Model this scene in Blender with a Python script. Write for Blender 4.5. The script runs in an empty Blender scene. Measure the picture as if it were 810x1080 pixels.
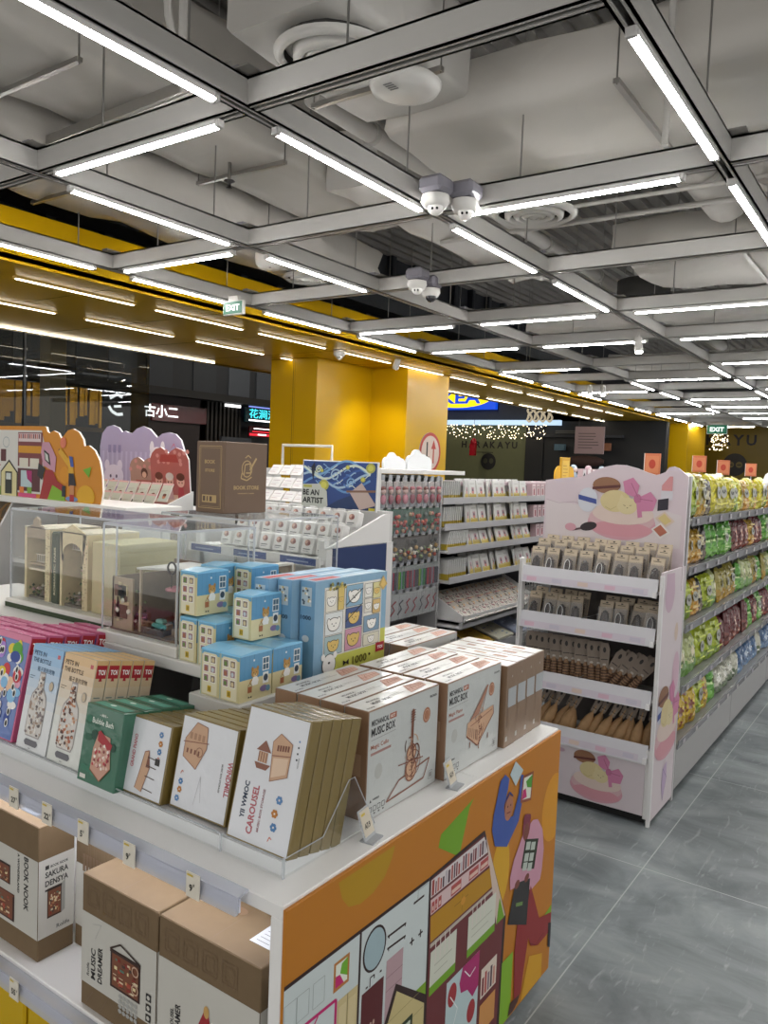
import bpy, math, random
from mathutils import Vector, Matrix
PI = math.pi
rnd = random.Random(7)
C = bpy.context.scene.collection

# ------------------------------------------------------------------ colours and materials
def lin(h):
    h = h.lstrip('#')
    if len(h) == 3: h = ''.join(q*2 for q in h)
    o = []
    for i in (0, 2, 4):
        c = int(h[i:i+2], 16) / 255.0
        o.append(c / 12.92 if c <= 0.04045 else ((c + 0.055) / 1.055) ** 2.4)
    return (o[0], o[1], o[2], 1.0)
def mixc(a, b, t):
    A, B = lin(a), lin(b)
    return tuple(A[i] * (1 - t) + B[i] * t for i in range(3)) + (1.0,)

MATS = {}
def newmat(name):
    m = bpy.data.materials.new(name); m.use_nodes = True
    nt = m.node_tree
    b = nt.nodes.get('Principled BSDF')
    MATS[name] = m
    return m, nt, b
def finish(name, rough, metallic=0.0, coat=0.0, bump=0.0, bscale=30.0, vary=0.06, vscale=9.0, spec=0.5):
    m, nt, b = newmat(name)
    a = nt.nodes.new('ShaderNodeVertexColor'); a.layer_name = 'Col'
    tc = nt.nodes.new('ShaderNodeTexCoord')
    n = nt.nodes.new('ShaderNodeTexNoise'); n.inputs['Scale'].default_value = vscale; n.inputs['Detail'].default_value = 4
    nt.links.new(tc.outputs['Object'], n.inputs['Vector'])
    hs = nt.nodes.new('ShaderNodeHueSaturation')
    mr = nt.nodes.new('ShaderNodeMapRange'); mr.inputs['To Min'].default_value = 1 - vary; mr.inputs['To Max'].default_value = 1 + vary
    nt.links.new(n.outputs['Fac'], mr.inputs['Value']); nt.links.new(mr.outputs['Result'], hs.inputs['Value'])
    nt.links.new(a.outputs['Color'], hs.inputs['Color']); nt.links.new(hs.outputs['Color'], b.inputs['Base Color'])
    b.inputs['Roughness'].default_value = rough; b.inputs['Metallic'].default_value = metallic
    b.inputs['Coat Weight'].default_value = coat; b.inputs['Coat Roughness'].default_value = 0.12
    b.inputs['Specular IOR Level'].default_value = spec
    if bump:
        n2 = nt.nodes.new('ShaderNodeTexNoise'); n2.inputs['Scale'].default_value = bscale; n2.inputs['Detail'].default_value = 3
        n2.inputs['Distortion'].default_value = 0.6
        nt.links.new(tc.outputs['Object'], n2.inputs['Vector'])
        bp = nt.nodes.new('ShaderNodeBump'); bp.inputs['Strength'].default_value = bump; bp.inputs['Distance'].default_value = 0.02
        nt.links.new(n2.outputs['Fac'], bp.inputs['Height'])
        nt.links.new(bp.outputs['Normal'], b.inputs['Coat Normal'])
        nt.links.new(bp.outputs['Normal'], b.inputs['Normal'])
    return m
finish('matte', 0.75)
finish('print', 0.5, vary=0.03)
finish('gloss', 0.25, vary=0.02)
finish('satin_white', 0.35, vary=0.02)
finish('wrapped', 0.38, coat=0.7, bump=0.12, bscale=14)
finish('foil', 0.3, coat=0.6, bump=0.5, bscale=22, vary=0.25, vscale=28)
finish('metal', 0.35, metallic=0.85)
finish('card', 0.8, vary=0.09, vscale=30)
finish('duct_wrap', 0.55, bump=0.9, bscale=1.7, vary=0.12, vscale=1.3)
finish('wood', 0.6, vary=0.15, vscale=40)
finish('yellow_panel', 0.3, vary=0.03, vscale=1.5, spec=0.22)
finish('stone_dark', 0.6, vary=0.2, vscale=2)

def emis(name, col, s):
    m, nt, b = newmat(name)
    b.inputs['Base Color'].default_value = tuple(c*0.35 for c in lin(col)[:3]) + (1,)
    b.inputs['Emission Color'].default_value = lin(col); b.inputs['Emission Strength'].default_value = s
    return m
emis('tube_glow', '#fbfaf8', 21.0)
emis('soffit_glow', '#fff2d8', 3.2)
emis('strip_glow', '#f2f4ff', 6.5)
emis('spot_glow', '#fff6e8', 12.0)
emis('sign_white', '#ffffff', 0.7)
emis('sign_cyan', '#38c8d8', 0.55)
emis('sign_red', '#d02030', 0.35)
emis('sign_blue', '#0b45c8', 0.32)
emis('sign_yellow', '#ffd810', 0.4)
emis('sign_violet', '#8090e0', 0.35)
emis('exit_green', '#0a6a4c', 0.16)
emis('exit_white', '#f2fff8', 0.35)
emis('fairy_glow', '#ffe6b8', 2.2)
emis('shop_glow', '#c08420', 0.22)
emis('chandelier_glow', '#e8d8b8', 0.12)
emis('cool_strip', '#b8d4f0', 0.30)
def clear(name, tint, gl=0.10, rough=0.02, opac=0.0):
    m = bpy.data.materials.new(name); m.use_nodes = True; nt = m.node_tree
    nt.nodes.clear()
    out = nt.nodes.new('ShaderNodeOutputMaterial')
    t = nt.nodes.new('ShaderNodeBsdfTransparent'); t.inputs['Color'].default_value = lin(tint)
    g = nt.nodes.new('ShaderNodeBsdfGlossy'); g.inputs['Roughness'].default_value = rough
    fr = nt.nodes.new('ShaderNodeLayerWeight'); fr.inputs['Blend'].default_value = 0.5
    pw = nt.nodes.new('ShaderNodeMath'); pw.operation = 'POWER'; pw.inputs[1].default_value = 4.0
    ml = nt.nodes.new('ShaderNodeMath'); ml.operation = 'MULTIPLY_ADD'; ml.inputs[1].default_value = 0.6; ml.inputs[2].default_value = 0.035
    nt.links.new(fr.outputs['Facing'], pw.inputs[0]); nt.links.new(pw.outputs[0], ml.inputs[0])
    mx = nt.nodes.new('ShaderNodeMixShader')
    nt.links.new(ml.outputs[0], mx.inputs[0]); nt.links.new(t.outputs[0], mx.inputs[1]); nt.links.new(g.outputs[0], mx.inputs[2])
    last = mx
    if opac:
        d = nt.nodes.new('ShaderNodeBsdfDiffuse'); d.inputs['Color'].default_value = (0.8, 0.82, 0.85, 1)
        m2 = nt.nodes.new('ShaderNodeMixShader'); m2.inputs[0].default_value = opac
        nt.links.new(mx.outputs[0], m2.inputs[1]); nt.links.new(d.outputs[0], m2.inputs[2]); last = m2
    nt.links.new(last.outputs[0], out.inputs['Surface'])
    MATS[name] = m
clear('acrylic', '#fdfefe')
clear('acrylic_edge', '#e8ecee', opac=0.45, rough=0.35)
clear('rail_plastic', '#e9ecf4', opac=0.35, rough=0.12)
clear('shop_glass', '#c4c8c8', rough=0.0)
clear('film', '#fcfcfc', opac=0.04, rough=0.15)

def floor_material():
    m, nt, b = newmat('slate_tiles')
    g = nt.nodes.new('ShaderNodeNewGeometry'); sx = nt.nodes.new('ShaderNodeSeparateXYZ')
    nt.links.new(g.outputs['Position'], sx.inputs[0])
    def M(op, a, bb=None):
        n = nt.nodes.new('ShaderNodeMath'); n.operation = op
        for i, v in enumerate((a, bb)):
            if v is None: continue
            if isinstance(v, (int, float)): n.inputs[i].default_value = v
            else: nt.links.new(v, n.inputs[i])
        return n.outputs[0]
    def joint(src, off, size, w):
        f = M('FRACT', M('DIVIDE', M('ADD', src, off), size))
        return M('MAXIMUM', M('LESS_THAN', f, w / size), M('GREATER_THAN', f, 1 - w / size))
    jx = joint(sx.outputs['X'], -3.2 + 12, 1.2, 0.0022)
    jy = joint(sx.outputs['Y'], -0.862 + 12, 0.6, 0.0022)
    j = M('MAXIMUM', jx, jy)
    cx = M('FLOOR', M('DIVIDE', M('ADD', sx.outputs['X'], 8.8), 1.2)); cy = M('FLOOR', M('DIVIDE', M('ADD', sx.outputs['Y'], 11.138), 0.6))
    cb = nt.nodes.new('ShaderNodeCombineXYZ'); nt.links.new(cx, cb.inputs[0]); nt.links.new(cy, cb.inputs[1])
    wn = nt.nodes.new('ShaderNodeTexWhiteNoise'); nt.links.new(cb.outputs[0], wn.inputs['Vector'])
    mp = nt.nodes.new('ShaderNodeMapping'); mp.inputs['Scale'].default_value = (1.6, 0.8, 1); mp.inputs['Rotation'].default_value = (0, 0, 0.35)
    nt.links.new(g.outputs['Position'], mp.inputs['Vector'])
    n1 = nt.nodes.new('ShaderNodeTexNoise'); n1.inputs['Scale'].default_value = 2.6; n1.inputs['Detail'].default_value = 9; n1.inputs['Distortion'].default_value = 0.9; n1.inputs['Roughness'].default_value = 0.62
    nt.links.new(mp.outputs[0], n1.inputs['Vector'])
    cr = nt.nodes.new('ShaderNodeValToRGB'); cr.color_ramp.elements[0].position = 0.3; cr.color_ramp.elements[0].color = lin('#565c5f')
    cr.color_ramp.elements[1].position = 0.72; cr.color_ramp.elements[1].color = lin('#8b9192')
    nt.links.new(n1.outputs['Fac'], cr.inputs['Fac'])
    mp2 = nt.nodes.new('ShaderNodeMapping'); mp2.inputs['Scale'].default_value = (5, 26, 1); mp2.inputs['Rotation'].default_value = (0, 0, 0.5)
    nt.links.new(g.outputs['Position'], mp2.inputs['Vector'])
    n3 = nt.nodes.new('ShaderNodeTexNoise'); n3.inputs['Scale'].default_value = 1.2; n3.inputs['Detail'].default_value = 8; n3.inputs['Distortion'].default_value = 1.5
    nt.links.new(mp2.outputs[0], n3.inputs['Vector'])
    sc = M('MULTIPLY', M('MAXIMUM', M('SUBTRACT', n3.outputs['Fac'], 0.6), 0.0), 2.4)
    mx0 = nt.nodes.new('ShaderNodeMix'); mx0.data_type = 'RGBA'; mx0.inputs[7].default_value = lin('#b4b8b8')
    nt.links.new(sc, mx0.inputs[0]); nt.links.new(cr.outputs['Color'], mx0.inputs[6])
    hs = nt.nodes.new('ShaderNodeHueSaturation'); nt.links.new(mx0.outputs[2], hs.inputs['Color'])
    nt.links.new(M('ADD', M('MULTIPLY', wn.outputs['Value'], 0.14), 0.93), hs.inputs['Value'])
    mx = nt.nodes.new('ShaderNodeMix'); mx.data_type = 'RGBA'; mx.inputs[7].default_value = lin('#a5a8a6')
    nt.links.new(j, mx.inputs[0]); nt.links.new(hs.outputs['Color'], mx.inputs[6])
    nt.links.new(mx.outputs[2], b.inputs['Base Color'])
    b.inputs['Roughness'].default_value = 0.42; b.inputs['Specular IOR Level'].default_value = 0.35
    bp = nt.nodes.new('ShaderNodeBump'); bp.inputs['Strength'].default_value = 0.08
    nt.links.new(n3.outputs['Fac'], bp.inputs['Height']); nt.links.new(bp.outputs['Normal'], b.inputs['Normal'])
floor_material()

# ------------------------------------------------------------------ text cache
_TXT = {}
def text_shape(s):
    if s in _TXT: return _TXT[s]
    cu = bpy.data.curves.new('lettering', 'FONT'); cu.body = s; cu.size = 1.0; cu.resolution_u = 2; cu.fill_mode = 'FRONT'; cu.offset = 0.03 if s.isupper() or s.isdigit() else 0.014
    ob = bpy.data.objects.new('lettering', cu); C.objects.link(ob)
    dg = bpy.context.evaluated_depsgraph_get(); dg.update()
    me = ob.evaluated_get(dg).to_mesh()
    vs = [(v.co.x, v.co.y) for v in me.vertices]; fs = [tuple(p.vertices) for p in me.polygons]
    ob.evaluated_get(dg).to_mesh_clear()
    bpy.data.objects.remove(ob); bpy.data.curves.remove(cu)
    if vs:
        x0 = min(v[0] for v in vs); x1 = max(v[0] for v in vs); y0 = min(v[1] for v in vs); y1 = max(v[1] for v in vs)
        h = max(y1 - y0, 1e-6)
        vs = [((x - x0) / h, (y - y0) / h) for x, y in vs]; w = (x1 - x0) / h
    else: w = 0
    _TXT[s] = (vs, fs, w)
    return _TXT[s]

# ------------------------------------------------------------------ mesh collector
class MB:
    def __init__(s): s.v = []; s.f = []; s.c = []; s.m = []; s.sm = []
    def add(s, vs, fs, c='#ffffff', m='matte', smooth=False):
        o = len(s.v); s.v += [tuple(v) for v in vs]
        c = lin(c) if isinstance(c, str) else c
        for f in fs: s.f.append(tuple(i + o for i in f)); s.c.append(c); s.m.append(m); s.sm.append(smooth)
    def convex(s, vs, fs, c, m, smooth=False):
        ce = Vector((0, 0, 0))
        for v in vs: ce += Vector(v)
        ce /= len(vs); out = []
        for f in fs:
            p = [Vector(vs[i]) for i in f]; fc = sum(p, Vector()) / len(p)
            n = Vector()
            for i in range(len(p)): n += p[i].cross(p[(i + 1) % len(p)])
            out.append(tuple(f) if n.dot(fc - ce) >= 0 else tuple(reversed(f)))
        s.add(vs, out, c, m, smooth)
    def box(s, a, b, c='#ffffff', m='matte', bev=0.0, M=None, faces=None):
        x0, x1 = sorted((a[0], b[0])); y0, y1 = sorted((a[1], b[1])); z0, z1 = sorted((a[2], b[2]))
        T = (lambda p: M @ Vector(p)) if M else (lambda p: Vector(p))
        bev = min(bev, (x1-x0)*.45, (y1-y0)*.45, (z1-z0)*.45)
        if bev <= 0:
            vs = [T(p) for p in ((x0,y0,z0),(x1,y0,z0),(x1,y1,z0),(x0,y1,z0),(x0,y0,z1),(x1,y0,z1),(x1,y1,z1),(x0,y1,z1))]
            s.convex(vs, [(0,3,2,1),(4,5,6,7),(0,1,5,4),(1,2,6,5),(2,3,7,6),(3,0,4,7)], c, m); return
        vs = []; idx = {}
        for ix, x in enumerate((x0, x1)):
            for iy, y in enumerate((y0, y1)):
                for iz, z in enumerate((z0, z1)):
                    sx = bev if ix == 0 else -bev; sy = bev if iy == 0 else -bev; sz = bev if iz == 0 else -bev
                    idx[(ix,iy,iz,0)] = len(vs); vs.append(T((x, y+sy, z+sz)))
                    idx[(ix,iy,iz,1)] = len(vs); vs.append(T((x+sx, y, z+sz)))
                    idx[(ix,iy,iz,2)] = len(vs); vs.append(T((x+sx, y+sy, z)))
        F = []
        for i in (0, 1):
            F.append([idx[(i,0,0,0)], idx[(i,1,0,0)], idx[(i,1,1,0)], idx[(i,0,1,0)]])
            F.append([idx[(0,i,0,1)], idx[(1,i,0,1)], idx[(1,i,1,1)], idx[(0,i,1,1)]])
            F.append([idx[(0,0,i,2)], idx[(1,0,i,2)], idx[(1,1,i,2)], idx[(0,1,i,2)]])
            for j in (0, 1):
                F.append([idx[(i,j,0,0)], idx[(i,j,1,0)], idx[(i,j,1,1)], idx[(i,j,0,1)]])
                F.append([idx[(i,0,j,0)], idx[(i,1,j,0)], idx[(i,1,j,2)], idx[(i,0,j,2)]])
                F.append([idx[(0,i,j,1)], idx[(1,i,j,1)], idx[(1,i,j,2)], idx[(0,i,j,2)]])
                for k in (0, 1): F.append([idx[(i,j,k,0)], idx[(i,j,k,1)], idx[(i,j,k,2)]])
        s.convex(vs, F, c, m)
    def prism(s, pts, d, c, m='matte', M=None, side=None):   # pts: 3D outline (planar), d: Vector extrusion
        T = (lambda p: M @ Vector(p)) if M else (lambda p: Vector(p))
        p = [Vector(q) for q in pts]; d = Vector(d); n = len(p)
        nn = Vector()
        for i in range(n): nn += p[i].cross(p[(i+1) % n])
        if nn.dot(d) > 0: p.reverse()
        vs = [T(q) for q in p] + [T(q + d) for q in p]
        s.add(vs, [tuple(range(n)), tuple(range(2*n-1, n-1, -1))], c, m)
        s.add(vs, [(i, i+n, (i+1) % n + n, (i+1) % n) for i in range(n)], side or c, m)
    def tube(s, path, r, c, m='matte', n=8, close=False, caps=True):
        P = [Vector(p) for p in path]; rings = []
        L = len(P); up = None
        for i, p in enumerate(P):
            if close: t = (P[(i+1) % L] - P[i-1]).normalized()
            else: t = (P[min(i+1, L-1)] - P[max(i-1, 0)]).normalized()
            if up is None:
                up = Vector((0, 0, 1)) if abs(t.z) < 0.9 else Vector((1, 0, 0))
            a = t.cross(up).normalized(); b = a.cross(t).normalized(); up = b
            rr = r[i] if isinstance(r, (list, tuple)) else r
            rings.append([p + a * math.cos(2*PI*k/n) * rr + b * math.sin(2*PI*k/n) * rr for k in range(n)])
        vs = [q for R in rings for q in R]; fs = []
        for i in range(L if close else L-1):
            j = (i+1) % L
            for k in range(n):
                k2 = (k+1) % n; fs.append((i*n+k, i*n+k2, j*n+k2, j*n+k))
        s.add(vs, fs, c, m, True)
        if caps and not close:
            s.add(rings[0], [tuple(range(n-1, -1, -1))], c, m); s.add(rings[-1], [tuple(range(n))], c, m)
    def lathe(s, prof, o, c, m='matte', n=20, M=None):       # prof: (r,z) ; o: origin
        vs = []; fs = []
        T = (lambda p: M @ Vector(p)) if M else (lambda p: Vector(p))
        for r, z in prof:
            for k in range(n): vs.append(T((o[0] + r*math.cos(2*PI*k/n), o[1] + r*math.sin(2*PI*k/n), o[2] + z)))
        for i in range(len(prof)-1):
            for k in range(n):
                k2 = (k+1) % n; fs.append((i*n+k, i*n+k2, (i+1)*n+k2, (i+1)*n+k))
        s.add(vs, fs, c, m, True)
    def ball(s, o, r, c, m='matte', n=10, M=None):
        if not isinstance(r, (tuple, list)): r = (r, r, r)
        vs = []; fs = []; R = n // 2 + 1
        T = (lambda p: M @ Vector(p)) if M else (lambda p: Vector(p))
        for i in range(R):
            a = -PI/2 + PI*i/(R-1)
            for k in range(n): vs.append(T((o[0] + r[0]*math.cos(a)*math.cos(2*PI*k/n), o[1] + r[1]*math.cos(a)*math.sin(2*PI*k/n), o[2] + r[2]*math.sin(a))))
        for i in range(R-1):
            for k in range(n):
                k2 = (k+1) % n; fs.append((i*n+k, i*n+k2, (i+1)*n+k2, (i+1)*n+k))
        s.add(vs, fs, c, m, True)
    def build(s, name, parent=None, loc=None, rot=None):
        me = bpy.data.meshes.new(name); me.from_pydata(s.v, [], s.f)
        names = []
        for m in s.m:
            if m not in names: names.append(m)
        for m in names: me.materials.append(MATS[m])
        ix = {m: i for i, m in enumerate(names)}
        me.polygons.foreach_set('material_index', [ix[m] for m in s.m])
        me.polygons.foreach_set('use_smooth', s.sm)
        at = me.color_attributes.new('Col', 'FLOAT_COLOR', 'CORNER')
        buf = []
        for f, c in zip(s.f, s.c): buf += list(c) * len(f)
        at.data.foreach_set('color', buf)
        me.update()
        o = bpy.data.objects.new(name, me); C.objects.link(o)
        if parent: o.parent = parent
        if loc is not None: o.location = loc
        if rot is not None: o.rotation_euler = rot
        return o

class Art:
    """flat print on a face: o = lower-left corner seen from outside, u right, v up"""
    def __init__(s, mb, o, u, v, m='print', lift=0.0006, step=0.00025):
        s.mb = mb; s.o = Vector(o); s.u = Vector(u).normalized(); s.v = Vector(v).normalized(); s.n = s.u.cross(s.v)
        s.m = m; s.base = lift; s.step = step; s.l = 0; s.k = 0
    def L(s, l): s.l = l; return s
    def P(s, x, y): return s.o + s.u*x + s.v*y + s.n*(s.base + s.step*s.l + 4e-6*s.k)
    def poly(s, pts, c, m=None):
        a = sum(pts[i][0]*pts[(i+1) % len(pts)][1] - pts[(i+1) % len(pts)][0]*pts[i][1] for i in range(len(pts)))
        if a < 0: pts = list(reversed(pts))
        s.k += 1; s.mb.add([s.P(*p) for p in pts], [tuple(range(len(pts)))], c, m or s.m); return s
    def rect(s, x, y, w, h, c, m=None): return s.poly([(x,y),(x+w,y),(x+w,y+h),(x,y+h)], c, m)
    def ell(s, cx, cy, rx, ry, c, n=18, m=None, rot=0):
        q = []
        for k in range(n):
            a = 2*PI*k/n; x = rx*math.cos(a); y = ry*math.sin(a)
            q.append((cx + x*math.cos(rot) - y*math.sin(rot), cy + x*math.sin(rot) + y*math.cos(rot)))
        return s.poly(q, c, m)
    def line(s, pts, w, c, m=None):
        for a, b in zip(pts, pts[1:]):
            dx, dy = b[0]-a[0], b[1]-a[1]; l = math.hypot(dx, dy) or 1e-6; nx, ny = -dy/l*w/2, dx/l*w/2
            s.poly([(a[0]+nx,a[1]+ny),(a[0]-nx,a[1]-ny),(b[0]-nx,b[1]-ny),(b[0]+nx,b[1]+ny)], c, m)
        return s
    def ring(s, cx, cy, rx, ry, w, c, n=20):
        s.line([(cx + rx*math.cos(2*PI*k/n), cy + ry*math.sin(2*PI*k/n)) for k in range(n+1)], w, c); return s
    def frame(s, x, y, w, h, t, c): return s.line([(x,y),(x+w,y),(x+w,y+h),(x,y+h),(x,y)], t, c)
    def text(s, t, x, y, h, c, w=None, rot=0, m=None):   # lower-left at (x,y), total glyph height h; w squeezes to width
        vs, fs, tw = text_shape(t)
        if not vs: return s
        kx = h if w is None else w / tw
        cr, sr = math.cos(rot), math.sin(rot)
        s.k += 1; pts = [s.P(x + a*kx*cr - b*h*sr, y + a*kx*sr + b*h*cr) for a, b in vs]
        s.mb.add(pts, fs, c, m or s.m); return s
    def scribble(s, x, y, w, h, c, n, t=0.0015, seed=1):   # small print as thin bars
        r = random.Random(seed)
        for k in range(n):
            s.rect(x, y + h*k/n, w*(0.6+0.4*r.random()), t, c)
        return s

def tag(o, label, cat, group=None, kind=None):
    o['label'] = label; o['category'] = cat
    if group: o['group'] = group
    if kind: o['kind'] = kind
    return o
def thing(name, label, cat, loc=(0,0,0), rz=0, group=None):
    o = bpy.data.objects.new(name, None); C.objects.link(o); o.location = loc; o.rotation_euler = (0, 0, rz)
    o.empty_display_size = 0.1
    return tag(o, label, cat, group)
def struct(name, mb):
    o = mb.build(name); o['kind'] = 'structure'; return o
def clone(root, loc, label=None, group=None, rot=None, name=None):
    r = root.copy(); C.objects.link(r); r.location = loc
    if name: r.name = name
    if rot is not None: r.rotation_euler = rot
    if label: r['label'] = label
    if group: r['group'] = group
    for ch in list(root.children):
        c = ch.copy(); C.objects.link(c); c.parent = r
        for g in list(ch.children):
            d = g.copy(); C.objects.link(d); d.parent = c
    return r
ORD = ['first','second','third','fourth','fifth','sixth','seventh','eighth','ninth','tenth','eleventh','twelfth','thirteenth','fourteenth','fifteenth','sixteenth','seventeenth','eighteenth','nineteenth','twentieth']
def nth(i): return ORD[i] if i < 20 else 'far'
X, Y, Z = (1,0,0), (0,1,0), (0,0,1)
nX, nY = (-1,0,0), (0,-1,0)

# ================================================================== SETTING
mb = MB(); mb.add([(-3,-7,0),(34,-7,0),(34,16,0),(-3,16,0)], [(0,1,2,3)], '#777777', 'slate_tiles'); struct('floor', mb)
def deck():
    mb = MB(); y = -7.0; vs = []; fs = []; prof = []
    while y < 16:
        prof += [(y, 4.75), (y+0.11, 4.75), (y+0.125, 4.69), (y+0.185, 4.69)]; y += 0.2
    for (yy, zz) in prof: vs += [(-3, yy, zz), (34, yy, zz)]
    for i in range(len(prof)-1): fs.append((2*i, 2*i+2, 2*i+3, 2*i+1))
    mb.add(vs, fs, '#94918d', 'matte'); struct('ceiling', mb)
deck()
# yellow soffit running along the shop front, with its fascia
YEL = '#c49a06'
mb = MB()
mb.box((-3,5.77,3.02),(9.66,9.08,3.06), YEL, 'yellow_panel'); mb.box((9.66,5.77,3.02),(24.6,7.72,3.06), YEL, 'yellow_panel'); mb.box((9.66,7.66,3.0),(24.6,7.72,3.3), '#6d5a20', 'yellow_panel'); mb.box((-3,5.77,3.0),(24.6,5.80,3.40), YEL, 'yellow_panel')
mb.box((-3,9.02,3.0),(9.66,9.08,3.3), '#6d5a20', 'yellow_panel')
k = -3.0
while k < 24.6:                       # panel seams
    mb.box((k,5.80,3.0185),(k+0.004,9.0 if k < 9.6 else 7.6,3.0205), '#4a3a06', 'matte'); k += 1.22
struct('trim_soffit', mb)
mb = MB(); mb.box((-3,6.9,3.4),(24.6,7.0,4.7), '#25282e', 'matte')
k = -2.6
while k < 16:
    mb.box((k,6.80,3.4),(k+0.10,6.9,4.7), '#4b4f54', 'metal'); k += 0.62
mb.box((-3,6.45,3.75),(16,6.8,4.0), '#3f4347', 'duct_wrap'); mb.box((-3,6.2,3.3),(24.6,6.9,3.34),'#303338','matte')
struct('wall_upper', mb)
# yellow columns: the niche
def column(name, a, b):
    mb = MB(); mb.box(a, b, YEL, 'yellow_panel', bev=0.006)
    x = a[0] + 0.4
    return mb
mb = column('c', (8.38,7.0,0),(9.66,7.86,3.02)); mb.box((8.378,7.43,0),(8.381,7.436,3.0),'#5a4800'); mb.box((8.378,7.40,0),(8.381,7.403,3.0),'#8a6f06')
struct('wall_niche', mb)
mb = column('c', (9.66,6.36,0),(10.85,7.86,3.02)); struct('wall_pier', mb)
mb = column('c', (22.2,5.5,0),(24.2,6.95,3.02)); struct('wall_far_pier', mb)
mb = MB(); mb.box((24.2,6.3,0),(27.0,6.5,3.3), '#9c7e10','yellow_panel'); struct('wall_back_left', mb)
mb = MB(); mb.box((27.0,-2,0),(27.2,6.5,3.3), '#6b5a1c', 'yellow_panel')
mb.box((27.0,-2,3.3),(27.2,9,4.75), '#55565a', 'matte')
struct('wall_back', mb)
# sign lettering KAYU with a round logo on the back wall
mb = MB(); A = Art(mb, (27.0,6.12,2.45), nY, Z, lift=0.004, step=0.002)
A.text('K', 0.02, 0.18, 0.34, '#15120c').text('A', 0.42, 0.18, 0.34, '#15120c').text('Y', 0.82, 0.18, 0.34, '#15120c').text('U', 1.22, 0.18, 0.34, '#15120c')
A.scribble(0.02, 0.06, 0.7, 0.05, '#15120c', 1, 0.03)
o = mb.build('wall_lettering'); tag(o, 'large black KAYU lettering on the far mustard wall', 'sign')
mb = MB(); A = Art(mb, (27.0,5.45,1.72), nY, Z, lift=0.004, step=0.002)
A.ell(0.25,0.3,0.36,0.36,'#12100c',28).L(1).ell(0.13,0.3,0.10,0.10,'#5b4f22').ell(0.38,0.3,0.10,0.10,'#5b4f22').L(2).rect(0.07,0.28,0.12,0.03,'#12100c').rect(0.32,0.28,0.12,0.03,'#12100c')
o = mb.build('round_emblem'); tag(o, 'round black emblem under the KAYU lettering on the far wall', 'sign')

# shop-front glass with mullions (left)
def pane(n, x0, x1):
    mb = MB(); mb.box((x0+0.01,8.995,0.12),(x1-0.01,9.007,3.0), '#ffffff', 'shop_glass')
    mb.box((x0-0.012,8.98,0),(x0+0.012,9.02,3.0), '#3a3b3c', 'metal'); mb.box((x0,8.97,0),(x1,9.03,0.12), '#2a2b2c', 'metal')
    struct('window_%d' % n, mb)
xs = [1.7, 3.5, 5.33, 7.17]
for i in range(3): pane(i+1, xs[i], xs[i+1])
mb = MB(); mb.box((5.98,9.5,0),(6.22,9.74,3.3), '#b8a68a', 'matte', bev=0.01); mb.box((5.96,9.48,2.66),(6.24,9.76,2.74), '#1b1a19'); 
struct('wall_mall_column', mb)

# mall beyond: floor continues, dark ceiling and shop fronts
mb = MB(); mb.box((-3,15.9,0),(34,16,6.5), '#17181b', 'stone_dark'); struct('wall_mall_back', mb)
mb = MB()                                    # cladding over the shops across the mall (y=14)
mb.box((6,14.0,3.05),(21,14.15,6.2), '#23272e', 'matte')
r2 = random.Random(3); k = 6.0
while k < 21:
    w = r2.choice([0.35,0.5,0.7]); mb.box((k,13.97,3.08),(k+w,14.0,6.2), r2.choice(['#3a4049','#454b55','#1d2127','#2a2f37']), 'matte'); k += w + r2.choice([0.25,0.4,0.6])
mb.box((6,13.6,2.9),(21,14.0,3.06), '#101114', 'matte')
struct('wall_mall_cladding', mb)
mb = MB(); mb.box((11.2,14.0,0),(12.6,14.1,2.9), '#1c0f10','stone_dark'); mb.box((11.2,13.95,2.35),(12.75,14.0,2.72), '#4a1214','gloss')
for i in range(9): mb.box((12.8+i*0.13,13.98,0),(12.86+i*0.13,14.02,2.9), '#1a1512','wood')
mb.box((6,14.0,0),(11.2,14.1,2.9), '#151413','stone_dark'); mb.box((14.0,14.2,0),(21,14.3,2.9), '#15161a','stone_dark')
mb.box((13.2,13.9,1.2),(14.2,14.0,2.1), '#3a3d44','matte'); mb.box((14.2,13.9,0),(16,13.96,1.45), '#1c1d22','matte')
struct('wall_mall_shops', mb)
mb = MB()
r2 = random.Random(9)
for i in range(30):
    x = 6.3 + i*0.105; h = 0.5 + r2.random()*0.35
    mb.box((x,13.2,2.45-h+0.35),(x+0.05+0.08*r2.random(),13.24,2.8), '#d89e2a','metal')
o = mb.build('brass_screen'); tag(o, 'hanging brass slat screen inside the restaurant across the mall', 'screen')
mb = MB()
mb.box((5.6,13.4,2.0),(9.6,13.5,2.08), '#6b5220','wood'); mb.box((5.9,13.5,0.8),(6.9,13.52,1.9), '#c08420','shop_glow'); mb.box((7.4,13.5,0.8),(8.3,13.52,1.9), '#c08420','shop_glow')
mb.box((5.5,13.54,0),(9.6,13.6,2.0), '#120f0c','wood')
o = mb.build('restaurant_front'); tag(o, 'dark restaurant front with two warm lit windows across the mall', 'shop front')
mb = MB(); A = Art(mb, (10.95,13.9,2.42), X, Z, m='sign_white', lift=0.004)
A.text('古小二', 0, 0, 0.27, '#ffffff', w=0.92)
o = mb.build('lit_sign'); tag(o, 'glowing white Chinese characters on the dark shop front across the mall', 'sign')
mb = MB(); A = Art(mb, (10.05,13.88,2.40), X, Z, m='sign_white', lift=0.004)
A.line([(0.02,0.32),(0.2,0.42),(0.32,0.36)],0.06,'#ffffff').line([(0.0,0.16),(0.07,0.06),(0.2,0.0),(0.34,0.02)],0.06,'#ffffff').line([(0.12,0.16),(0.3,0.18)],0.05,'#ffffff')
o = mb.build('lit_emblem'); tag(o, 'glowing white curved emblem left of the Chinese characters', 'sign')
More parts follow.
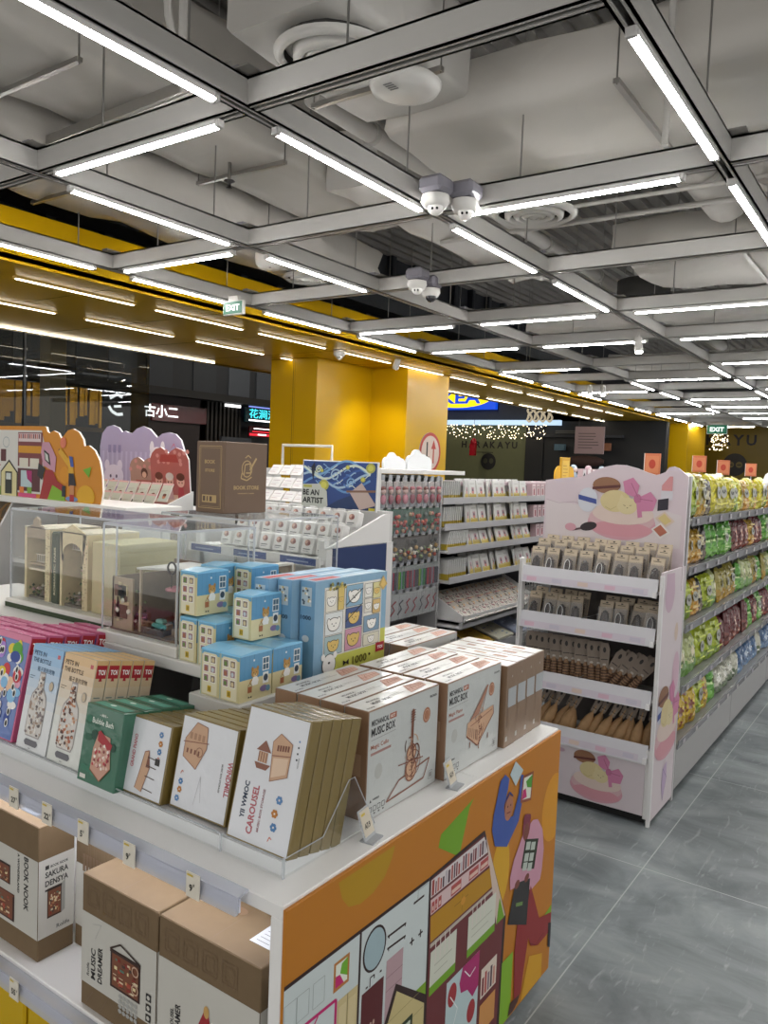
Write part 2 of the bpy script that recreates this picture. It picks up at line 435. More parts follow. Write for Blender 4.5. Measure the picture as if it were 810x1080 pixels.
mb = MB(); mb.box((13.9,13.84,2.50),(15.2,13.88,2.86), '#0d3038','gloss'); A = Art(mb, (14.0,13.84,2.50), X, Z, m='sign_cyan', lift=0.004)
A.text('花涧酒', 0.03, 0.10, 0.23, '#38c8d8', w=0.98).rect(0.02,0.03,1.0,0.035,'#ffffff','sign_white')
o = mb.build('neon_sign'); tag(o, 'cyan neon sign beside the yellow column across the mall', 'sign')
mb = MB(); mb.box((14.05,13.84,2.14),(15.2,13.88,2.40), '#38060c','gloss'); A = Art(mb, (14.05,13.84,2.14), X, Z, m='sign_red', lift=0.004)
A.rect(0.0,0.03,1.1,0.06,'#ff2030').rect(0.1,0.12,0.7,0.03,'#ff2030').rect(0.3,0.05,0.3,0.03,'#ffffff','sign_white').rect(0.15,0.2,0.8,0.02,'#ffffff','sign_white')
o = mb.build('red_display'); tag(o, 'red lit display board under the cyan neon sign', 'sign')
mb = MB(); mb.box((13.4,13.9,2.95),(15.3,13.93,3.02), '#8090e0','sign_violet'); mb.box((13.3,13.9,2.82),(13.8,13.93,2.88),'#ffffff','sign_white'); mb.box((14.1,13.9,2.87),(15.3,13.93,2.92),'#8090e0','sign_violet')
o = mb.build('light_strips'); tag(o, 'violet and white light strips above the cyan neon sign', 'light')

# far end of the mall, seen past the pier (x about 21)
mb = MB(); mb.box((21.2,7.7,3.0),(21.4,15.9,6.5), '#2b2f38', 'matte'); mb.box((21.2,5.8,0),(21.5,9.2,3.3), '#101216','stone_dark')
mb.box((21.2,9.75,0),(21.35,15.9,2.95), '#5c5e40','matte'); mb.box((21.15,9.2,0),(21.3,9.75,3.0), '#0c0d10','stone_dark'); mb.box((21.05,6.9,2.55),(21.2,9.7,2.62),'#2e3036')
struct('wall_mall_end', mb)
mb = MB(); mb.box((21.0,10.7,3.34),(21.15,13.4,4.05), '#1050d8','sign_blue'); A = Art(mb, (21.0,13.4,3.34), nY, Z, m='sign_yellow', lift=0.01, step=0.006)
A.ell(1.42,0.36,1.15,0.31,'#ffd810',40).L(1).text('IKEA', 0.66, 0.17, 0.38, '#1050d8', w=1.55, m='sign_blue')
o = mb.build('store_sign'); tag(o, 'blue and yellow lit oval store sign behind the yellow pier', 'sign')
mb = MB(); mb.box((20.95,8.65,2.88),(21.1,13.4,3.02), '#b8d4f0','cool_strip'); o = mb.build('light_band'); tag(o, 'long cool white light band below the blue store sign', 'light')
mb = MB(); r2 = random.Random(5)
for i in range(170):
    y = 8.95 + 3.6*r2.random(); z = 2.86 - 0.40*r2.random()**1.3
    mb.ball((20.6 + 0.2*r2.random(), y, z), 0.014, '#ffe6b8', 'fairy_glow', n=4)
for i in range(30): mb.tube([(20.7,9.0+i*0.118,2.88),(20.7,9.0+i*0.118,2.45)],0.002,'#202020',n=3)
o = mb.build('fairy_light_curtain'); tag(o, 'curtain of tiny warm fairy lights hanging above the dark shop', 'fairy lights', kind='stuff')
mb = MB(); A = Art(mb, (21.2,11.9,2.12), nY, Z, lift=0.01)
for i, ch in enumerate('HARAKAYU'): A.text(ch, 0.02+i*0.24, 0.08, 0.20, '#0e0d09')
A.rect(0.5,-0.06,0.6,0.02,'#0e0d09').L(1).ell(0.95,-0.32,0.25,0.25,'#0b0b0b',24).L(2).ell(0.85,-0.30,0.07,0.08,'#3a3a26').ell(1.05,-0.30,0.07,0.08,'#3a3a26')
o = mb.build('shop_lettering'); tag(o, 'dark HARAKAYU lettering and round badge on the olive shop wall', 'sign')
mb = MB(); mb.ball((20.5,11.1,2.35),(0.08,0.10,0.12),'#9c1420','gloss'); mb.box((20.45,11.02,1.95),(20.55,11.2,2.3),'#9c1420','gloss'); mb.tube([(20.5,11.1,2.45),(20.5,11.1,3.0)],0.006,'#601018',n=4)
o = mb.build('hanging_ornament'); tag(o, 'red hanging ornament in front of the olive shop wall', 'ornament')
mb = MB()
for j in range(4):
    cy = 8.72 + j*0.20
    mb.tube([(20.4,cy+0.07*math.sin(a*0.9)+0.03*math.sin(2.2*a),2.93+0.55*a/9) for a in range(10)], 0.03, '#e8dfd0','chandelier_glow',n=6)
    mb.tube([(20.4,cy-0.07*math.sin(a*0.9),2.93+0.55*a/9) for a in range(10)], 0.03, '#e8dfd0','chandelier_glow',n=6)
o = mb.build('twisted_chandelier'); tag(o, 'cream twisted ribbon chandelier hanging over the mall walkway', 'chandelier')
mb = MB(); mb.box((20.2,7.1,2.08),(20.25,7.9,2.80), '#8a7476','print',bev=0.01); A = Art(mb,(20.2,7.9,2.08),nY,Z,lift=0.004)
A.scribble(0.1,0.15,0.6,0.45,'#4a3c3e',6,0.02); mb.tube([(20.22,7.2,2.8),(20.22,7.2,4.7)],0.008,'#303030',n=4); mb.tube([(20.22,7.8,2.8),(20.22,7.8,4.7)],0.008,'#303030',n=4)
o = mb.build('hanging_banner'); tag(o, 'dull pink hanging notice banner left of the far yellow pier', 'banner')
mb = MB(); A = Art(mb,(21.15,9.0,2.64),nY,Z,m='print',lift=0.01)
A.scribble(0.15,0.02,1.4,0.1,'#4d4a44',2,0.03); mb.box((21.0,7.2,2.2),(21.1,7.5,2.4),'#8a5a40'); mb.box((21.0,8.5,2.18),(21.1,8.8,2.35),'#506a78')
mb.ball((21.0,7.9,1.9),(0.1,0.6,0.16),'#3c2620','matte')
o = mb.build('eatery_fascia'); tag(o, 'dim eatery fascia with small boards behind the pink shelves', 'shop front')

# ================================================================== CEILING: ducts, pipes
def wrapduct(name, label, a, b, lump=0.02, col='#b5b1aa', seed=1, m='duct_wrap'):
    """box duct with slightly slumped insulation: each long face is a subdivided, jittered strip"""
    r = random.Random(seed); mb = MB()
    ax = 0 if (b[0]-a[0]) > (b[1]-a[1]) else 1
    L = b[ax]-a[ax]; n = max(4, int(L/0.28)); rings = []
    o = 1 - ax
    cz = (a[2]+b[2])/2; co = (a[o]+b[o])/2; ho = (b[o]-a[o])/2; hz = (b[2]-a[2])/2
    prof = []
    for (sx, sz) in ((-1,-1),(1,-1),(1,1),(-1,1)):
        prof += [(sx, sz)]
    outline = []
    q = [(-1,-.8),(-.93,-1),(-.45,-1),(0,-1),(.45,-1),(.93,-1),(1,-.8),(1,0),(1,.8),(.93,1),(0,1),(-.93,1),(-1,.8),(-1,0)]
    vs = []
    for i in range(n+1):
        t = a[ax] + L*i/n
        for (p, s) in q:
            jj = lump*(r.random()-.5)*2; kk = lump*(r.random()-.5)*2
            sag = lump*1.0*(1-abs(p)) if s == -1 else 0
            v = [0,0,cz + hz*s + kk - sag*abs(math.sin(i*1.7))]
            v[ax] = t; v[o] = co + ho*p + jj
            vs.append(tuple(v))
    m_ = len(q); fs = []
    for i in range(n):
        for k in range(m_):
            k2 = (k+1) % m_
            f = (i*m_+k, i*m_+k2, (i+1)*m_+k2, (i+1)*m_+k)
            fs.append(f if ax == 1 else tuple(reversed(f)))
    fs = [tuple(reversed(f)) for f in fs]
    mb.add(vs, fs, col, m, True)
    mb.add(vs[:m_], [tuple(range(m_))], col, m); mb.add(vs[-m_:], [tuple(range(m_-1,-1,-1))], col, m)
    # metal straps under the duct with hanger rods
    k = 0.7
    while k < L-0.3:
        p0 = [0,0,a[2]-0.045]; p1 = [0,0,a[2]-0.02]
        p0[ax] = a[ax]+k; p1[ax] = a[ax]+k+0.03; p0[o] = a[o]-0.07; p1[o] = b[o]+0.07
        mb.box(p0, p1, '#a5a29d', 'metal')
        for e in (a[o]-0.06, b[o]+0.06):
            p = [0,0,0]; p[ax] = a[ax]+k+0.015; p[o] = e
            mb.tube([(p[0],p[1],a[2]-0.05),(p[0],p[1],4.685)], 0.005, '#8e8c88', 'metal', n=5)
        k += 1.55
    o_ = mb.build(name); tag(o_, label, 'duct'); return o_
wrapduct('air_duct', 'wide flat wrapped duct running along the upper left of the ceiling', (0.2,3.76,3.62),(5.6,4.48,4.30), 0.014, seed=2)
wrapduct('air_duct', 'lower lumpy wrapped duct beside the yellow fascia', (-0.5,4.70,3.43),(6.55,5.45,3.77), 0.045, seed=3)
wrapduct('air_duct', 'large pale wrapped duct crossing the ceiling at upper right', (3.84,-4.0,3.5),(4.82,2.75,3.82), 0.022, '#bfbbb4', seed=4)
wrapduct('air_duct', 'second wide wrapped duct crossing behind the bright upper right lamp', (6.6,-4.0,3.45),(8.2,2.35,3.72), 0.03, '#b9b5ae', seed=5)
wrapduct('air_duct', 'narrow wrapped branch duct beside the round ceiling diffuser', (2.72,2.20,3.60),(3.83,2.90,4.05), 0.012, '#c0bdb8', seed=6)
wrapduct('air_duct', 'pale wrapped duct past the twin cameras', (4.5,3.30,3.55),(7.6,3.75,3.95), 0.02, '#bebbb6', seed=8)
wrapduct('air_duct', 'far wrapped duct crossing beyond the second lamp grid', (9.6,-4.0,3.4),(10.6,4.5,3.75), 0.025, '#b8b5b0', seed=9)
wrapduct('air_duct', 'distant wrapped duct crossing near the back wall', (14.2,-4.0,3.4),(15.3,5.0,3.75), 0.025, '#b2afaa', seed=10)
def pipe(label, pts, r, col='#b4b1ac', name='ceiling_pipe', flange=True):
    mb = MB(); mb.tube(pts, r, col, 'duct_wrap', n=14)
    for p, q in zip(pts, pts[1:]):
        p, q = Vector(p), Vector(q); d = (q-p); L = d.length; d.normalize(); k = 0.6
        while flange and k < L:
            c = p + d*k; mb.tube([c-d*0.02, c+d*0.02], r*1.18, '#a8a5a0', 'matte', n=14); k += 1.4
    o = mb.build(name); tag(o, label, 'pipe'); return o
pipe('thick pale pipe running beside the branch duct', [(3.6,3.12,3.72),(9.5,3.12,3.72)], 0.06)
pipe('pale vertical pipe joining the elbow near the round diffuser', [(3.78,3.2,4.7),(3.78,3.2,4.2),(3.9,3.2,4.1),(6.2,3.2,4.1)], 0.075)
pipe('thin pale conduit descending beside the first lamp crossing', [(2.35,2.78,4.7),(2.35,2.78,3.2)], 0.018, flange=False)
pipe('thin vertical pipe in front of the big right duct', [(3.78,1.12,4.7),(3.78,1.12,3.12)], 0.016, flange=False)
pipe('round pipe running above the right hand lamps', [(4.9,0.6,4.1),(12.0,0.6,4.1)], 0.14)
pipe('second round pipe above the right hand lamps', [(4.9,1.1,4.2),(12.0,1.1,4.2)], 0.11)
pipe('third round pipe above the right hand lamps', [(4.9,1.8,4.15),(12.0,1.8,4.15)], 0.09)
pipe('thin rail crossing the ceiling behind the big duct', [(5.9,-3,3.52),(5.9,3.6,3.52)], 0.02, flange=False)
pipe('second thin rail crossing the ceiling behind the big duct', [(5.2,-3,3.40),(5.2,2.2,3.40)], 0.014, flange=False)
pipe('curved white conduit at the top left of the ceiling', [(1.9,3.2,4.7),(1.9,3.0,4.25),(2.15,3.0,4.35),(2.4,3.0,4.2),(2.45,3.0,3.6),(2.55,3.0,3.3)], 0.018, flange=False)
pipe('round pipe running through the far ceiling void', [(11,2.2,4.0),(20,2.2,4.0)], 0.12)
pipe('second round pipe running through the far ceiling void', [(11,3.4,4.05),(20,3.4,4.05)], 0.1)

for (yy,zz,rr,l_) in ((0.95,3.66,0.17,'large round duct stub behind the bright upper right lamp'),(1.42,3.70,0.17,'second large round duct stub behind the bright upper right lamp')):
    pipe(l_, [(4.95,yy,zz),(6.45,yy,zz)], rr, '#aaa6a0', name='round_duct')
pipe('thin rail under the round duct stubs', [(5.6,-2,3.42),(5.6,2.9,3.42)], 0.013, flange=False)
def tray(label, p, q, w=0.28, z=3.9):
    mb = MB(); p = Vector(p); q = Vector(q); d = (q-p).normalized(); s = Vector((-d.y,d.x,0)); L = (q-p).length
    def strip(o0, o1, z0, z1, c='#b0ada8'):
        vs = [p+s*o0, p+s*o1, p+d*L+s*o1, p+d*L+s*o0]
        mb.prism([(v.x,v.y,z0) for v in vs], (0,0,z1-z0), c, 'metal')
    strip(-w/2,-w/2+0.01,z,z+0.06); strip(w/2-0.01,w/2,z,z+0.06)
    for off in (-w/2+0.03, -0.035, w/2-0.10): strip(off, off+0.07, z, z+0.004)
    k = 0.04
    while k < L:
        for off in (-w/2+0.045, -0.02, w/2-0.085):
            c = p + d*k + s*off; mb.box((c.x,c.y,z-0.002),(c.x+0.035,c.y+0.02,z), '#2c2b2a')
        k += 0.085
    o = mb.build('cable_tray'); tag(o, label, 'cable tray')
tray('perforated pale cable tray crossing below the ducts at upper left', (2.91,2.98,0), (3.03,5.9,0), w=0.17, z=3.50)
tray('distant cable tray crossing the middle of the ceiling', (8.9,0.2,0), (8.9,5.2,0), z=3.5)

def diffuser(label, c, r):
    t = thing('air_diffuser', label, 'air vent', c)
    mb = MB(); mb.lathe([(r,0),(r*0.98,-0.015),(r*0.86,-0.035),(r*0.83,-0.01)], (0,0,0), '#cfcdc8','gloss',n=36); mb.build('outer_ring', t)
    for k, f in enumerate((0.70,0.50,0.30)):
        mb = MB(); mb.lathe([(r*f,0.01),(r*(f-0.02),-0.03),(r*(f-0.13),-0.045),(r*(f-0.15),-0.01)], (0,0,0), '#cfcdc8','gloss',n=30); mb.build('vane_ring', t)
    mb = MB(); mb.lathe([(r*0.14,0),(r*0.1,-0.04),(0.001,-0.05)], (0,0,0), '#cfcdc8','gloss',n=20); mb.build('centre_cone', t)
    mb = MB(); mb.lathe([(r*0.85,0.0),(r*0.85,0.22),(0.001,0.22)], (0,0,0), '#3b3a38','matte',n=24); mb.build('neck', t)
diffuser('round white ring diffuser at the top centre of the ceiling', (3.06,2.51,3.56), 0.30)
diffuser('round diffuser half hidden behind the upper crossbeam lamp', (5.2,2.42,3.40), 0.30)
diffuser('round diffuser in the ceiling above the right hand crossbeams', (8.5,2.65,3.42), 0.32)
diffuser('small round diffuser beside the yellow fascia duct', (5.85,5.05,3.36), 0.24)
mb = MB(); mb.lathe([(0.001,-0.05),(0.12,-0.05),(0.17,-0.03),(0.185,0),(0.15,0.03),(0.001,0.03)], (3.36,2.30,3.50), '#d8d6d2','gloss',n=30)
A = Art(mb,(3.28,2.26,3.449),nX,Y,lift=0.004); 
for i in range(4): A.rect(0.0+0.02*i,0.02,0.012,0.05,'#707070')
o = mb.build('wifi_antenna'); tag(o, 'smooth white oval antenna disc beside the round diffuser', 'antenna')
def drum(label, c):
    mb = MB(); mb.lathe([(0.001,-0.09),(0.08,-0.085),(0.11,-0.05),(0.12,0),(0.12,0.1),(0.001,0.1)], c, '#d5d2cd','gloss',n=20); mb.tube([(c[0],c[1],c[2]+.1),(c[0],c[1],3.43)],0.006,'#888',n=5)
    mb.ball((c[0]-.04,c[1]-.05,c[2]-.07),0.02,'#333')
    o = mb.build('ceiling_speaker'); tag(o, label, 'speaker')
drum('white round ceiling speaker hanging near the yellow fascia', (5.0,4.75,3.3))
def sprinkler(label, c):
    mb = MB(); mb.tube([(c[0],c[1],c[2]+0.35),(c[0],c[1],c[2])],0.012,'#8d8a86','metal',n=8); mb.lathe([(0.001,0),(0.035,0),(0.04,-0.006),(0.012,-0.02),(0.012,-0.045),(0.022,-0.05),(0.001,-0.052)], c, '#3d3b3a','metal',n=12)
    o = mb.build('sprinkler'); tag(o, label, 'sprinkler')
sprinkler('dark sprinkler head at the top left corner of the ceiling', (1.62,3.3,3.48))
sprinkler('dark sprinkler head below the left duct behind the third lamp', (3.9,4.1,3.5))
sprinkler('dark sprinkler head just beneath the twin cameras', (4.9,2.95,3.4))
mb = MB(); r2 = random.Random(4)
for i in range(10):
    x = 2.5+i*0.05; mb.tube([(x,4.3,3.55),(x+0.1,4.5,3.5+0.03*r2.random()),(x+0.1,4.9,3.38)],0.006,'#555',n=4)

# ------------------------------------------------ lighting grid
GX = [0.87,2.40,3.93,5.46,6.99,8.52,10.50,12.05,13.65,15.25,16.95,18.6,20.15,21.8,23.5]
GY = [-0.64,0.89,2.43,3.93,5.40]
BM = '#b6b4b0'
grid = thing('lighting_grid', 'pale metal channel grid hanging below the ducts, carrying the tube lamps', 'lighting grid', (0,0,0))
def beam(a, b):
    mb = MB(); ax = 0 if abs(b[0]-a[0]) > abs(b[1]-a[1]) else 1
    w = 0.035
    if ax == 0:
        mb.box((a[0],a[1]-w,3.035),(b[0],a[1]-w+0.012,3.15),BM,'satin_white'); mb.box((a[0],a[1]+w-0.012,3.035),(b[0],a[1]+w,3.15),BM,'satin_white')
        mb.box((a[0],a[1]-w,3.14),(b[0],a[1]+w,3.15),BM,'satin_white'); mb.box((a[0],a[1]-w,3.035),(b[0],a[1]-0.012,3.04),BM,'satin_white'); mb.box((a[0],a[1]+0.012,3.035),(b[0],a[1]+w,3.04),BM,'satin_white')
    else:
        mb.box((a[0]-w,a[1],3.035),(a[0]-w+0.012,b[1],3.15),BM,'satin_white'); mb.box((a[0]+w-0.012,a[1],3.035),(a[0]+w,b[1],3.15),BM,'satin_white')
        mb.box((a[0]-w,a[1],3.14),(a[0]+w,b[1],3.15),BM,'satin_white'); mb.box((a[0]-w,a[1],3.035),(a[0]-0.012,b[1],3.04),BM,'satin_white'); mb.box((a[0]+0.012,a[1],3.035),(a[0]+w,b[1],3.04),BM,'satin_white')
    return mb.build('channel_beam', grid)
for y in GY: beam((-1.5,y),(24.2,y))
for x in GX:
    for i in range(len(GY)-1): beam((x,GY[i]+0.036),(x,GY[i+1]-0.036))
    beam((x,-3.5),(x,GY[0]-0.036))
for x in GX[:9]:
    for y in GY[1:]:
        mb = MB(); mb.box((x-0.11,y-0.11,3.15),(x+0.11,y+0.11,3.156),'#a9a7a3','metal'); mb.tube([(x-0.3,y+0.02,3.15),(x-0.3,y+0.02,4.685)],0.005,'#9a9894','metal',n=5); mb.tube([(x+0.02,y-0.5,3.15),(x+0.02,y-0.5,4.685)],0.005,'#9a9894','metal',n=5)
        mb.box((x-0.07,y-0.012,3.155),(x+0.07,y+0.05,3.19),'#8b898f','matte')
        mb.build('hanger_rod', grid)
# tube lamps
lamp0 = bpy.data.objects.new('tube_lamp', None); C.objects.link(lamp0); tag(lamp0,'x','lamp')
mb = MB(); mb.box((-0.575,-0.017,3.012),(0.575,0.017,3.034),'#d2d1ce','satin_white'); mb.box((-0.60,-0.02,3.0),(-0.575,0.02,3.034),'#bdbbb8','satin_white',bev=0.004); mb.box((0.575,-0.02,3.0),(0.60,0.02,3.034),'#bdbbb8','satin_white',bev=0.004); mb.build('housing', lamp0)
mb = MB(); mb.box((-0.575,-0.0155,3.0015),(0.575,0.0155,3.012),'#ffffff','tube_glow',bev=0.003); mb.build('diffuser', lamp0)
used = [False]
def lamp(x, y, rz, label, group):
    if not used[0]:
        used[0] = True; o = lamp0; o.location = (x,y,0); o.rotation_euler = (0,0,rz); o['label'] = label; o['group'] = group
    else: o = clone(lamp0, (x,y,0), label, group, (0,0,rz))
    return o
def mid(i): return (GX[i]+GX[i+1])/2
rowname = {0:'the row behind the frame edge', 1:'the rightmost lamp row', 2:'the middle lamp row', 3:'the left lamp row', 4:'the lamp row along the yellow fascia'}
XT = {0:[0,1,2,3,4], 1:[1,2,3,4], 2:[0,1,2,3,6,7,8,9], 3:[1,2,7,8,9,10], 4:[0,1,2,3,4,6,7,8,9,10,11,12,13]}
for r in XT:
    for q, i in enumerate(XT[r]):
        lamp(mid(i)+ (0 if i else -0.0), GY[r], 0, 'lengthwise tube lamp, %s from the camera in %s' % (nth(q), rowname[r]), 'lengthwise tube lamps in '+rowname[r])
YT = {1:[2], 2:[1,3], 4:[0,1,2,3], 5:[0,1,2,3], 6:[0,1,3], 7:[1,2], 8:[0,1,3], 9:[1,2], 10:[0,2], 11:[1,2,3], 12:[0,1,2], 14:[3,2,1]}
cn = ['right','centre','left','fascia']
for q, i in enumerate(YT):
    for j in YT[i]:
        lamp(GX[i], (GY[j]+GY[j+1])/2 , PI/2, 'crosswise tube lamp in the %s bay of the %s lit crossbeam from the camera' % (cn[j], nth(q)), 'crosswise tube lamps')
# soffit lamps
sl0 = None
def soffit(x, y, L, label, grp):
    global sl0
    if sl0 is None:
        mb = MB(); mb.box((-0.6,-0.02,3.004),(0.6,0.02,3.02),'#e0c070','satin_white'); mb.box((-0.58,-0.014,2.998),(0.58,0.014,3.004),'#ffffff','soffit_glow')
        sl0 = mb.build('recessed_lamp'); sl0.location = (x,y,0); tag(sl0,label,'lamp',grp); return
    clone(sl0,(x,y,0),label,grp)
for q in range(12):
    soffit(4.23+q*1.43-1.43, 6.3, 1.16, 'recessed warm strip lamp, %s along the soffit row nearest the fascia' % nth(q), 'inner soffit lamps')
for q in range(12):
    soffit(4.17+q*1.53, 7.48, 1.16, 'recessed warm strip lamp, %s along the middle row of the yellow soffit' % nth(q), 'middle soffit lamps')
mb = MB(); mb.box((-2,8.93,3.002),(8.3,8.945,3.012),'#ffffff','soffit_glow'); o = mb.build('edge_strip_lamp'); tag(o,'long thin strip light along the outer edge of the soffit','lamp')

# cameras and spot lamps on the grid
def cam_dome(label, x, y, z=3.02, dark=False):
    t = thing('security_camera', label, 'security camera', (x,y,z))
    mb = MB(); mb.box((-0.075,-0.075,0.03),(0.075,0.075,0.115),'#85838c','gloss',bev=0.02); mb.build('mount_box', t)
    mb = MB(); mb.lathe([(0.075,0.02),(0.078,-0.01),(0.06,-0.04),(0.001,-0.05)], (0,0,0), '#d5d3cf','gloss',n=20); mb.build('base_ring', t)
    mb = MB(); mb.ball((-0.01,-0.01,-0.045),0.043,'#1b1b20' if dark else '#dddbd7','gloss',n=16); e = mb.build('camera_ball', t)
    mb = MB(); mb.ball((-0.048,-0.012,-0.058),0.008,'#101012','gloss',n=8); mb.ball((-0.040,-0.036,-0.058),0.008,'#101012','gloss',n=8); mb.build('lens', e)
cam_dome('left camera of the white twin domes beside the second lamp crossing', 3.665, 2.282)
cam_dome('right camera of the white twin domes beside the second lamp crossing', 3.808, 2.181)
cam_dome('white dome camera on a grey box above the fascia side crossbeam', 5.276, 3.423)
cam_dome('black dome camera hanging right of the grey boxed camera', 5.438, 3.395, 2.99, True)
cam_dome('small white dome camera on the soffit before the yellow niche', 7.94, 6.28, 2.98)
def spot(label, x, y, z, tgt):
    t = thing('spot_lamp', label, 'spot lamp', (x,y,z)); d = (Vector(tgt)-Vector((x,y,z))).normalized(); c = -d*0.02
    mb = MB(); mb.tube([(0,0,0.02),(0,0,0.12)],0.012,'#cfcdc8','gloss',n=8); mb.build('stem', t)
    mb = MB(); mb.tube([c-d*0.08, c+d*0.08],[0.04,0.045],'#cfcdc8','gloss',n=14); h = mb.build('head', t)
    mb = MB(); mb.tube([c+d*0.081, c+d*0.084],0.036,'#ffffff','spot_glow',n=14); mb.build('bulb', h)
spot('white cylindrical spot lamp under the fourth crossbeam', 8.35, 2.62, 2.93, (8.0,2.3,1.4))
spot('left lamp of the far pair of spot lamps', 12.74, 4.77, 2.93, (12.0,4.4,1.2))
spot('right lamp of the far pair of spot lamps', 12.77, 4.55, 2.93, (12.0,4.2,1.2))
spot('white spot lamp aimed into the yellow niche', 8.9, 6.05, 2.95, (9.4,6.9,1.4))
lt = bpy.data.lights.new('niche_spot', 'SPOT'); lt.energy = 16; lt.spot_size = 1.5; lt.spot_blend = 0.8; lt.color = (1,0.93,0.8); lt.shadow_soft_size = 0.04
lo = bpy.data.objects.new('niche_spot_light', lt); C.objects.link(lo); lo.location = (8.86,6.12,2.80)
lo.rotation_euler = (Vector((9.5,6.9,1.5))-Vector((8.86,6.12,2.80))).to_track_quat('-Z','Y').to_euler()
# exit signs
def exit_sign(label, c, w, rz):
    t = thing('exit_sign', label, 'exit sign', c, rz)
    h = w*0.46
    mb = MB(); mb.box((-0.02,-w/2-0.01,-h-0.01),(0.012,w/2+0.01,0.01),'#c9c7c2','gloss',bev=0.004); mb.build('sign_frame', t)
    mb = MB(); A = Art(mb,(-0.021,w/2,-h),nY,Z,lift=0.002); A.rect(0,0,w,h,'#0a6a4c','exit_green'); A.L(3).text('EXIT', w*0.14, h*0.24, h*0.52, '#ffffff', w=w*0.72, m='exit_white'); mb.build('lettered_panel', t)
    mb = MB(); mb.box((-0.02,-w*0.25,0.01),(0.02,w*0.25,0.05),'#c9c7c2','gloss'); mb.build('mount', t)
exit_sign('green EXIT sign hanging before the yellow soffit at left', (5.05,5.2,2.985), 0.23, 0.0)
exit_sign('small distant green EXIT sign above the far mustard wall', (22.6,4.85,3.0), 0.5, 0.0)
mb = MB(); r2 = random.Random(12)
for i in range(60):
    mb.ball((25.9+0.3*r2.random(), 5.25+0.5*r2.random(), 2.98-0.55*r2.random()*1.0), 0.018, '#ffe6b8','fairy_glow', n=4)
mb.tube([(26,5.5,2.9),(26,5.5,3.3)],0.01,'#665',n=5)
o = mb.build('crystal_chandelier'); tag(o,'sparkling crystal chandelier in front of the KAYU lettering','chandelier')
# round arrow sign on the pier
mb = MB(); A = Art(mb,(10.06,6.36,1.50),X,Z,lift=0.012,step=0.002)
A.ell(0.29,0.30,0.31,0.31,'#b03020',32).L(1).ell(0.29,0.30,0.26,0.26,'#c8b4a8',32).L(2).line([(0.19,0.14),(0.19,0.46)],0.04,'#151515').poly([(0.11,0.24),(0.27,0.24),(0.19,0.10)],'#151515').line([(0.38,0.14),(0.38,0.46)],0.035,'#b03020').poly([(0.31,0.36),(0.45,0.36),(0.38,0.50)],'#b03020')
mb.lathe([(0.31,0),(0.31,0.012),(0.001,0.012)],(0,0,0),'#a8a8a8','metal',n=30,M=Matrix.Translation((10.35,6.36,1.80))@Matrix.Rotation(PI/2,4,'X'))
o = mb.build('priority_sign'); tag(o,'round red-rimmed sign with black and red arrows on the yellow pier','sign')
#@@PART2

# added unseen fill lights, without fixtures, to brighten the dark mall
for q_, (x_, y_, e_) in enumerate(((6.2,11.4,30),(9.5,11.6,30),(13.5,11.8,22),(18.0,11.0,26))):
    l_ = bpy.data.lights.new('mall_fill_light', 'POINT'); l_.energy = e_; l_.color = (1,0.9,0.75); l_.shadow_soft_size = 0.12
    o_ = bpy.data.objects.new('mall_fill_light', l_); C.objects.link(o_); o_.location = (x_, y_, 4.4)
# ================================================================== FRONT COUNTER
TOP = 0.807
ctr = thing('display_counter', 'white shop counter with an illustrated orange end panel and yellow plinth', 'display counter', (1.03,0.897,0))
def cb(name, a, b, c='#e9e8e6', m='satin_white', bev=0.002):
    mb = MB(); mb.box(a, b, c, m, bev); return mb.build(name, ctr)
# local frame: x along the end panel (0..1.26), y into the row
cb('counter_top', (0,0,TOP-0.028),(0.75,2.2,TOP)); cb('counter_top', (0.75,0,TOP-0.028),(1.26,0.66,TOP))
cb('back_panel', (0.545,0.64,0.10),(0.57,2.2,TOP-0.028),'#cfcecb')
cb('rear_shelf', (0.57,0.64,0.60),(1.26,2.2,0.62),'#5d5c5b','matte')
cb('corner_post', (0,0.0,0.04),(0.03,0.03,TOP-0.028))
cb('lower_shelf', (0.0,0.03,0.333),(0.545,2.2,0.36))
cb('inner_side', (0.03,0.003,0.36),(0.545,0.03,TOP-0.028),'#d9d8d6')
mb = MB(); mb.box((0.04,0.03,0.04),(0.06,2.2,0.333),'#c2a010','gloss')
k = 0.05
while k < 2.2: mb.box((0.03,k,0.05),(0.042,k+0.12,0.325),'#cda911','gloss',bev=0.006); k += 0.135
mb.build('yellow_plinth', ctr)
mb = MB(); mb.box((0.02,0.02,0),(1.24,2.2,0.045),'#1b1a19','matte'); mb.build('kick_base', ctr)
mb = MB(); mb.box((0.05,0.10,0.773),(0.07,2.2,0.779),'#ffffff','strip_glow'); mb.build('led_strip', ctr)
# illustrated end panel
mb = MB(); mb.box((0,-0.008,0.04),(1.262,0.0,TOP-0.006),'#b9761f','print',bev=0.001)
A = Art(mb, (0,-0.008,0), X, Z, lift=0.0004, step=0.0002)
DK='#33201f'; WH='#c9d3d3'
A.poly([(0.15,0.79),(0.345,0.79),(0.335,0.765),(0.31,0.735),(0.27,0.718),(0.225,0.714),(0.185,0.726),(0.163,0.752)],'#b08a18')
A.poly([(0.70,0.775),(0.678,0.757),(0.635,0.649),(0.531,0.712),(0.541,0.74)],'#6fa022')
A.poly([(min(1.2605,1.23+0.085*math.cos(2*PI*k/28)),0.57+0.105*math.sin(2*PI*k/28)) for k in range(28)],'#cf8f1c')
A.ell(0.875,0.51,0.055,0.10,'#d0a020')
A.rect(0.0,0.045,0.50,0.61,WH)
A.L(1).line([(0.0,0.657),(0.496,0.651)],0.008,DK).line([(0.231,0.655),(0.231,0.045)],0.007,DK)
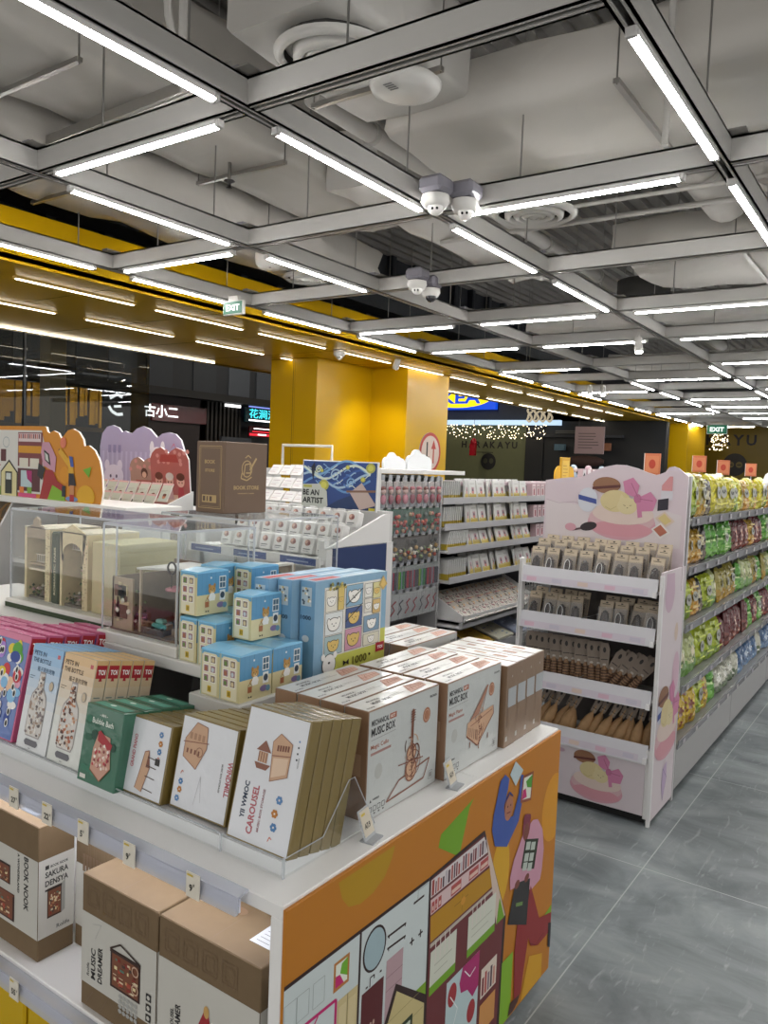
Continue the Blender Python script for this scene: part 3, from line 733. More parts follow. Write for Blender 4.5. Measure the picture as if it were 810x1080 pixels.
A.rect(0.145,0.569,0.05,0.06,'#b5793a').L(2).rect(0.151,0.576,0.038,0.047,'#dfe5d8').poly([(0.165,0.60),(0.189,0.585),(0.189,0.623),(0.17,0.618)],'#6fae2e').poly([(0.151,0.576),(0.178,0.576),(0.165,0.598),(0.151,0.60)],'#c2226e')
for x_ in (-0.0,0.035,0.081): A.frame(x_+0.002,0.572,0.034,0.05,0.0012,'#a3acab')
A.line([(0.02,0.556),(0.155,0.552),(0.155,0.35)],0.007,'#c2226e').line([(0.02,0.55),(0.04,0.53),(0.06,0.55),(0.08,0.53),(0.10,0.55)],0.004,'#c2226e')
A.L(1).rect(0.16,0.30,0.067,0.245,'#c9b98a').L(2).line([(0.193,0.545),(0.193,0.30)],0.002,'#8b7d55').rect(0.165,0.42,0.024,0.11,'#d3c498').rect(0.197,0.42,0.024,0.11,'#d3c498')
A.L(1).rect(0.0,0.18,0.15,0.12,'#b5282f').rect(0.0,0.045,0.225,0.10,'#7fae3a').L(2).ell(0.07,0.30,0.05,0.02,'#d9d4cc').rect(0.02,0.2,0.10,0.05,'#d8b0b0')
A.L(1).ell(0.283,0.592,0.042,0.048,DK,28).L(2).ell(0.283,0.592,0.037,0.043,'#9fb6bd',28)
A.line([(0.330,0.594),(0.402,0.591)],0.005,DK).line([(0.330,0.567),(0.402,0.562)],0.005,DK)
for x_,y_ in ((0.334,0.588),(0.397,0.585),(0.334,0.56),(0.397,0.556)): A.rect(x_,y_,0.003,0.008,DK)
A.line([(0.27,0.515),(0.27,0.535),(0.285,0.535),(0.285,0.527)],0.003,DK).line([(0.255,0.52),(0.262,0.52)],0.004,DK).line([(0.305,0.53),(0.312,0.53)],0.004,DK)
A.rect(0.242,0.36,0.079,0.153,'#5a2226').L(3).ell(0.277,0.43,0.004,0.006,'#c0a090',8).ell(0.288,0.43,0.004,0.006,'#c0a090',8)
A.L(1).rect(0.33,0.40,0.065,0.14,'#b79aa0').L(2).line([(0.33,0.50),(0.395,0.50)],0.0015,'#8d7278').line([(0.33,0.47),(0.395,0.47)],0.0015,'#8d7278')
for cx,cy in ((0.430,0.535),(0.466,0.537)): A.line([(cx-0.009,cy),(cx+0.009,cy)],0.004,DK).line([(cx,cy-0.009),(cx,cy+0.009)],0.004,DK)
A.line([(0.431,0.622),(0.475,0.622)],0.005,DK).line([(0.448,0.622),(0.448,0.645),(0.49,0.645)],0.0015,'#8d9796')
A.L(1).rect(0.40,0.045,0.105,0.36,'#7aa626')
# small house
A.L(3).poly([(0.275,0.045),(0.29,0.33),(0.37,0.469),(0.505,0.37),(0.508,0.045)],DK).L(4).poly([(0.292,0.045),(0.305,0.325),(0.374,0.45),(0.495,0.355),(0.498,0.045)],'#c7b883')
A.L(5)
for q_ in range(8): A.line([(0.31,0.08+q_*0.045),(0.49,0.08+q_*0.045)],0.0014,'#9a8c5c')
A.L(6).rect(0.36,0.07,0.085,0.29,'#2b3a22').L(7).rect(0.37,0.22,0.065,0.13,'#cdd4c2').line([(0.402,0.22),(0.402,0.35)],0.004,'#2b3a22').line([(0.37,0.285),(0.435,0.285)],0.004,'#2b3a22')
# tall shelf house
A.L(2).poly([(0.496,0.655),(0.767,0.667),(0.922,0.368),(0.91,0.045),(0.505,0.045)],DK).L(3).poly([(0.503,0.648),(0.764,0.656),(0.906,0.372),(0.895,0.045),(0.512,0.045)],'#6b2f33')
A.L(4).poly([(0.503,0.645),(0.766,0.650),(0.790,0.600),(0.504,0.603)],'#d6cfcf')
rb = random.Random(2); k = 0.508
while k < 0.77:
    w = 0.006+0.008*rb.random(); h = 0.024+0.014*rb.random(); A.L(5).rect(k,0.605,w*0.75,h,rb.choice(['#a04038','#7a3038','#c47a70','#5a4450','#b8b0b8','#8a4048'])); k += w+0.002
A.L(4).poly([(0.504,0.597),(0.795,0.592),(0.812,0.560),(0.507,0.560)],'#d3b9b9')
for x_,w in ((0.51,0.012),(0.525,0.010),(0.54,0.014),(0.60,0.05),(0.69,0.05),(0.75,0.045)): A.L(5).rect(x_,0.563,w,0.026,'#b05050').L(6).rect(x_+0.003,0.568,max(w-0.006,0.003),0.01,'#d8b8a8')
A.L(4).poly([(0.507,0.556),(0.814,0.552),(0.846,0.492),(0.511,0.492)],'#b5851a').L(5).line([(0.66,0.545),(0.66,0.50)],0.0015,'#7a5a10').line([(0.62,0.53),(0.69,0.53)],0.0015,'#7a5a10').ell(0.665,0.525,0.012,0.01,'#c98f30')
A.L(4).poly([(0.511,0.488),(0.848,0.486),(0.853,0.478),(0.511,0.478)],'#b9b2a6')
for (x0_,x1_) in ((0.515,0.638),(0.698,0.852)):
    A.L(5).rect(x0_,0.378,x1_-x0_,0.088,'#cfd2c4').rect(x0_,0.358,x1_-x0_,0.022,'#6fa022').L(6)
    for q_ in range(4): A.rect(x0_+0.02+q_*0.022,0.43,0.004,0.055,'#d8d0c8')
    A.line([(x0_+0.02,0.425),(x1_-0.02,0.425)],0.002,'#a9a99a').line([(x0_+0.02,0.405),(x1_-0.04,0.405)],0.002,'#a9a99a')
A.L(4).poly([(0.775,0.650),(0.916,0.372),(0.862,0.372),(0.820,0.505)],'#cdb9ac').L(5).poly([(0.862,0.37),(0.91,0.37),(0.875,0.44)],'#6fa022')
A.L(4).rect(0.60,0.10,0.17,0.245,'#b8cdd0').L(5).poly([(0.68,0.345),(0.77,0.345),(0.77,0.25),(0.74,0.235),(0.71,0.27),(0.675,0.28),(0.665,0.31)],'#a8286a').poly([(0.60,0.20),(0.64,0.19),(0.65,0.14),(0.62,0.10),(0.60,0.10)],'#a8286a').ell(0.63,0.30,0.022,0.03,'#a03238').ell(0.735,0.20,0.022,0.03,'#a03238')
A.L(6).line([(0.62,0.30),(0.66,0.25),(0.64,0.21),(0.68,0.17),(0.73,0.16)],0.003,'#e4e8e8').line([(0.69,0.33),(0.72,0.30),(0.75,0.31)],0.003,'#e4e8e8')
A.L(4).rect(0.786,0.20,0.09,0.082,'#d9cdbf').L(5)
for q_ in range(5): A.rect(0.792+q_*0.016,0.205,0.011,0.05+0.01*(q_%2),['#7a3038','#b05050','#8a7280','#5a4450','#c89080'][q_])
A.L(4).rect(0.786,0.10,0.09,0.082,'#c98f50').poly([(0.75,0.045),(0.80,0.13),(0.84,0.045)],'#b66a8a').poly([(0.66,0.045),(0.70,0.09),(0.74,0.045)],'#6fa022')
A.L(2).rect(0.912,0.045,0.07,0.19,'#7fae2a').poly([(1.12,0.22),(1.255,0.25),(1.255,0.16),(1.16,0.17)],'#7fae2a').poly([(1.05,0.045),(1.10,0.16),(1.2,0.12),(1.2,0.045)],'#cf9a1c')
# person in blue holding a tile, picture frame
A.L(5).poly([(0.83,0.600),(0.808,0.651),(0.813,0.689),(0.845,0.772),(0.872,0.782),(0.90,0.762),(0.893,0.735),(0.874,0.690),(0.885,0.655),(0.935,0.646),(0.967,0.70),(0.975,0.75),(0.992,0.745),(0.995,0.68),(0.974,0.618),(0.905,0.570)],'#3d56a0')
A.L(6).ell(0.905,0.678,0.026,0.034,'#a87058').L(7).line([(0.893,0.668),(0.915,0.665)],0.003,'#601818').ell(0.897,0.685,0.003,0.003,'#201010',6).ell(0.915,0.684,0.003,0.003,'#201010',6).poly([(0.88,0.70),(0.905,0.718),(0.932,0.70),(0.925,0.71),(0.905,0.725),(0.885,0.712)],'#2b3a78')
A.L(6).poly([(0.934,0.801),(0.988,0.760),(0.942,0.728),(0.902,0.772)],'#b9c8cc')
A.poly([(0.989,0.742),(1.061,0.735),(1.052,0.652),(0.978,0.667)],'#8a4a30').L(7).poly([(0.996,0.734),(1.053,0.728),(1.045,0.661),(0.986,0.674)],'#d9dccf').L(8).poly([(1.01,0.72),(1.053,0.728),(1.05,0.69),(1.02,0.70)],'#4f9a32').poly([(0.986,0.674),(1.02,0.672),(1.01,0.70),(0.992,0.70)],'#b8286a')
# person in pink with window frame and box, red trousers
A.L(5).poly([(1.075,0.585),(1.11,0.575),(1.15,0.53),(1.167,0.462),(1.16,0.40),(1.15,0.375),(1.084,0.369),(1.027,0.416),(0.94,0.432),(0.935,0.47),(0.955,0.512),(1.009,0.567)],'#c793a6')
A.L(6).ell(1.03,0.580,0.026,0.038,'#8a3a4a').L(7).ell(1.03,0.565,0.018,0.026,'#7a4438').ell(1.02,0.605,0.014,0.016,'#7a2c40').ell(1.045,0.60,0.013,0.013,'#7a2c40')
A.L(7).poly([(1.028,0.545),(1.122,0.512),(1.100,0.428),(1.006,0.468)],'#27301f').L(8)
for ax_,ay_ in ((1.036,0.528),(1.072,0.514),(1.028,0.497),(1.064,0.484),(1.02,0.473),(1.055,0.458)): A.poly([(ax_,ay_+0.006),(ax_+0.030,ay_-0.004),(ax_+0.024,ay_-0.026),(ax_-0.006,ay_-0.016)],'#b4bdb4')
A.L(6).poly([(0.972,0.438),(1.075,0.410),(1.066,0.273),(0.935,0.335)],'#2c2a2b').L(7).poly([(0.985,0.375),(1.03,0.36),(1.028,0.35),(0.983,0.365)],'#6a8a4a').ell(0.985,0.43,0.016,0.012,'#7a4438').ell(1.05,0.422,0.016,0.012,'#7a4438')
A.L(5).poly([(1.083,0.385),(1.115,0.33),(1.16,0.25),(1.256,0.225),(1.253,0.165),(1.16,0.165),(1.105,0.19),(1.085,0.225),(1.06,0.13),(1.048,0.072),(1.003,0.081),(0.991,0.233),(1.002,0.305),(1.050,0.30)],'#8e2a2c')
A.L(6).line([(1.10,0.20),(1.14,0.175),(1.2,0.185)],0.003,'#6a1a1e').poly([(1.045,0.075),(0.978,0.084),(0.965,0.050),(1.0,0.048),(1.03,0.058)],'#4a2a26').poly([(1.235,0.20),(1.258,0.19),(1.258,0.11),(1.24,0.12)],'#1f1d22')
mb.build('illustrated_end_panel', ctr)

# price rails with their tags
def rail(name, z, label, x=1.0, y1=3.05):
    t = thing(name, label, 'price rail', (x,0.98,z))
    mb = MB(); mb.prism([(0.028,0.0,0.003),(0.0,0.0,-0.001),(-0.006,0.0,-0.034),(0.002,0.0,-0.034),(0.008,0.0,-0.004),(0.028,0.0,0.0)],(0,y1-0.98,0),'#e6e8f0','rail_plastic')
    mb.box((0.004,0.0,-0.032),(0.008,y1-0.98,-0.005),'#dcdce6','gloss')
    for q_ in (-0.018,-0.006): mb.box((0.002,0,q_),(0.0045,y1-0.98,q_+0.002),'#a9abc4','gloss')
    mb.build('rail_body', t); return t
rail('price_rail', 0.808, 'clear plastic price rail along the upper edge of the white counter')
rail('price_rail', 0.350, 'clear plastic price rail along the lower shelf edge above the yellow plinth')
def ptag(y, z, txt, label, x=0.992):
    mb = MB(); mb.box((x-0.002,y-0.018,z-0.024),(x,y+0.018,z+0.024),'#d8d2c4','card')
    A = Art(mb,(x-0.002,y+0.018,z-0.024),nY,Z); A.text(txt,0.009,0.012,0.014,'#33302c').L(1).text('9',0.009+0.014*(0.75*len(txt)),0.022,0.006,'#33302c').rect(0.003,0.041,0.016,0.004,'#c9b040')
    o = mb.build('price_tag'); tag(o,label,'price tag','price tags on the counter rails')
for y_, t_, l_ in ((1.835,'27','left edge of the photo'),(1.696,'27','pale cartoon bottle box'),(1.563,'22','beige bottle box'),(1.430,'5','green box'),(1.276,'9','grand piano box'),(1.088,'9','carousel box')):
    ptag(y_, 0.796, t_, 'cream price tag on the upper rail beneath the %s' % l_)
for y_, t_, l_ in ((1.785,'60','leftmost on'),(1.686,'55','right one of the pair on')): ptag(y_, 0.338, t_, 'cream price tag, %s the lower rail above the yellow plinth' % l_)
def ledge_tag(x, y, label):
    t = thing('price_stand', label, 'price stand', (x,y,TOP), 0.15)
    R_ = Matrix.Rotation(-0.35,4,'X')
    mb = MB(); mb.box((-0.024,-0.001,0.002),(0.024,0.001,0.066),'#f0f2f4','acrylic_edge',M=R_); mb.box((-0.024,-0.018,0),(0.024,0.014,0.003),'#f0f2f4','acrylic_edge'); mb.build('holder', t)
    mb = MB(); mb.box((-0.020,-0.0025,0.010),(0.020,-0.0012,0.062),'#cfc6b4','card',M=R_); o_ = R_ @ Vector((-0.020,-0.0025,0.010)); A = Art(mb,o_,R_.to_3x3()@Vector(X),R_.to_3x3()@Vector(Z)); A.text('A7.9',0.006,0.014,0.012,'#33302c',w=0.024).rect(0.003,0.042,0.016,0.005,'#c9b040'); mb.build('card', t)
ledge_tag(1.335,0.925,'small price stand on the ledge before the cello music box'); ledge_tag(1.69,0.925,'small price stand on the ledge before the piano music box')
# acrylic fence round the front products
t = thing('acrylic_fence', 'low clear acrylic fence holding the leaning boxes on the counter', 'fence', (1.097,0.958,TOP+0.0006))
mb = MB(); mb.box((0,0,0),(0.003,2.08,0.038),'#ffffff','acrylic'); mb.box((0,0,0.0365),(0.003,2.08,0.038),'#ffffff','acrylic_edge'); mb.box((-0.001,0,0),(0.004,0.003,0.040),'#ffffff','acrylic_edge'); mb.box((-0.0005,0.17,0),(0.0035,0.172,0.038),'#ffffff','acrylic_edge'); mb.build('front_strip', t)
mb = MB(); mb.prism([(0.003,0,0),(0.30,0,0),(0.22,0,0.13),(0.20,0,0.13),(0.12,0,0.038),(0.003,0,0.038)],(0,0.003,0),'#ffffff','acrylic'); mb.tube([(0.003,0.0015,0.038),(0.12,0.0015,0.038),(0.20,0.0015,0.13),(0.22,0.0015,0.13),(0.30,0.0015,0.002)],0.0014,'#ffffff','acrylic_edge',n=4); mb.build('side_strip', t)

# ---------------------------------------------------------------- product art helpers
BR='#8a5a48'; TAN='#c7a183'
def model_art(A, cx, cy, s, kind, l=3):
    """engraved-wood pictures of the kits"""
    rr_ = random.Random(len(kind)*7)
    if kind in ('cello','piano'):
        for q in range(34):
            a_ = rr_.random()*6.28; b_ = a_+0.6+rr_.random(); rx_ = (.05+.16*rr_.random())*s; ox = (rr_.random()-.5)*.12*s; oy = (rr_.random()-.62)*.34*s
            A.L(l+1+q%3).line([(cx+ox+rx_*.62*math.cos(a_+(b_-a_)*w_/4), cy+oy+rx_*.85*math.sin(a_+(b_-a_)*w_/4)) for w_ in range(5)], (.006+.010*rr_.random())*s, rr_.choice(['#7a4c3c','#a87c66','#8a5a48','#5a3428','#c7a183']))
    if kind == 'house':
        A.L(l).poly([(cx-.0*s,cy-.5*s),(cx+.45*s,cy-.32*s),(cx+.45*s,cy+.35*s),(cx+.1*s,cy+.5*s),(cx-.08*s,cy+.30*s)],TAN).L(l+1).poly([(cx+.02*s,cy-.42*s),(cx+.40*s,cy-.27*s),(cx+.40*s,cy+.05*s),(cx+.0*s,cy-.02*s)],'#dcc0a6').line([(cx,cy-.5*s),(cx+.45*s,cy-.32*s),(cx+.45*s,cy+.35*s),(cx+.1*s,cy+.5*s),(cx-.08*s,cy+.30*s),(cx,cy-.5*s)],.012*s,BR).line([(cx-.05*s,cy+.02*s),(cx+.45*s,cy+.1*s)],.02*s,BR)
        A.L(l+2)
        for i in range(5): A.rect(cx+.06*s+i*.07*s,cy+.14*s+i*.01*s,.045*s,.12*s,'#7a4c3c')
        A.L(l).poly([(cx-.5*s,cy+.05*s),(cx-.28*s,cy+.28*s),(cx-.08*s,cy+.05*s)],BR).rect(cx-.42*s,cy-.18*s,.26*s,.22*s,TAN).poly([(cx-.5*s,cy-.2*s),(cx-.05*s,cy-.2*s),(cx-.15*s,cy-.32*s),(cx-.42*s,cy-.32*s)],BR).L(l+1)
        for i in range(4): A.rect(cx-.41*s+i*.07*s,cy-.17*s,.02*s,.2*s,'#7a4c3c')
    elif kind == 'mill':
        A.L(l).poly([(cx-.35*s,cy+.1*s),(cx-.05*s,cy+.5*s),(cx+.3*s,cy+.45*s),(cx+.35*s,cy+.0*s),(cx+.1*s,cy-.5*s),(cx-.35*s,cy-.3*s)],TAN).L(l+1).line([(cx-.35*s,cy+.1*s),(cx-.05*s,cy+.5*s),(cx+.3*s,cy+.45*s),(cx+.35*s,cy),(cx+.1*s,cy-.5*s),(cx-.35*s,cy-.3*s),(cx-.35*s,cy+.1*s)],.014*s,BR)
        for i in range(4): A.rect(cx-.22*s+i*.13*s,cy+.12*s,.08*s,.14*s,'#ab8468'); A.rect(cx-.26*s+i*.12*s,cy-.2*s,.05*s,.1*s,'#7a4c3c')
        A.L(l+2).line([(cx-.4*s,cy+.02*s),(cx+.4*s,cy+.12*s)],.02*s,BR).ring(cx+.15*s,cy-.12*s,.10*s,.10*s,.015*s,BR)
    elif kind == 'grand':
        A.L(l).poly([(cx-.3*s,cy-.45*s),(cx-.05*s,cy-.5*s),(cx+.12*s,cy+.1*s),(cx+.02*s,cy+.5*s),(cx-.12*s,cy+.45*s),(cx-.2*s,cy)],TAN).L(l+1).poly([(cx-.02*s,cy+.1*s),(cx+.12*s,cy+.1*s),(cx+.02*s,cy+.48*s)],'#7a4c3c').line([(cx-.3*s,cy-.45*s),(cx-.2*s,cy),(cx-.12*s,cy+.45*s),(cx+.02*s,cy+.5*s),(cx+.12*s,cy+.1*s),(cx-.05*s,cy-.5*s)],.02*s,BR)
        for q in (-.4,-.1,.15,.35): A.line([(cx,cy+q*s),(cx+.35*s,cy+(q-.02)*s)],.02*s,'#4c3a34')
        A.rect(cx+.28*s,cy+.22*s,.16*s,.16*s,'#33302e')
    elif kind == 'cello':
        A.L(l).line([(cx-.5*s,cy-.48*s),(cx+.30*s,cy-.44*s),(cx+.42*s,cy-.22*s),(cx-.25*s,cy-.30*s),(cx-.5*s,cy-.48*s)],.02*s,BR).ell(cx,cy-.25*s,.12*s,.13*s,TAN).ell(cx,cy-.04*s,.10*s,.10*s,TAN).rect(cx-.02*s,cy,.045*s,.42*s,BR).ell(cx+.01*s,cy+.43*s,.035*s,.06*s,BR)
        A.L(l+1).ring(cx,cy-.25*s,.12*s,.13*s,.018*s,BR).ring(cx,cy-.04*s,.10*s,.10*s,.018*s,BR).ring(cx+.04*s,cy-.18*s,.16*s,.16*s,.012*s,BR).ring(cx+.1*s,cy-.05*s,.07*s,.09*s,.02*s,'#6a4236').line([(cx-.28*s,cy-.12*s),(cx+.26*s,cy-.16*s)],.014*s,BR).line([(cx+.02*s,cy-.38*s),(cx+.02*s,cy+.38*s)],.012*s,'#5a3428')
        for q in range(5): A.line([(cx-.04*s,cy+(.34+.03*q)*s),(cx+.06*s,cy+(.35+.03*q)*s)],.01*s,'#6a4236')
    elif kind == 'piano':
        A.L(l).poly([(cx-.42*s,cy-.18*s),(cx-.05*s,cy-.42*s),(cx+.48*s,cy-.02*s),(cx+.45*s,cy+.12*s),(cx+.05*s,cy+.08*s),(cx-.40*s,cy+.02*s)],TAN).L(l+1).line([(cx-.42*s,cy-.18*s),(cx-.05*s,cy-.42*s),(cx+.48*s,cy-.02*s),(cx+.45*s,cy+.12*s)],.022*s,BR).poly([(cx-.32*s,cy+.04*s),(cx-.05*s,cy+.08*s),(cx+.26*s,cy+.5*s),(cx+.2*s,cy+.5*s)],'#a87c66').line([(cx-.32*s,cy+.04*s),(cx+.24*s,cy+.5*s),(cx+.05*s,cy+.08*s)],.016*s,BR)
        for q in range(7): A.line([(cx-.36*s+q*.06*s,cy-.19*s-q*.03*s),(cx-.36*s+q*.06*s,cy-.06*s-q*.02*s)],.012*s,'#6a4236')
        for q in (-.3,0,.3): A.line([(cx+q*s,cy-.3*s),(cx+q*s,cy-.48*s+abs(q)*.3*s)],.025*s,BR)
        A.line([(cx-.3*s,cy-.05*s),(cx+.42*s,cy+.06*s)],.014*s,BR)
def flowers(A, pts, s):
    cols = ['#5a86b8','#b9782e','#4a7cb0','#c9725a']
    for i, (x, y) in enumerate(pts):
        c = cols[i % 4]; A.L(2)
        if i == 3: A.line([(x-s*.4,y-s*.4),(x-s*.1,y+s*.4),(x+s*.4,y+s*.1)],s*.18,c); continue
        for k in range(6): A.ell(x+s*.45*math.cos(k*PI/3),y+s*.45*math.sin(k*PI/3),s*.3,s*.3,c,8)
        A.L(3).ell(x,y,s*.18,s*.18,'#e8e0d6',8)

# leaned box prototype: front face looks toward -x, width along y
def carton(w, d, h, body, m='card'):
    mb = MB(); mb.box((0,-w/2,0),(d,w/2,h), body, m, bev=0.0012)
    F = Art(mb,(0,w/2,0),nY,Z); S = Art(mb,(0,-w/2,0),X,Z); Tp = Art(mb,(0,w/2,h),nY,X)
    return mb, F, S, Tp
def gold_box(kind, title, w, d, h):
    mb, F, S, Tp = carton(w, d, h, '#7d6a35', 'wrapped')
    F.rect(0.004,0.004,w-0.008,h-0.008,'#d8dbe0','wrapped'); F.l = 1
    if kind == 'house':
        F.L(2).text('YII WMOC',0.040,0.045,0.013,'#26374f',w=0.075,rot=PI/2).text(title,0.068,0.020,0.017,'#b5616a',w=0.098,rot=PI/2).text('MUSIC BOX STORAGE',0.085,0.03,0.006,'#9a6a72',w=0.085,rot=PI/2)
        model_art(F,0.090,0.182,0.098,'house'); flowers(F,[(0.125,0.104),(0.119,0.076),(0.122,0.05),(0.118,0.025)],0.012)
        for k in range(4): F.L(2).ell(0.150,0.19+k*0.012,0.0022,0.0022,['#30343a','#30343a','#30343a','#5a86b8'][k],8)
        F.text('ROTATING',0.157,0.175,0.003,'#888',rot=PI/2)
    elif kind == 'mill':
        F.L(2).text(title,w-0.018,0.135,0.014,'#b5616a',w=0.075,rot=-PI/2).text('MUSIC BOX STORAGE',w-0.036,0.125,0.005,'#777',w=0.06,rot=-PI/2); model_art(F,0.055,0.145,0.10,'mill'); flowers(F,[(0.022,0.022),(0.026,0.042),(0.026,0.06),(0.026,0.08)],0.010)
        F.L(2).line([(0.075,0.02),(0.085,0.085),(0.095,0.03)],0.001,'#b8b8bc')
    else:
        F.L(2).text('YII WMOC',0.020,0.068,0.010,'#26374f',w=0.065,rot=PI/2).text(title,0.040,0.06,0.011,'#b5616a',w=0.075,rot=PI/2); model_art(F,0.085,0.06,0.095,'grand'); flowers(F,[(w-0.032,0.15),(w-0.030,0.13),(w-0.030,0.112),(w-0.030,0.096)],0.010)
    return mb
def stack(mb, name, y, zb, x0, tilt, d, n, lab, cat, grp, gap=0.002):
    """lean a row of equal boxes back; lab(i) gives each its label"""
    k_ = 0.972; x0 *= k_; y *= k_; zb = 1.6-(1.6-zb)*k_
    first = None; dx = (d*k_+gap)/math.cos(tilt)*0.985; dz = min(0.0072, 0.026/max(1,n-1))
    for i in range(n):
        loc = (x0+i*dx, y, zb-i*dz); 
        if first is None: first = mb.build(name, loc=loc, rot=(0,tilt,0)); first.scale = (k_,)*3; tag(first, lab(i), cat, grp)
        else:
            o = first.copy(); C.objects.link(o); o.location = loc; o['label'] = lab(i)
    return first
B4 = TOP + 0.006
tray_mb = MB(); tray_mb.prism([(1.105,0.965,TOP),(1.105,0.965,TOP+0.0275),(1.112,0.965,TOP+0.0275),(1.27,0.965,TOP+0.0015),(1.40,0.965,TOP+0.0012),(1.40,0.965,TOP)],(0,2.07,0),'#e4e4e6','satin_white'); o = tray_mb.build('product_tray'); tag(o,'sloping white tray under the leaning product boxes','tray')
def lab_of(front, rest): return lambda i: front if i == 0 else rest % nth(i)
stack(gold_box('house','CAROUSEL',0.172,0.032,0.272),'kit_box',1.077,B4,1.146,0.235,0.032,5,lab_of('large gold and white carousel kit box leaning at the counter corner','gold-edged carousel kit box, %s behind the front one'),'box','carousel kit boxes')
stack(gold_box('mill','WINDMILL',0.178,0.032,0.206),'kit_box',1.277,B4,1.166,0.19,0.032,6,lab_of('white windmill kit box left of the carousel box','gold-edged windmill kit box, %s behind its front one'),'box','windmill kit boxes')
stack(gold_box('grand','GRAND PIANO',0.150,0.034,0.176),'kit_box',1.452,B4,1.150,0.19,0.034,6,lab_of('white grand piano kit box between green box and windmill box','gold-edged grand piano kit box, %s behind its front one'),'box','grand piano kit boxes')
# green box
mb, F, S, Tp = carton(0.140,0.055,0.184,'#2f6a52','wrapped')
for k in range(14): F.L(1).ell(0.012+0.12*rnd.random(),0.02+0.15*rnd.random(),0.012,0.008,rnd.choice(['#2a5f49','#35745b','#3b7c62']),10)
F.L(2).text('Bubble Bath',0.03,0.142,0.013,'#e6efe4',w=0.08).text('~ MINI ~',0.055,0.162,0.006,'#e6efe4',w=0.03)
F.L(3).poly([(0.045,0.035),(0.085,0.015),(0.118,0.05),(0.105,0.12),(0.06,0.125),(0.047,0.085)],'#c79a86').L(4).poly([(0.058,0.125),(0.066,0.13),(0.115,0.105),(0.11,0.088),(0.06,0.105)],'#a8323a')
for k in range(46): F.L(5).ell(0.053+0.055*rnd.random(),0.04+0.06*rnd.random(),0.004,0.004,rnd.choice(['#b8404a','#e0c4b4','#d8a8a0','#8a3a40','#f0e6dc']),7)
F.L(6).line([(0.045,0.035),(0.085,0.015),(0.118,0.05)],0.002,'#8a5a3a').L(1).ell(0.045,0.115,0.012,0.012,'#1f4a3a').ell(0.118,0.10,0.01,0.01,'#1f4a3a').rect(0.01,0.008,0.022,0.010,'#d8d8d0')
Tp.L(1).rect(0.01,0.01,0.12,0.03,'#4e9a84').L(2).ell(0.06,0.03,0.01,0.006,'#d8e8e0')
stack(mb,'kit_box',1.578,B4,1.122,0.15,0.055,4,lab_of('green bath scene kit box with a pink bottle picture','green kit box, %s behind its front one'),'box','green kit boxes')
def bottle_box(topcol, botcol, txtcol, fill, w=0.134, d=0.034, h=0.272):
    mb, F, S, Tp = carton(w, d, h, '#cfd2d0', 'wrapped')
    A_ = lin(topcol); B_ = lin(botcol)
    n = 12
    for i in range(n):                      # printed colour fade
        t = min(1, (n-1-i)/7.0); c = tuple(A_[k]*(1-t)+B_[k]*t for k in range(4))
        F.L(0).rect(0,h*i/n,w,h/n,c,'wrapped'); S.L(0).rect(0,h*i/n,d,h/n,c,'wrapped')
    Tp.rect(0.001,0.001,w-0.002,d-0.002,topcol)
    F.L(1).text('PETS IN',0.008,h-0.028,0.012,txtcol,w=0.055).text('THE BOTTLE',0.008,h-0.046,0.012,txtcol,w=0.080).text('瓶子里的宠物',0.034,h-0.068,0.013,txtcol,w=0.076).rect(w-0.022,h-0.024,0.012,0.010,'#c03a44','wrapped').scribble(0.006,h-0.09,0.025,0.012,txtcol,2)
    cx = w*0.47
    F.L(2).poly([(cx-.030,.035),(cx+.030,.035),(cx+.037,.05),(cx+.037,.125),(cx+.032,.145),(cx+.014,.165),(cx+.012,.205),(cx-.012,.205),(cx-.014,.165),(cx-.032,.145),(cx-.037,.125),(cx-.037,.05)],'#a39c9a').L(3).poly([(cx-.028,.038),(cx+.028,.038),(cx+.034,.052),(cx+.034,.123),(cx+.029,.142),(cx+.011,.162),(cx+.010,.200),(cx-.010,.200),(cx-.011,.162),(cx-.029,.142),(cx-.034,.123),(cx-.034,.052)],'#d9d5d0')
    r = random.Random(len(topcol)+ord(topcol[1]))
    for k in range(130):
        y = .043+.15*r.random(); wmax = .031 if y < .125 else (.009 if y > .16 else .031-(y-.125)*.6)
        F.L(4+(k%3)).ell(cx+(2*r.random()-1)*wmax, y, .003+.003*r.random(), .003+.002*r.random(), r.choice(fill), 7)
    F.L(2).ell(cx+.045,.175,.010,.013,'#9a9692',10).L(3).ell(cx+.045,.175,.008,.011,'#cdbba0',10)
    F.L(1).poly([(cx-.024,.012),(cx+.024,.012),(cx+.030,.018),(cx+.030,.022),(cx+.024,.028),(cx-.024,.028),(cx-.030,.022),(cx-.030,.018)],'#6a6a70').text('small print here'[:0] or 'TOYS',cx-.008,.004,.003,'#555')
    S.L(1).poly([(0.002,h-0.045),(d-0.002,h-0.045),(d-0.002,h-0.012),(0.002,h-0.012)],'#a8202e').poly([(d/2-0.005,h-0.052),(d/2+0.005,h-0.052),(d/2+0.003,h-0.044),(d/2-0.003,h-0.044)],'#a8202e').L(2).text('TOI',0.007,h-0.036,0.013,'#ffffff',w=0.021)
    S.L(1).scribble(0.006,h-0.105,0.02,0.02,'#7a8a84',2,0.003).ell(d/2,0.11,0.008,0.014,'#8a7a70',8).rect(0.004,0.03,0.025,0.05,'#b9c6b2')
    return mb
stack(bottle_box('#d8b27c','#d9dcd6','#5a4a38',['#8a5a44','#e8e2d8','#c28a66','#5a4038','#d8b8a0','#b06a50']),'puzzle_box',1.752,B4,1.150,0.19,0.034,5,lab_of('beige-topped bottle puzzle box beside the green box','beige-topped bottle puzzle box with red label, %s behind its front one'),'box','beige bottle puzzle boxes')
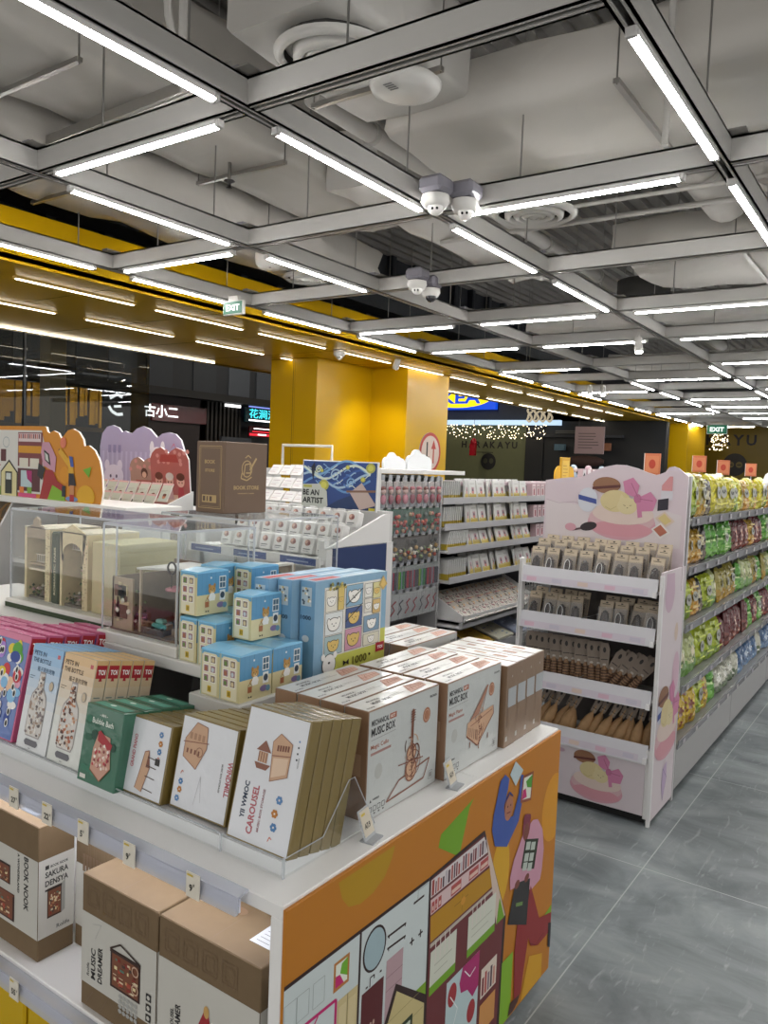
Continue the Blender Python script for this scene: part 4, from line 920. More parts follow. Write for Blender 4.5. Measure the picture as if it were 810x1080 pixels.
stack(bottle_box('#7fb2dc','#dcdfe0','#2c4a68',['#8a8080','#e8e6e2','#b8a898','#6a6260','#d8ccc0','#a89080']),'puzzle_box',1.893,B4,1.150,0.19,0.034,5,lab_of('blue-topped bottle puzzle box left of the beige one','blue-topped bottle puzzle box, %s behind its front one'),'box','blue bottle puzzle boxes')
# colourful blob-print puzzle boxes behind on the left
def blob_box(bg):
    mb, F, S, Tp = carton(0.20,0.046,0.285,bg,'wrapped'); r = random.Random(ord(bg[2]))
    F.rect(0.004,0.004,0.192,0.262,'#4a6ab0','wrapped')
    for k in range(42):
        x = 0.02+0.16*r.random(); y = 0.02+0.235*r.random(); c = r.choice(['#e8a8c0','#f2f0ee','#5aa83a','#2f4a9a','#e8d040','#8ac0e8','#d03a44','#b088d8','#f0c8a8'])
        F.L(1+(k%5)).ell(x,y,.012+.014*r.random(),.010+.016*r.random(),c,14)
    for k in range(16):
        x = 0.02+0.16*r.random(); y = 0.02+0.235*r.random(); F.L(7).ell(x,y,.008,.012,'#f6f6f4',12).L(8).ell(x,y-.001,.005,.008,'#17171c',12)
    S.L(1).poly([(0.002,0.236),(0.044,0.236),(0.044,0.280),(0.002,0.280)],'#b0202e').L(2).text('TOI',0.007,0.250,0.018,'#ffffff',w=0.030)
    Tp.rect(0.0,0.0,0.2,0.046,'#d8709c')
    for k in range(24): Tp.L(1).ell(0.2*r.random(),0.046*r.random(),.004,.003,'#f0d0e0',6)
    return mb
stack(blob_box('#d0608c'),'puzzle_box',2.085,B4,1.150,0.20,0.046,6,lambda i: ['bright cartoon blob print puzzle box at the left edge of the counter','pink puzzle box just behind the bright cartoon box','second pink puzzle box behind the bright cartoon box','third pink puzzle box behind the bright cartoon box','pink-topped puzzle box with red label, left one of the visible pair','pink-topped puzzle box with red label, right one of the visible pair'][i],'box','pink puzzle boxes',gap=0.006)
stack(blob_box('#d8709c'),'puzzle_box',2.300,B4,1.150,0.20,0.046,4,lambda i: 'pink puzzle box at the far left frame edge, %s from the front' % nth(i),'box','far left pink puzzle boxes')

# ---------------------------------------------------------------- mechanical music boxes (front looks toward -y)
def music_box(kind, title, w=0.30, d=0.066, h=0.250):
    mb = MB(); mb.box((0,0,0),(w,d,h),'#93735a','wrapped',bev=0.0012)
    F = Art(mb,(0,0,0),X,Z); Tp = Art(mb,(0,0,h),X,Y); S = Art(mb,(0,d,0),nY,Z)
    F.rect(0.002,0.002,w-0.004,h-0.004,'#c2c6c4','wrapped'); Tp.rect(0.002,0.002,w-0.004,d-0.004,'#d3d2cc','wrapped')
    F.L(1).text('MECHANICAL',0.012,h-0.036,0.013,'#2c2c2e',w=0.068).rect(0.083,h-0.036,0.028,0.013,'#a8644c').L(2).text('KIT',0.087,h-0.033,0.007,'#e8ddd4',w=0.018)
    F.L(1).text('MUSIC BOX',0.012,h-0.060,0.019,'#2c2c2e',w=0.095).text(title,0.012,h-0.092,0.013,'#a8644c',w=0.070).rect(0.012,h-0.103,0.080,0.006,'#a8837c').line([(0.012,h-0.068),(0.11,h-0.066)],0.0008,'#777').text('ROKR',w-0.042,h-0.026,0.006,'#333',w=0.032)
    F.L(1).ell(w-0.055,h-0.065,0.017,0.019,'#a87458',22).L(2).ring(w-0.055,h-0.065,0.012,0.013,0.0012,'#d8b8a4')
    F.L(1).ell(0.045,0.105,0.015,0.018,'#b2b4b0',20)
    F.L(1).text('WARNING:',0.026,0.042,0.005,'#333',w=0.026).poly([(0.014,0.040),(0.022,0.040),(0.018,0.047)],'#333')
    for k in range(4): F.L(1).frame(0.012+k*0.017,0.018,0.011,0.011,0.0016,'#3a3a3a').rect(0.015+k*0.017,0.010,0.006,0.004,'#555')
    F.L(1).frame(w-0.036,0.018,0.018,0.020,0.001,'#666').rect(w-0.032,0.022,0.010,0.012,'#8a8a88')
    model_art(F, w*0.60, h*0.47, 0.20 if kind == 'cello' else 0.17, kind, 2)
    Tp.L(1).text('MECHANICAL',0.05,0.040,0.008,'#3a3634',w=0.05).text('MUSIC BOX',0.05,0.022,0.012,'#3a3634',w=0.075).rect(0.13,0.034,0.04,0.002,'#8a8680').rect(0.13,0.028,0.06,0.002,'#8a8680').text('ROKR',0.012,0.010,0.006,'#3a3634',w=0.03)
    for q_ in range(5): Tp.L(2).line([(0.20+0.015*q_,0.012+0.004*q_),(0.215+0.014*q_,0.05)],0.0012,'#a05a44')
    Tp.L(1).poly([(0.19,0.012),(0.27,0.02),(0.28,0.045),(0.22,0.055),(0.20,0.03)],'#c9a08c').L(2).line([(0.19,0.012),(0.22,0.055),(0.28,0.045),(0.27,0.02),(0.19,0.012)],0.002,'#a86a52').line([(0.2,0.03),(0.275,0.035)],0.0015,'#a86a52').line([(0.21,0.02),(0.24,0.05)],0.0015,'#a86a52')
    S.L(1).rect(0.02,0.10,0.03,0.05,'#a98a70')
    return mb
cel = music_box('cello','Magic Cello'); pia = music_box('piano','Magic Piano')
def mrow(mb, x, ys, z, labs, grp, name='music_box_carton'):
    f = None
    for y_, l_ in zip(ys, labs):
        if f is None: f = mb.build(name, loc=(x,y_,z)); tag(f,l_,'box',grp)
        else: o = f.copy(); C.objects.link(o); o.location = (x,y_,z); o['label'] = l_
    return f
mrow(cel,1.385,[0.978+0.070*i for i in range(4)],TOP,['white magic cello music box carton behind the carousel boxes']+['white cello music box carton, %s behind its front one' % nth(i) for i in range(1,4)],'cello music box cartons')
mrow(pia,1.700,[0.962+0.070*i for i in range(4)],TOP,['white magic piano music box carton beside the cello carton']+['white piano music box carton, %s behind its front one' % nth(i) for i in range(1,4)],'piano music box cartons')
mrow(pia,1.965,[1.255+0.070*i for i in range(3)],TOP,['white-topped music box carton, %s in the rear row' % nth(i) for i in range(3)],'rear music box cartons')
# kraft-sided boxes turned edge-on
mb = MB(); w_, d_, h_ = 0.066, 0.27, 0.236
mb.box((0,0,0),(w_,d_,h_),'#83684f','wrapped',bev=0.001); Tp = Art(mb,(w_,0,h_),Y,nX); Tp.rect(0.004,0.003,d_-0.008,w_-0.006,'#d3d2cc','wrapped')
Tp.L(1).rect(0.05,0.02,0.045,0.02,'#9a7460').rect(0.12,0.022,0.04,0.016,'#a8866e').rect(0.19,0.02,0.03,0.02,'#8a6a58').scribble(0.05,0.045,0.08,0.012,'#5a5652',2)
F = Art(mb,(0,0,0),X,Z); F.rect(0.012,0.115,w_-0.014,0.055,'#a9adb0','wrapped').L(1).rect(0.004,0.018,0.012,0.014,'#b8b4ac').line([(0.012,0.06),(0.012,0.12)],0.002,'#5a4434').text('x',0.03,0.2,0.006,'#b8b4ac')
L_ = Art(mb,(0,d_,0),nY,Z)
f = None
for i in range(4):
    loc = (2.013+i*0.068, 0.948+0.002*i, TOP)
    lab = ['brown kraft carton edge-on beside the piano carton','second brown kraft carton from the piano carton','third brown kraft carton from the piano carton','last brown kraft carton at the counter end'][i]
    if f is None: f = mb.build('kraft_carton', loc=loc); tag(f,lab,'box','kraft cartons')
    else: o = f.copy(); C.objects.link(o); o.location = loc; o['label'] = lab

# ---------------------------------------------------------------- mini blind boxes
def mini_box():
    w, L, h = 0.066, 0.112, 0.112
    mb = MB(); mb.box((0,-w/2,0),(L,w/2,h),'#d8cf9e','wrapped',bev=0.001)
    # slightly domed lid flap
    mb.prism([(0.0,-w/2-0.0005,h),(0.004,-w/2-0.0005,h+0.004),(L*0.5,-w/2-0.0005,h+0.009),(L-0.004,-w/2-0.0005,h+0.004),(L,-w/2-0.0005,h)],(0,w+0.001,0),'#84c6ea','wrapped')
    F = Art(mb,(0,w/2,0),nY,Z); S = Art(mb,(0,-w/2,0),X,Z)
    F.rect(0.0,h-0.010,w,0.010,'#6aa8cc').rect(0,0,0.004,h,'#b8c8b8').L(1).poly([(0.007,0.004),(w-0.007,0.004),(w-0.007,h-0.010),(w-0.012,h-0.005),(0.012,h-0.005),(0.007,h-0.010)],'#e4dfc2')
    r = random.Random(11)
    for i in range(2):
        for j in range(3):
            x = 0.011+i*0.024; y = 0.034+j*0.024; F.L(2).rect(x,y,0.019,0.020,'#f4f2ea').L(3).rect(x+0.002,y+0.002,0.015,0.016,r.choice(['#9a8468','#8a7a6a','#6f8494','#a07a80'])).L(4).ell(x+0.009,y+0.009,0.005,0.006,r.choice(['#d8c8a0','#a86a50','#c8d0d8','#6a8a4a']),8)
    F.L(2).rect(0.026,0.010,0.013,0.016,'#d8b830').L(3).rect(0.029,0.013,0.003,0.010,'#7a6a20').rect(0.034,0.013,0.003,0.010,'#7a6a20')
    S.rect(0,h*0.48,L,h*0.52,'#5d9cc6','wrapped').rect(0,0,L,h*0.48,'#dcd2a4','wrapped')
    for k in range(7): S.L(1).rect(k*L/7,h*0.48,0.0008,h*0.52,'#4c86b0')
    S.L(1).ell(0.082,0.070,0.0005,0.0005,'#fff',6).rect(0.078,0.066,0.024,0.034,'#eef0ec').L(2)
    for i in range(2):
        for j in range(2): S.rect(0.080+i*0.0105,0.069+j*0.0155,0.009,0.013,'#4a6a80')
    S.L(2).rect(0.080,0.034,0.020,0.028,'#e8ecec').L(3).ell(0.090,0.048,0.008,0.009,'#3c4a58',14)
    # cuddly toy dog in a white shirt with a parcel, a basket and a cushion
    S.L(3).ell(0.052,0.066,0.013,0.012,'#c49a5a',14).ell(0.043,0.077,0.004,0.006,'#b08648',8).ell(0.061,0.077,0.004,0.006,'#b08648',8).L(4).ell(0.052,0.061,0.006,0.004,'#e0c898',8).L(5).ell(0.052,0.063,0.002,0.0016,'#3a2a20',6).ell(0.047,0.068,0.0013,0.0016,'#2a2018',6).ell(0.057,0.068,0.0013,0.0016,'#2a2018',6)
    S.L(4).poly([(0.042,0.036),(0.062,0.036),(0.065,0.048),(0.058,0.057),(0.046,0.057),(0.040,0.046)],'#f2f2ee').L(3).line([(0.042,0.052),(0.034,0.044)],0.004,'#c49a5a').rect(0.028,0.020,0.014,0.015,'#b0704a').L(4).line([(0.028,0.036),(0.035,0.044),(0.042,0.036)],0.0012,'#7a4a30')
    S.L(3).ell(0.084,0.022,0.014,0.008,'#8a7aa4',12).ell(0.099,0.020,0.008,0.008,'#6f9ab0',10).poly([(0.030,0.006),(0.036,0.009),(0.042,0.006),(0.042,0.012),(0.036,0.009),(0.030,0.012)],'#26221f')
    S.L(2).ell(0.048,0.098,0.003,0.003,'#e8f0f0',6).line([(0.048,0.098),(0.048,0.112)],0.0006,'#2a3a48')
    return mb
mm = mini_box(); W_=0.0675; first=None
MINI = [
 (1.340,1.430,1.012,'small blue-roofed toy box, left of the pair on the white riser'),
 (1.340,1.362,1.012,'small blue-roofed toy box, right of the pair on the white riser'),
 (1.456,1.430,1.012,'small blue-roofed toy box behind the left one on the riser'),
 (1.456,1.362,1.012,'small blue-roofed toy box just right of the pair on the riser'),
 (1.455,1.440,1.1335,'small blue-roofed toy box alone on top of the riser boxes'),
 (1.408,1.590,1.058,'lower left blue-roofed toy box beside the acrylic case'),
 (1.408,1.518,1.058,'lower blue-roofed toy box second from the acrylic case'),
 (1.524,1.590,1.058,'blue-roofed toy box hidden behind the lower left one'),
 (1.524,1.518,1.058,'blue-roofed toy box under the right upper toy box'),
 (1.440,1.655,1.180,'upper left blue-roofed toy box against the acrylic case'),
 (1.570,1.600,1.180,'upper blue-roofed toy box right of the upper left one'),
 (1.560,1.672,1.180,'blue-roofed toy box peeking behind the upper left one'),
]
MINI[9] = (1.415,1.600,1.180,MINI[9][3]); MINI[10] = (1.600,1.620,1.180,MINI[10][3]); MINI[11] = (1.535,1.655,1.180,MINI[11][3])
MINI[10] = (1.600,1.585,1.180,MINI[10][3])
for (x_,y_,z_,l_) in MINI:
    if first is None: first = mm.build('toy_box', loc=(x_,y_,z_)); tag(first,l_,'toy box','small blue-roofed toy boxes')
    else: o = first.copy(); C.objects.link(o); o.location = (x_,y_,z_); o['label'] = l_
mb = MB(); mb.box((1.325,1.315,TOP+0.0),(1.935,1.49,1.012),'#c9c8c4','satin_white',bev=0.003); o = mb.build('white_riser'); tag(o,'white block riser under the front pair of small toy boxes','riser')
# raised slab carrying the cases
t = thing('raised_platform','white raised platform behind the leaning boxes, carrying the acrylic cases','platform',(1.395,1.478,TOP))
mb = MB(); mb.box((0,0,0.219),(0.385,1.55,0.251),'#e0dfdc','satin_white',bev=0.003); mb.build('platform_top', t)
mb = MB(); mb.box((0.20,0.1,0),(0.34,1.5,0.219),'#5f5e5c','matte'); mb.build('shade_core', t)  # core coloured dark to stand in for shade under the platform
for yy in (0.06,0.62,1.3): mb = MB(); mb.box((0.03,yy,0.0),(0.06,yy+0.05,0.219),'#2a2928','matte'); mb.build('foot', t)
# large puzzle boxes with comic print
def big_puzzle():
    w,d,h = 0.332,0.052,0.270
    mb = MB(); mb.box((0,0,0),(w,d,h),'#6fa0c4','wrapped',bev=0.0015); F = Art(mb,(0,0,0),X,Z); S = Art(mb,(0,d,0),nY,Z); Tp = Art(mb,(0,0,h),X,Y)
    ky = h/0.40; kx = w/0.385; F.u = F.u*kx; F.v = F.v*ky; S.v = S.v*ky
    F.rect(0,0,0.385,0.40,'#84acc8','wrapped').L(1).rect(0,0,0.385,0.15,'#c8ca5c').rect(0,0,0.05,0.15,'#84acc8')
    F.L(2).rect(0.045,0.085,0.31,0.285,'#e8e6de')
    r = random.Random(21)
    cells = [(0.05,0.27,0.06,0.09),(0.113,0.27,0.032,0.095),(0.05,0.175,0.09,0.09),(0.05,0.092,0.09,0.078),(0.155,0.275,0.09,0.09),(0.155,0.092,0.09,0.09),(0.155,0.187,0.09,0.083),(0.255,0.30,0.045,0.06),(0.303,0.29,0.045,0.07),(0.255,0.235,0.045,0.06),(0.303,0.225,0.045,0.06),(0.255,0.15,0.09,0.07),(0.255,0.092,0.09,0.05)]
    bg = ['#e6e2d4','#d8c070','#dfe4e4','#a8c0c4','#8ab0c8','#cf9ab0','#4a5f90','#e8e8e0','#dcd49a','#e4e0d6','#d8b87a','#7f9cb4','#e0dcc8']
    for (x,y,a,b),c in zip(cells,bg):
        F.L(3).rect(x,y,a,b,c).L(6).frame(x,y,a,b,0.0016,'#4a4640')
        s = min(a,b)*0.36; cx = x+a*0.5; cy = y+b*0.45; cc = r.choice(['#f2f0ea','#e0c070','#f2f0ea'])
        F.L(4).ell(cx,cy,s,s*0.9,'#4a4640',16).ell(cx-s*.8,cy+s*.4,s*.3,s*.5,'#4a4640',10).ell(cx+s*.8,cy+s*.4,s*.3,s*.5,'#4a4640',10).L(5).ell(cx,cy,s*.9,s*.8,cc,16).ell(cx-s*.8,cy+s*.4,s*.22,s*.42,cc,10).ell(cx+s*.8,cy+s*.4,s*.22,s*.42,cc,10).L(6).ell(cx-s*.3,cy+s*.1,s*.08,s*.1,'#2a2622',6).ell(cx+s*.3,cy+s*.1,s*.08,s*.1,'#2a2622',6).ell(cx,cy-s*.2,s*.12,s*.08,'#2a2622',6)
    F.L(7).line([(0.155,0.285),(0.245,0.345)],0.004,'#26262e').line([(0.155,0.215),(0.245,0.28)],0.004,'#26262e')
    F.L(7).ell(0.075,0.055,0.035,0.045,'#3a3632',18).L(8).ell(0.075,0.055,0.032,0.042,'#f2f0ec',18).ell(0.045,0.09,0.010,0.014,'#f2f0ec',10).ell(0.105,0.09,0.010,0.014,'#f2f0ec',10).L(9).ell(0.075,0.062,0.006,0.005,'#2a2622',8)
    F.L(3).text('1000',0.20,0.025,0.035,'#6a6420',w=0.08).ell(0.295,0.05,0.006,0.006,'#4a4418',8).poly([(0.15,0.03),(0.165,0.042),(0.18,0.03),(0.18,0.055),(0.165,0.045),(0.15,0.055)],'#26221f').rect(0.33,0.05,0.05,0.04,'#a8202e').L(4).text('TOI',0.34,0.062,0.014,'#fff',w=0.03)
    F.L(7).poly([(0.335,0.345),(0.36,0.32),(0.385,0.345),(0.36,0.385)],'#c8a860').L(8).poly([(0.345,0.345),(0.36,0.33),(0.375,0.345),(0.36,0.375)],'#e0c070')
    for k in range(22): F.L(7).ell(0.07+0.08*r.random(),0.36+0.025*r.random(),0.006,0.006,r.choice(['#4a4a30','#8a8a4a','#c8b460']),8)
    S.L(1).rect(0.006,0.30,0.035,0.075,'#b8c8d0').L(2)
    for k in range(14): S.ell(0.010+0.028*r.random(),0.305+0.065*r.random(),0.004,0.005,r.choice(['#f0ece0','#4a5a68','#c8b070']),7)
    S.L(2).text('1000',0.005,0.245,0.018,'#33506a',w=0.036).ell(0.024,0.17,0.012,0.014,'#c8d4dc',14)
    Tp.rect(0.002,0.002,w-0.004,d-0.004,'#9fc0d8').L(1).rect(0.01,0.008,0.11,0.03,'#c04a50').rect(0.14,0.012,0.14,0.012,'#c9dbe6')
    return mb
bp_ = big_puzzle(); first = None
for i, l_ in enumerate(('large blue thousand piece puzzle box with comic panel print','large blue puzzle box directly behind the comic panel one','rearmost of the three large blue puzzle boxes')):
    loc = (1.600-0.03*i,1.318+0.056*i,1.012)
    if first is None: first = bp_.build('puzzle_box', loc=loc); tag(first,l_,'box','large blue puzzle boxes')
    else: o = first.copy(); C.objects.link(o); o.location = loc; o['label'] = l_
#@@PART3
# ---------------------------------------------------------------- lower shelf cartons
def shelf_carton(w, d, h, name='book_nook_box', art='md'):
    mb = MB(); K = '#705c42'
    mb.box((0,-w/2,0),(d,w/2,h), K, 'card', bev=0.002)
    F = Art(mb,(0,w/2,0),nY,Z); S = Art(mb,(0,-w/2,0),X,Z); Tp = Art(mb,(0,w/2,h),nY,X)
    b0, b1 = (0.055, h-0.085)
    F.rect(0.0005,b0,w-0.001,b1-b0,'#c4c2ba'); S.rect(0.0005,b0,d-0.001,b1-b0,'#c4c2ba')
    Tp.line([(w*0.5,0.0),(w*0.5,d)],0.0012,'#6a543f')
    for k in range(4): F.L(1).frame(0.02+k*0.055,b1+0.018,0.04,0.045,0.0012,'#735b45').L(1).frame(0.028+k*0.055,b1+0.024,0.024,0.030,0.0010,'#735b45')
    for k in range(4): F.L(1).line([(0.02+k*0.05,0.01),(0.045+k*0.05,0.045)],0.001,'#6f5844')
    return mb, F, S, Tp, b0, b1
def roomart(F, x, y, w, h, roof, seed, l=2):
    r = random.Random(seed)
    F.L(l).rect(x,y,w,h,'#3a2420').L(l+1).rect(x+w*.06,y+h*.06,w*.88,h*.86,'#7a4a34')
    for k in range(34):
        a = x+w*(.1+.7*r.random()); b = y+h*(.08+.7*r.random())
        F.L(l+2+(k%3)).rect(a,b,w*(.04+.12*r.random()),h*(.02+.1*r.random()),r.choice(['#c8a070','#a84a38','#d8c8a8','#5a7a6a','#8a3028','#e0d0a0','#4a3a34','#b07850','#6a2820']))
    F.L(l+5).rect(x,y+h*.92,w,h*.08,roof)
mb, F, S, Tp, b0, b1 = shelf_carton(0.255,0.20,0.303)
F.L(1).text('MUSIC',0.052,b0+0.018,0.016,'#2c2a2a',w=0.07,rot=PI/2).text('DREAMER',0.076,b0+0.018,0.016,'#2c2a2a',w=0.082,rot=PI/2).text('Rolife',0.030,b0+0.02,0.009,'#444',w=0.03,rot=PI/2).line([(0.04,b1-0.02),(0.07,b1-0.012),(0.05,b1-0.05),(0.07,b1-0.012)],0.0008,'#999')
roomart(F,0.105,0.085,0.10,0.085,'#3a2822',3); F.L(8).ring(0.19,0.11,0.010,0.010,0.003,'#c8a890').ring(0.19,0.15,0.010,0.010,0.003,'#c8a890').L(7).line([(0.105,0.17),(0.14,0.19),(0.205,0.17)],0.004,'#3a2822')
for k in range(5):
    for j in range(4): F.L(2).ell(0.14+0.013*k,0.062+0.011*j-0.02,0.006,0.005,'#a8a8a4',8)
for k in range(3): F.L(3).rect(0.225,0.06+0.022*k,0.016,0.016,'#2c2a2a').L(4).ell(0.233,0.068+0.022*k,0.005,0.005,'#c4c2ba',8)
S.L(1).text('MUSIC DREAMER',0.05,0.07,0.012,'#2c2a2a',w=0.1,rot=PI/2)
o = mb.build('book_nook_box', loc=(1.040,1.371,0.361)); tag(o,'music dreamer carton with a radio room picture on the lower shelf','box','lower shelf cartons')
mb, F, S, Tp, b0, b1 = shelf_carton(0.285,0.24,0.300)
F.L(1).text('DREAMER',0.070,b0+0.006,0.016,'#2c2a2a',w=0.075,rot=PI/2).text('CAROUSEL',0.050,b0+0.006,0.010,'#2c2a2a',w=0.06,rot=PI/2)
F.L(3).poly([(0.10,0.105),(0.118,0.110),(0.140,0.158),(0.150,0.158),(0.158,0.125),(0.160,0.105),(0.13,0.095)],'#a02c34').L(4).ell(0.145,0.155,0.008,0.013,'#c8a060',10).line([(0.10,0.105),(0.16,0.105)],0.003,'#4a2a24')
roomart(F,0.15,0.01,0.09,0.125,'#6a4234',6); F.L(3).line([(0.112,0.10),(0.112,0.02)],0.004,'#a87848').line([(0.13,0.10),(0.13,0.02)],0.004,'#a87848').ell(0.125,0.05,0.02,0.012,'#c8b8a0',10)
F.L(7).rect(0.10,0.008,0.14,0.012,'#5a3a2c')
Tp.L(1).rect(0.205,0.05,0.065,0.075,'#c8cacb').L(2).scribble(0.215,0.06,0.05,0.055,'#5a5a5a',5).ell(0.12,0.11,0.02,0.012,'#7a6048',14)
o = mb.build('book_nook_box', loc=(1.042,1.098,0.361)); tag(o,'carousel dreamer carton with white shipping sticker at the shelf end','box','lower shelf cartons')
mb, F, S, Tp, b0, b1 = shelf_carton(0.46,0.098,0.336)
F.L(1).text('BOOK NOOK',0.40,b1-0.004,0.020,'#2c2a2a',w=0.135,rot=-PI/2).text('A WONDERLAND',0.372,b1-0.004,0.009,'#2c2a2a',w=0.10,rot=-PI/2)
roomart(F,0.27,b0+0.10,0.07,0.05,'#3a2822',9); roomart(F,0.24,b0+0.01,0.12,0.07,'#7a4a38',11)
S.L(1).text('SAKURA',0.018,b1-0.048,0.015,'#2c2a2a',w=0.062).text('DENSYA',0.018,b1-0.070,0.015,'#2c2a2a',w=0.062).text('BOOK NOOK',0.032,b1-0.026,0.007,'#2c2a2a',w=0.048).rect(0.018,b1-0.027,0.010,0.010,'#2c2a2a').rect(0.018,b1-0.082,0.022,0.005,'#2c2a2a').text('Rolife',0.050,b0+0.010,0.010,'#555',w=0.035)
roomart(S,0.024,b0+0.045,0.038,0.075,'#2c201c',13); S.L(1).poly([(0.062,b0+0.12),(0.072,b0+0.127),(0.072,b0+0.05),(0.062,b0+0.045)],'#9a9a94')
Tp.L(1).rect(0.33,0.03,0.07,0.05,'#a8a9a8')
o = mb.build('book_nook_box', loc=(1.058,1.931,0.361)); tag(o,'large sakura densya carton at the left of the lower shelf','box')
mb, F, S, Tp, b0, b1 = shelf_carton(0.19,0.25,0.30)
S.L(1).text('DREAMER',0.03,0.07,0.010,'#2c2a2a',w=0.1,rot=PI/2)
for k in range(10): F.L(1).rect(0.03+0.013*k,0.2,0.01,0.045,'#7a614a')
F.L(1).text('MUSIC',0.06,0.08,0.014,'#2c2a2a',w=0.07,rot=PI/2)
o = mb.build('book_nook_box', loc=(1.160,1.606,0.361)); tag(o,'kraft and white carton deeper in the gap between lower shelf cartons','box')

# ---------------------------------------------------------------- acrylic cases with models
def case(name, label, a, b, zb, zt, base='#e2e0da', basec2=None, th=0.004):
    t = thing('acrylic_case', label, 'display case', (a[0],a[1],zb)); w, d, h = b[0]-a[0], b[1]-a[1], zt-zb
    mb = MB(); mb.box((-0.012,-0.012,0),(w+0.012,d+0.012,0.03), base, 'satin_white', bev=0.003)
    if basec2: mb.box((-0.013,-0.013,0),(w+0.013,d+0.013,0.016), basec2, 'matte')
    mb.build('base', t)
    def side(nm, p, q):
        mb = MB(); mb.box(p, q, '#ffffff', 'acrylic'); mb.build(nm, t)
    z0 = 0.0305
    side('front_pane',(0,0,z0),(th,d,h)); side('back_pane',(w-th,0,z0),(w,d,h)); side('side_pane',(th,0,z0),(w-th,th,h)); side('side_pane',(th,d-th,z0),(w-th,d,h)); side('top_pane',(0,0,h),(w,d,h+th))
    mb = MB(); e = 0.0022
    for x in (0,w):
        for y in (0,d): mb.box((x-e,y-e,z0),(x+e,y+e,h),'#ffffff','acrylic_edge')
    for x in (0,w): mb.box((x-e,0,h-e),(x+e,d,h+th+0.0005),'#ffffff','acrylic_edge')
    for y in (0,d): mb.box((0,y-e,h-e),(w,y+e,h+th+0.0005),'#ffffff','acrylic_edge')
    mb.build('polished_edges', t)
    return t
case('c','right clear case holding the miniature street scene, beside the toy boxes',(1.412,1.640,0),(1.70,1.962,0),1.058,1.395)
case('c','left clear case holding the two cream book nooks',(1.50,2.02,0),(1.768,2.60,0),1.058,1.395,basec2='#39472f')
plq = MB(); plq.box((1.86,1.83,0.62),(2.40,2.34,1.058),'#b9b8b4','matte',bev=0.003); o = plq.build('plinth'); tag(o,'pale plinth under the rear acrylic case','plinth')
case('c','rear clear case under the brown book store box',(1.90,1.86,0),(2.38,2.30,0),1.058,1.392)
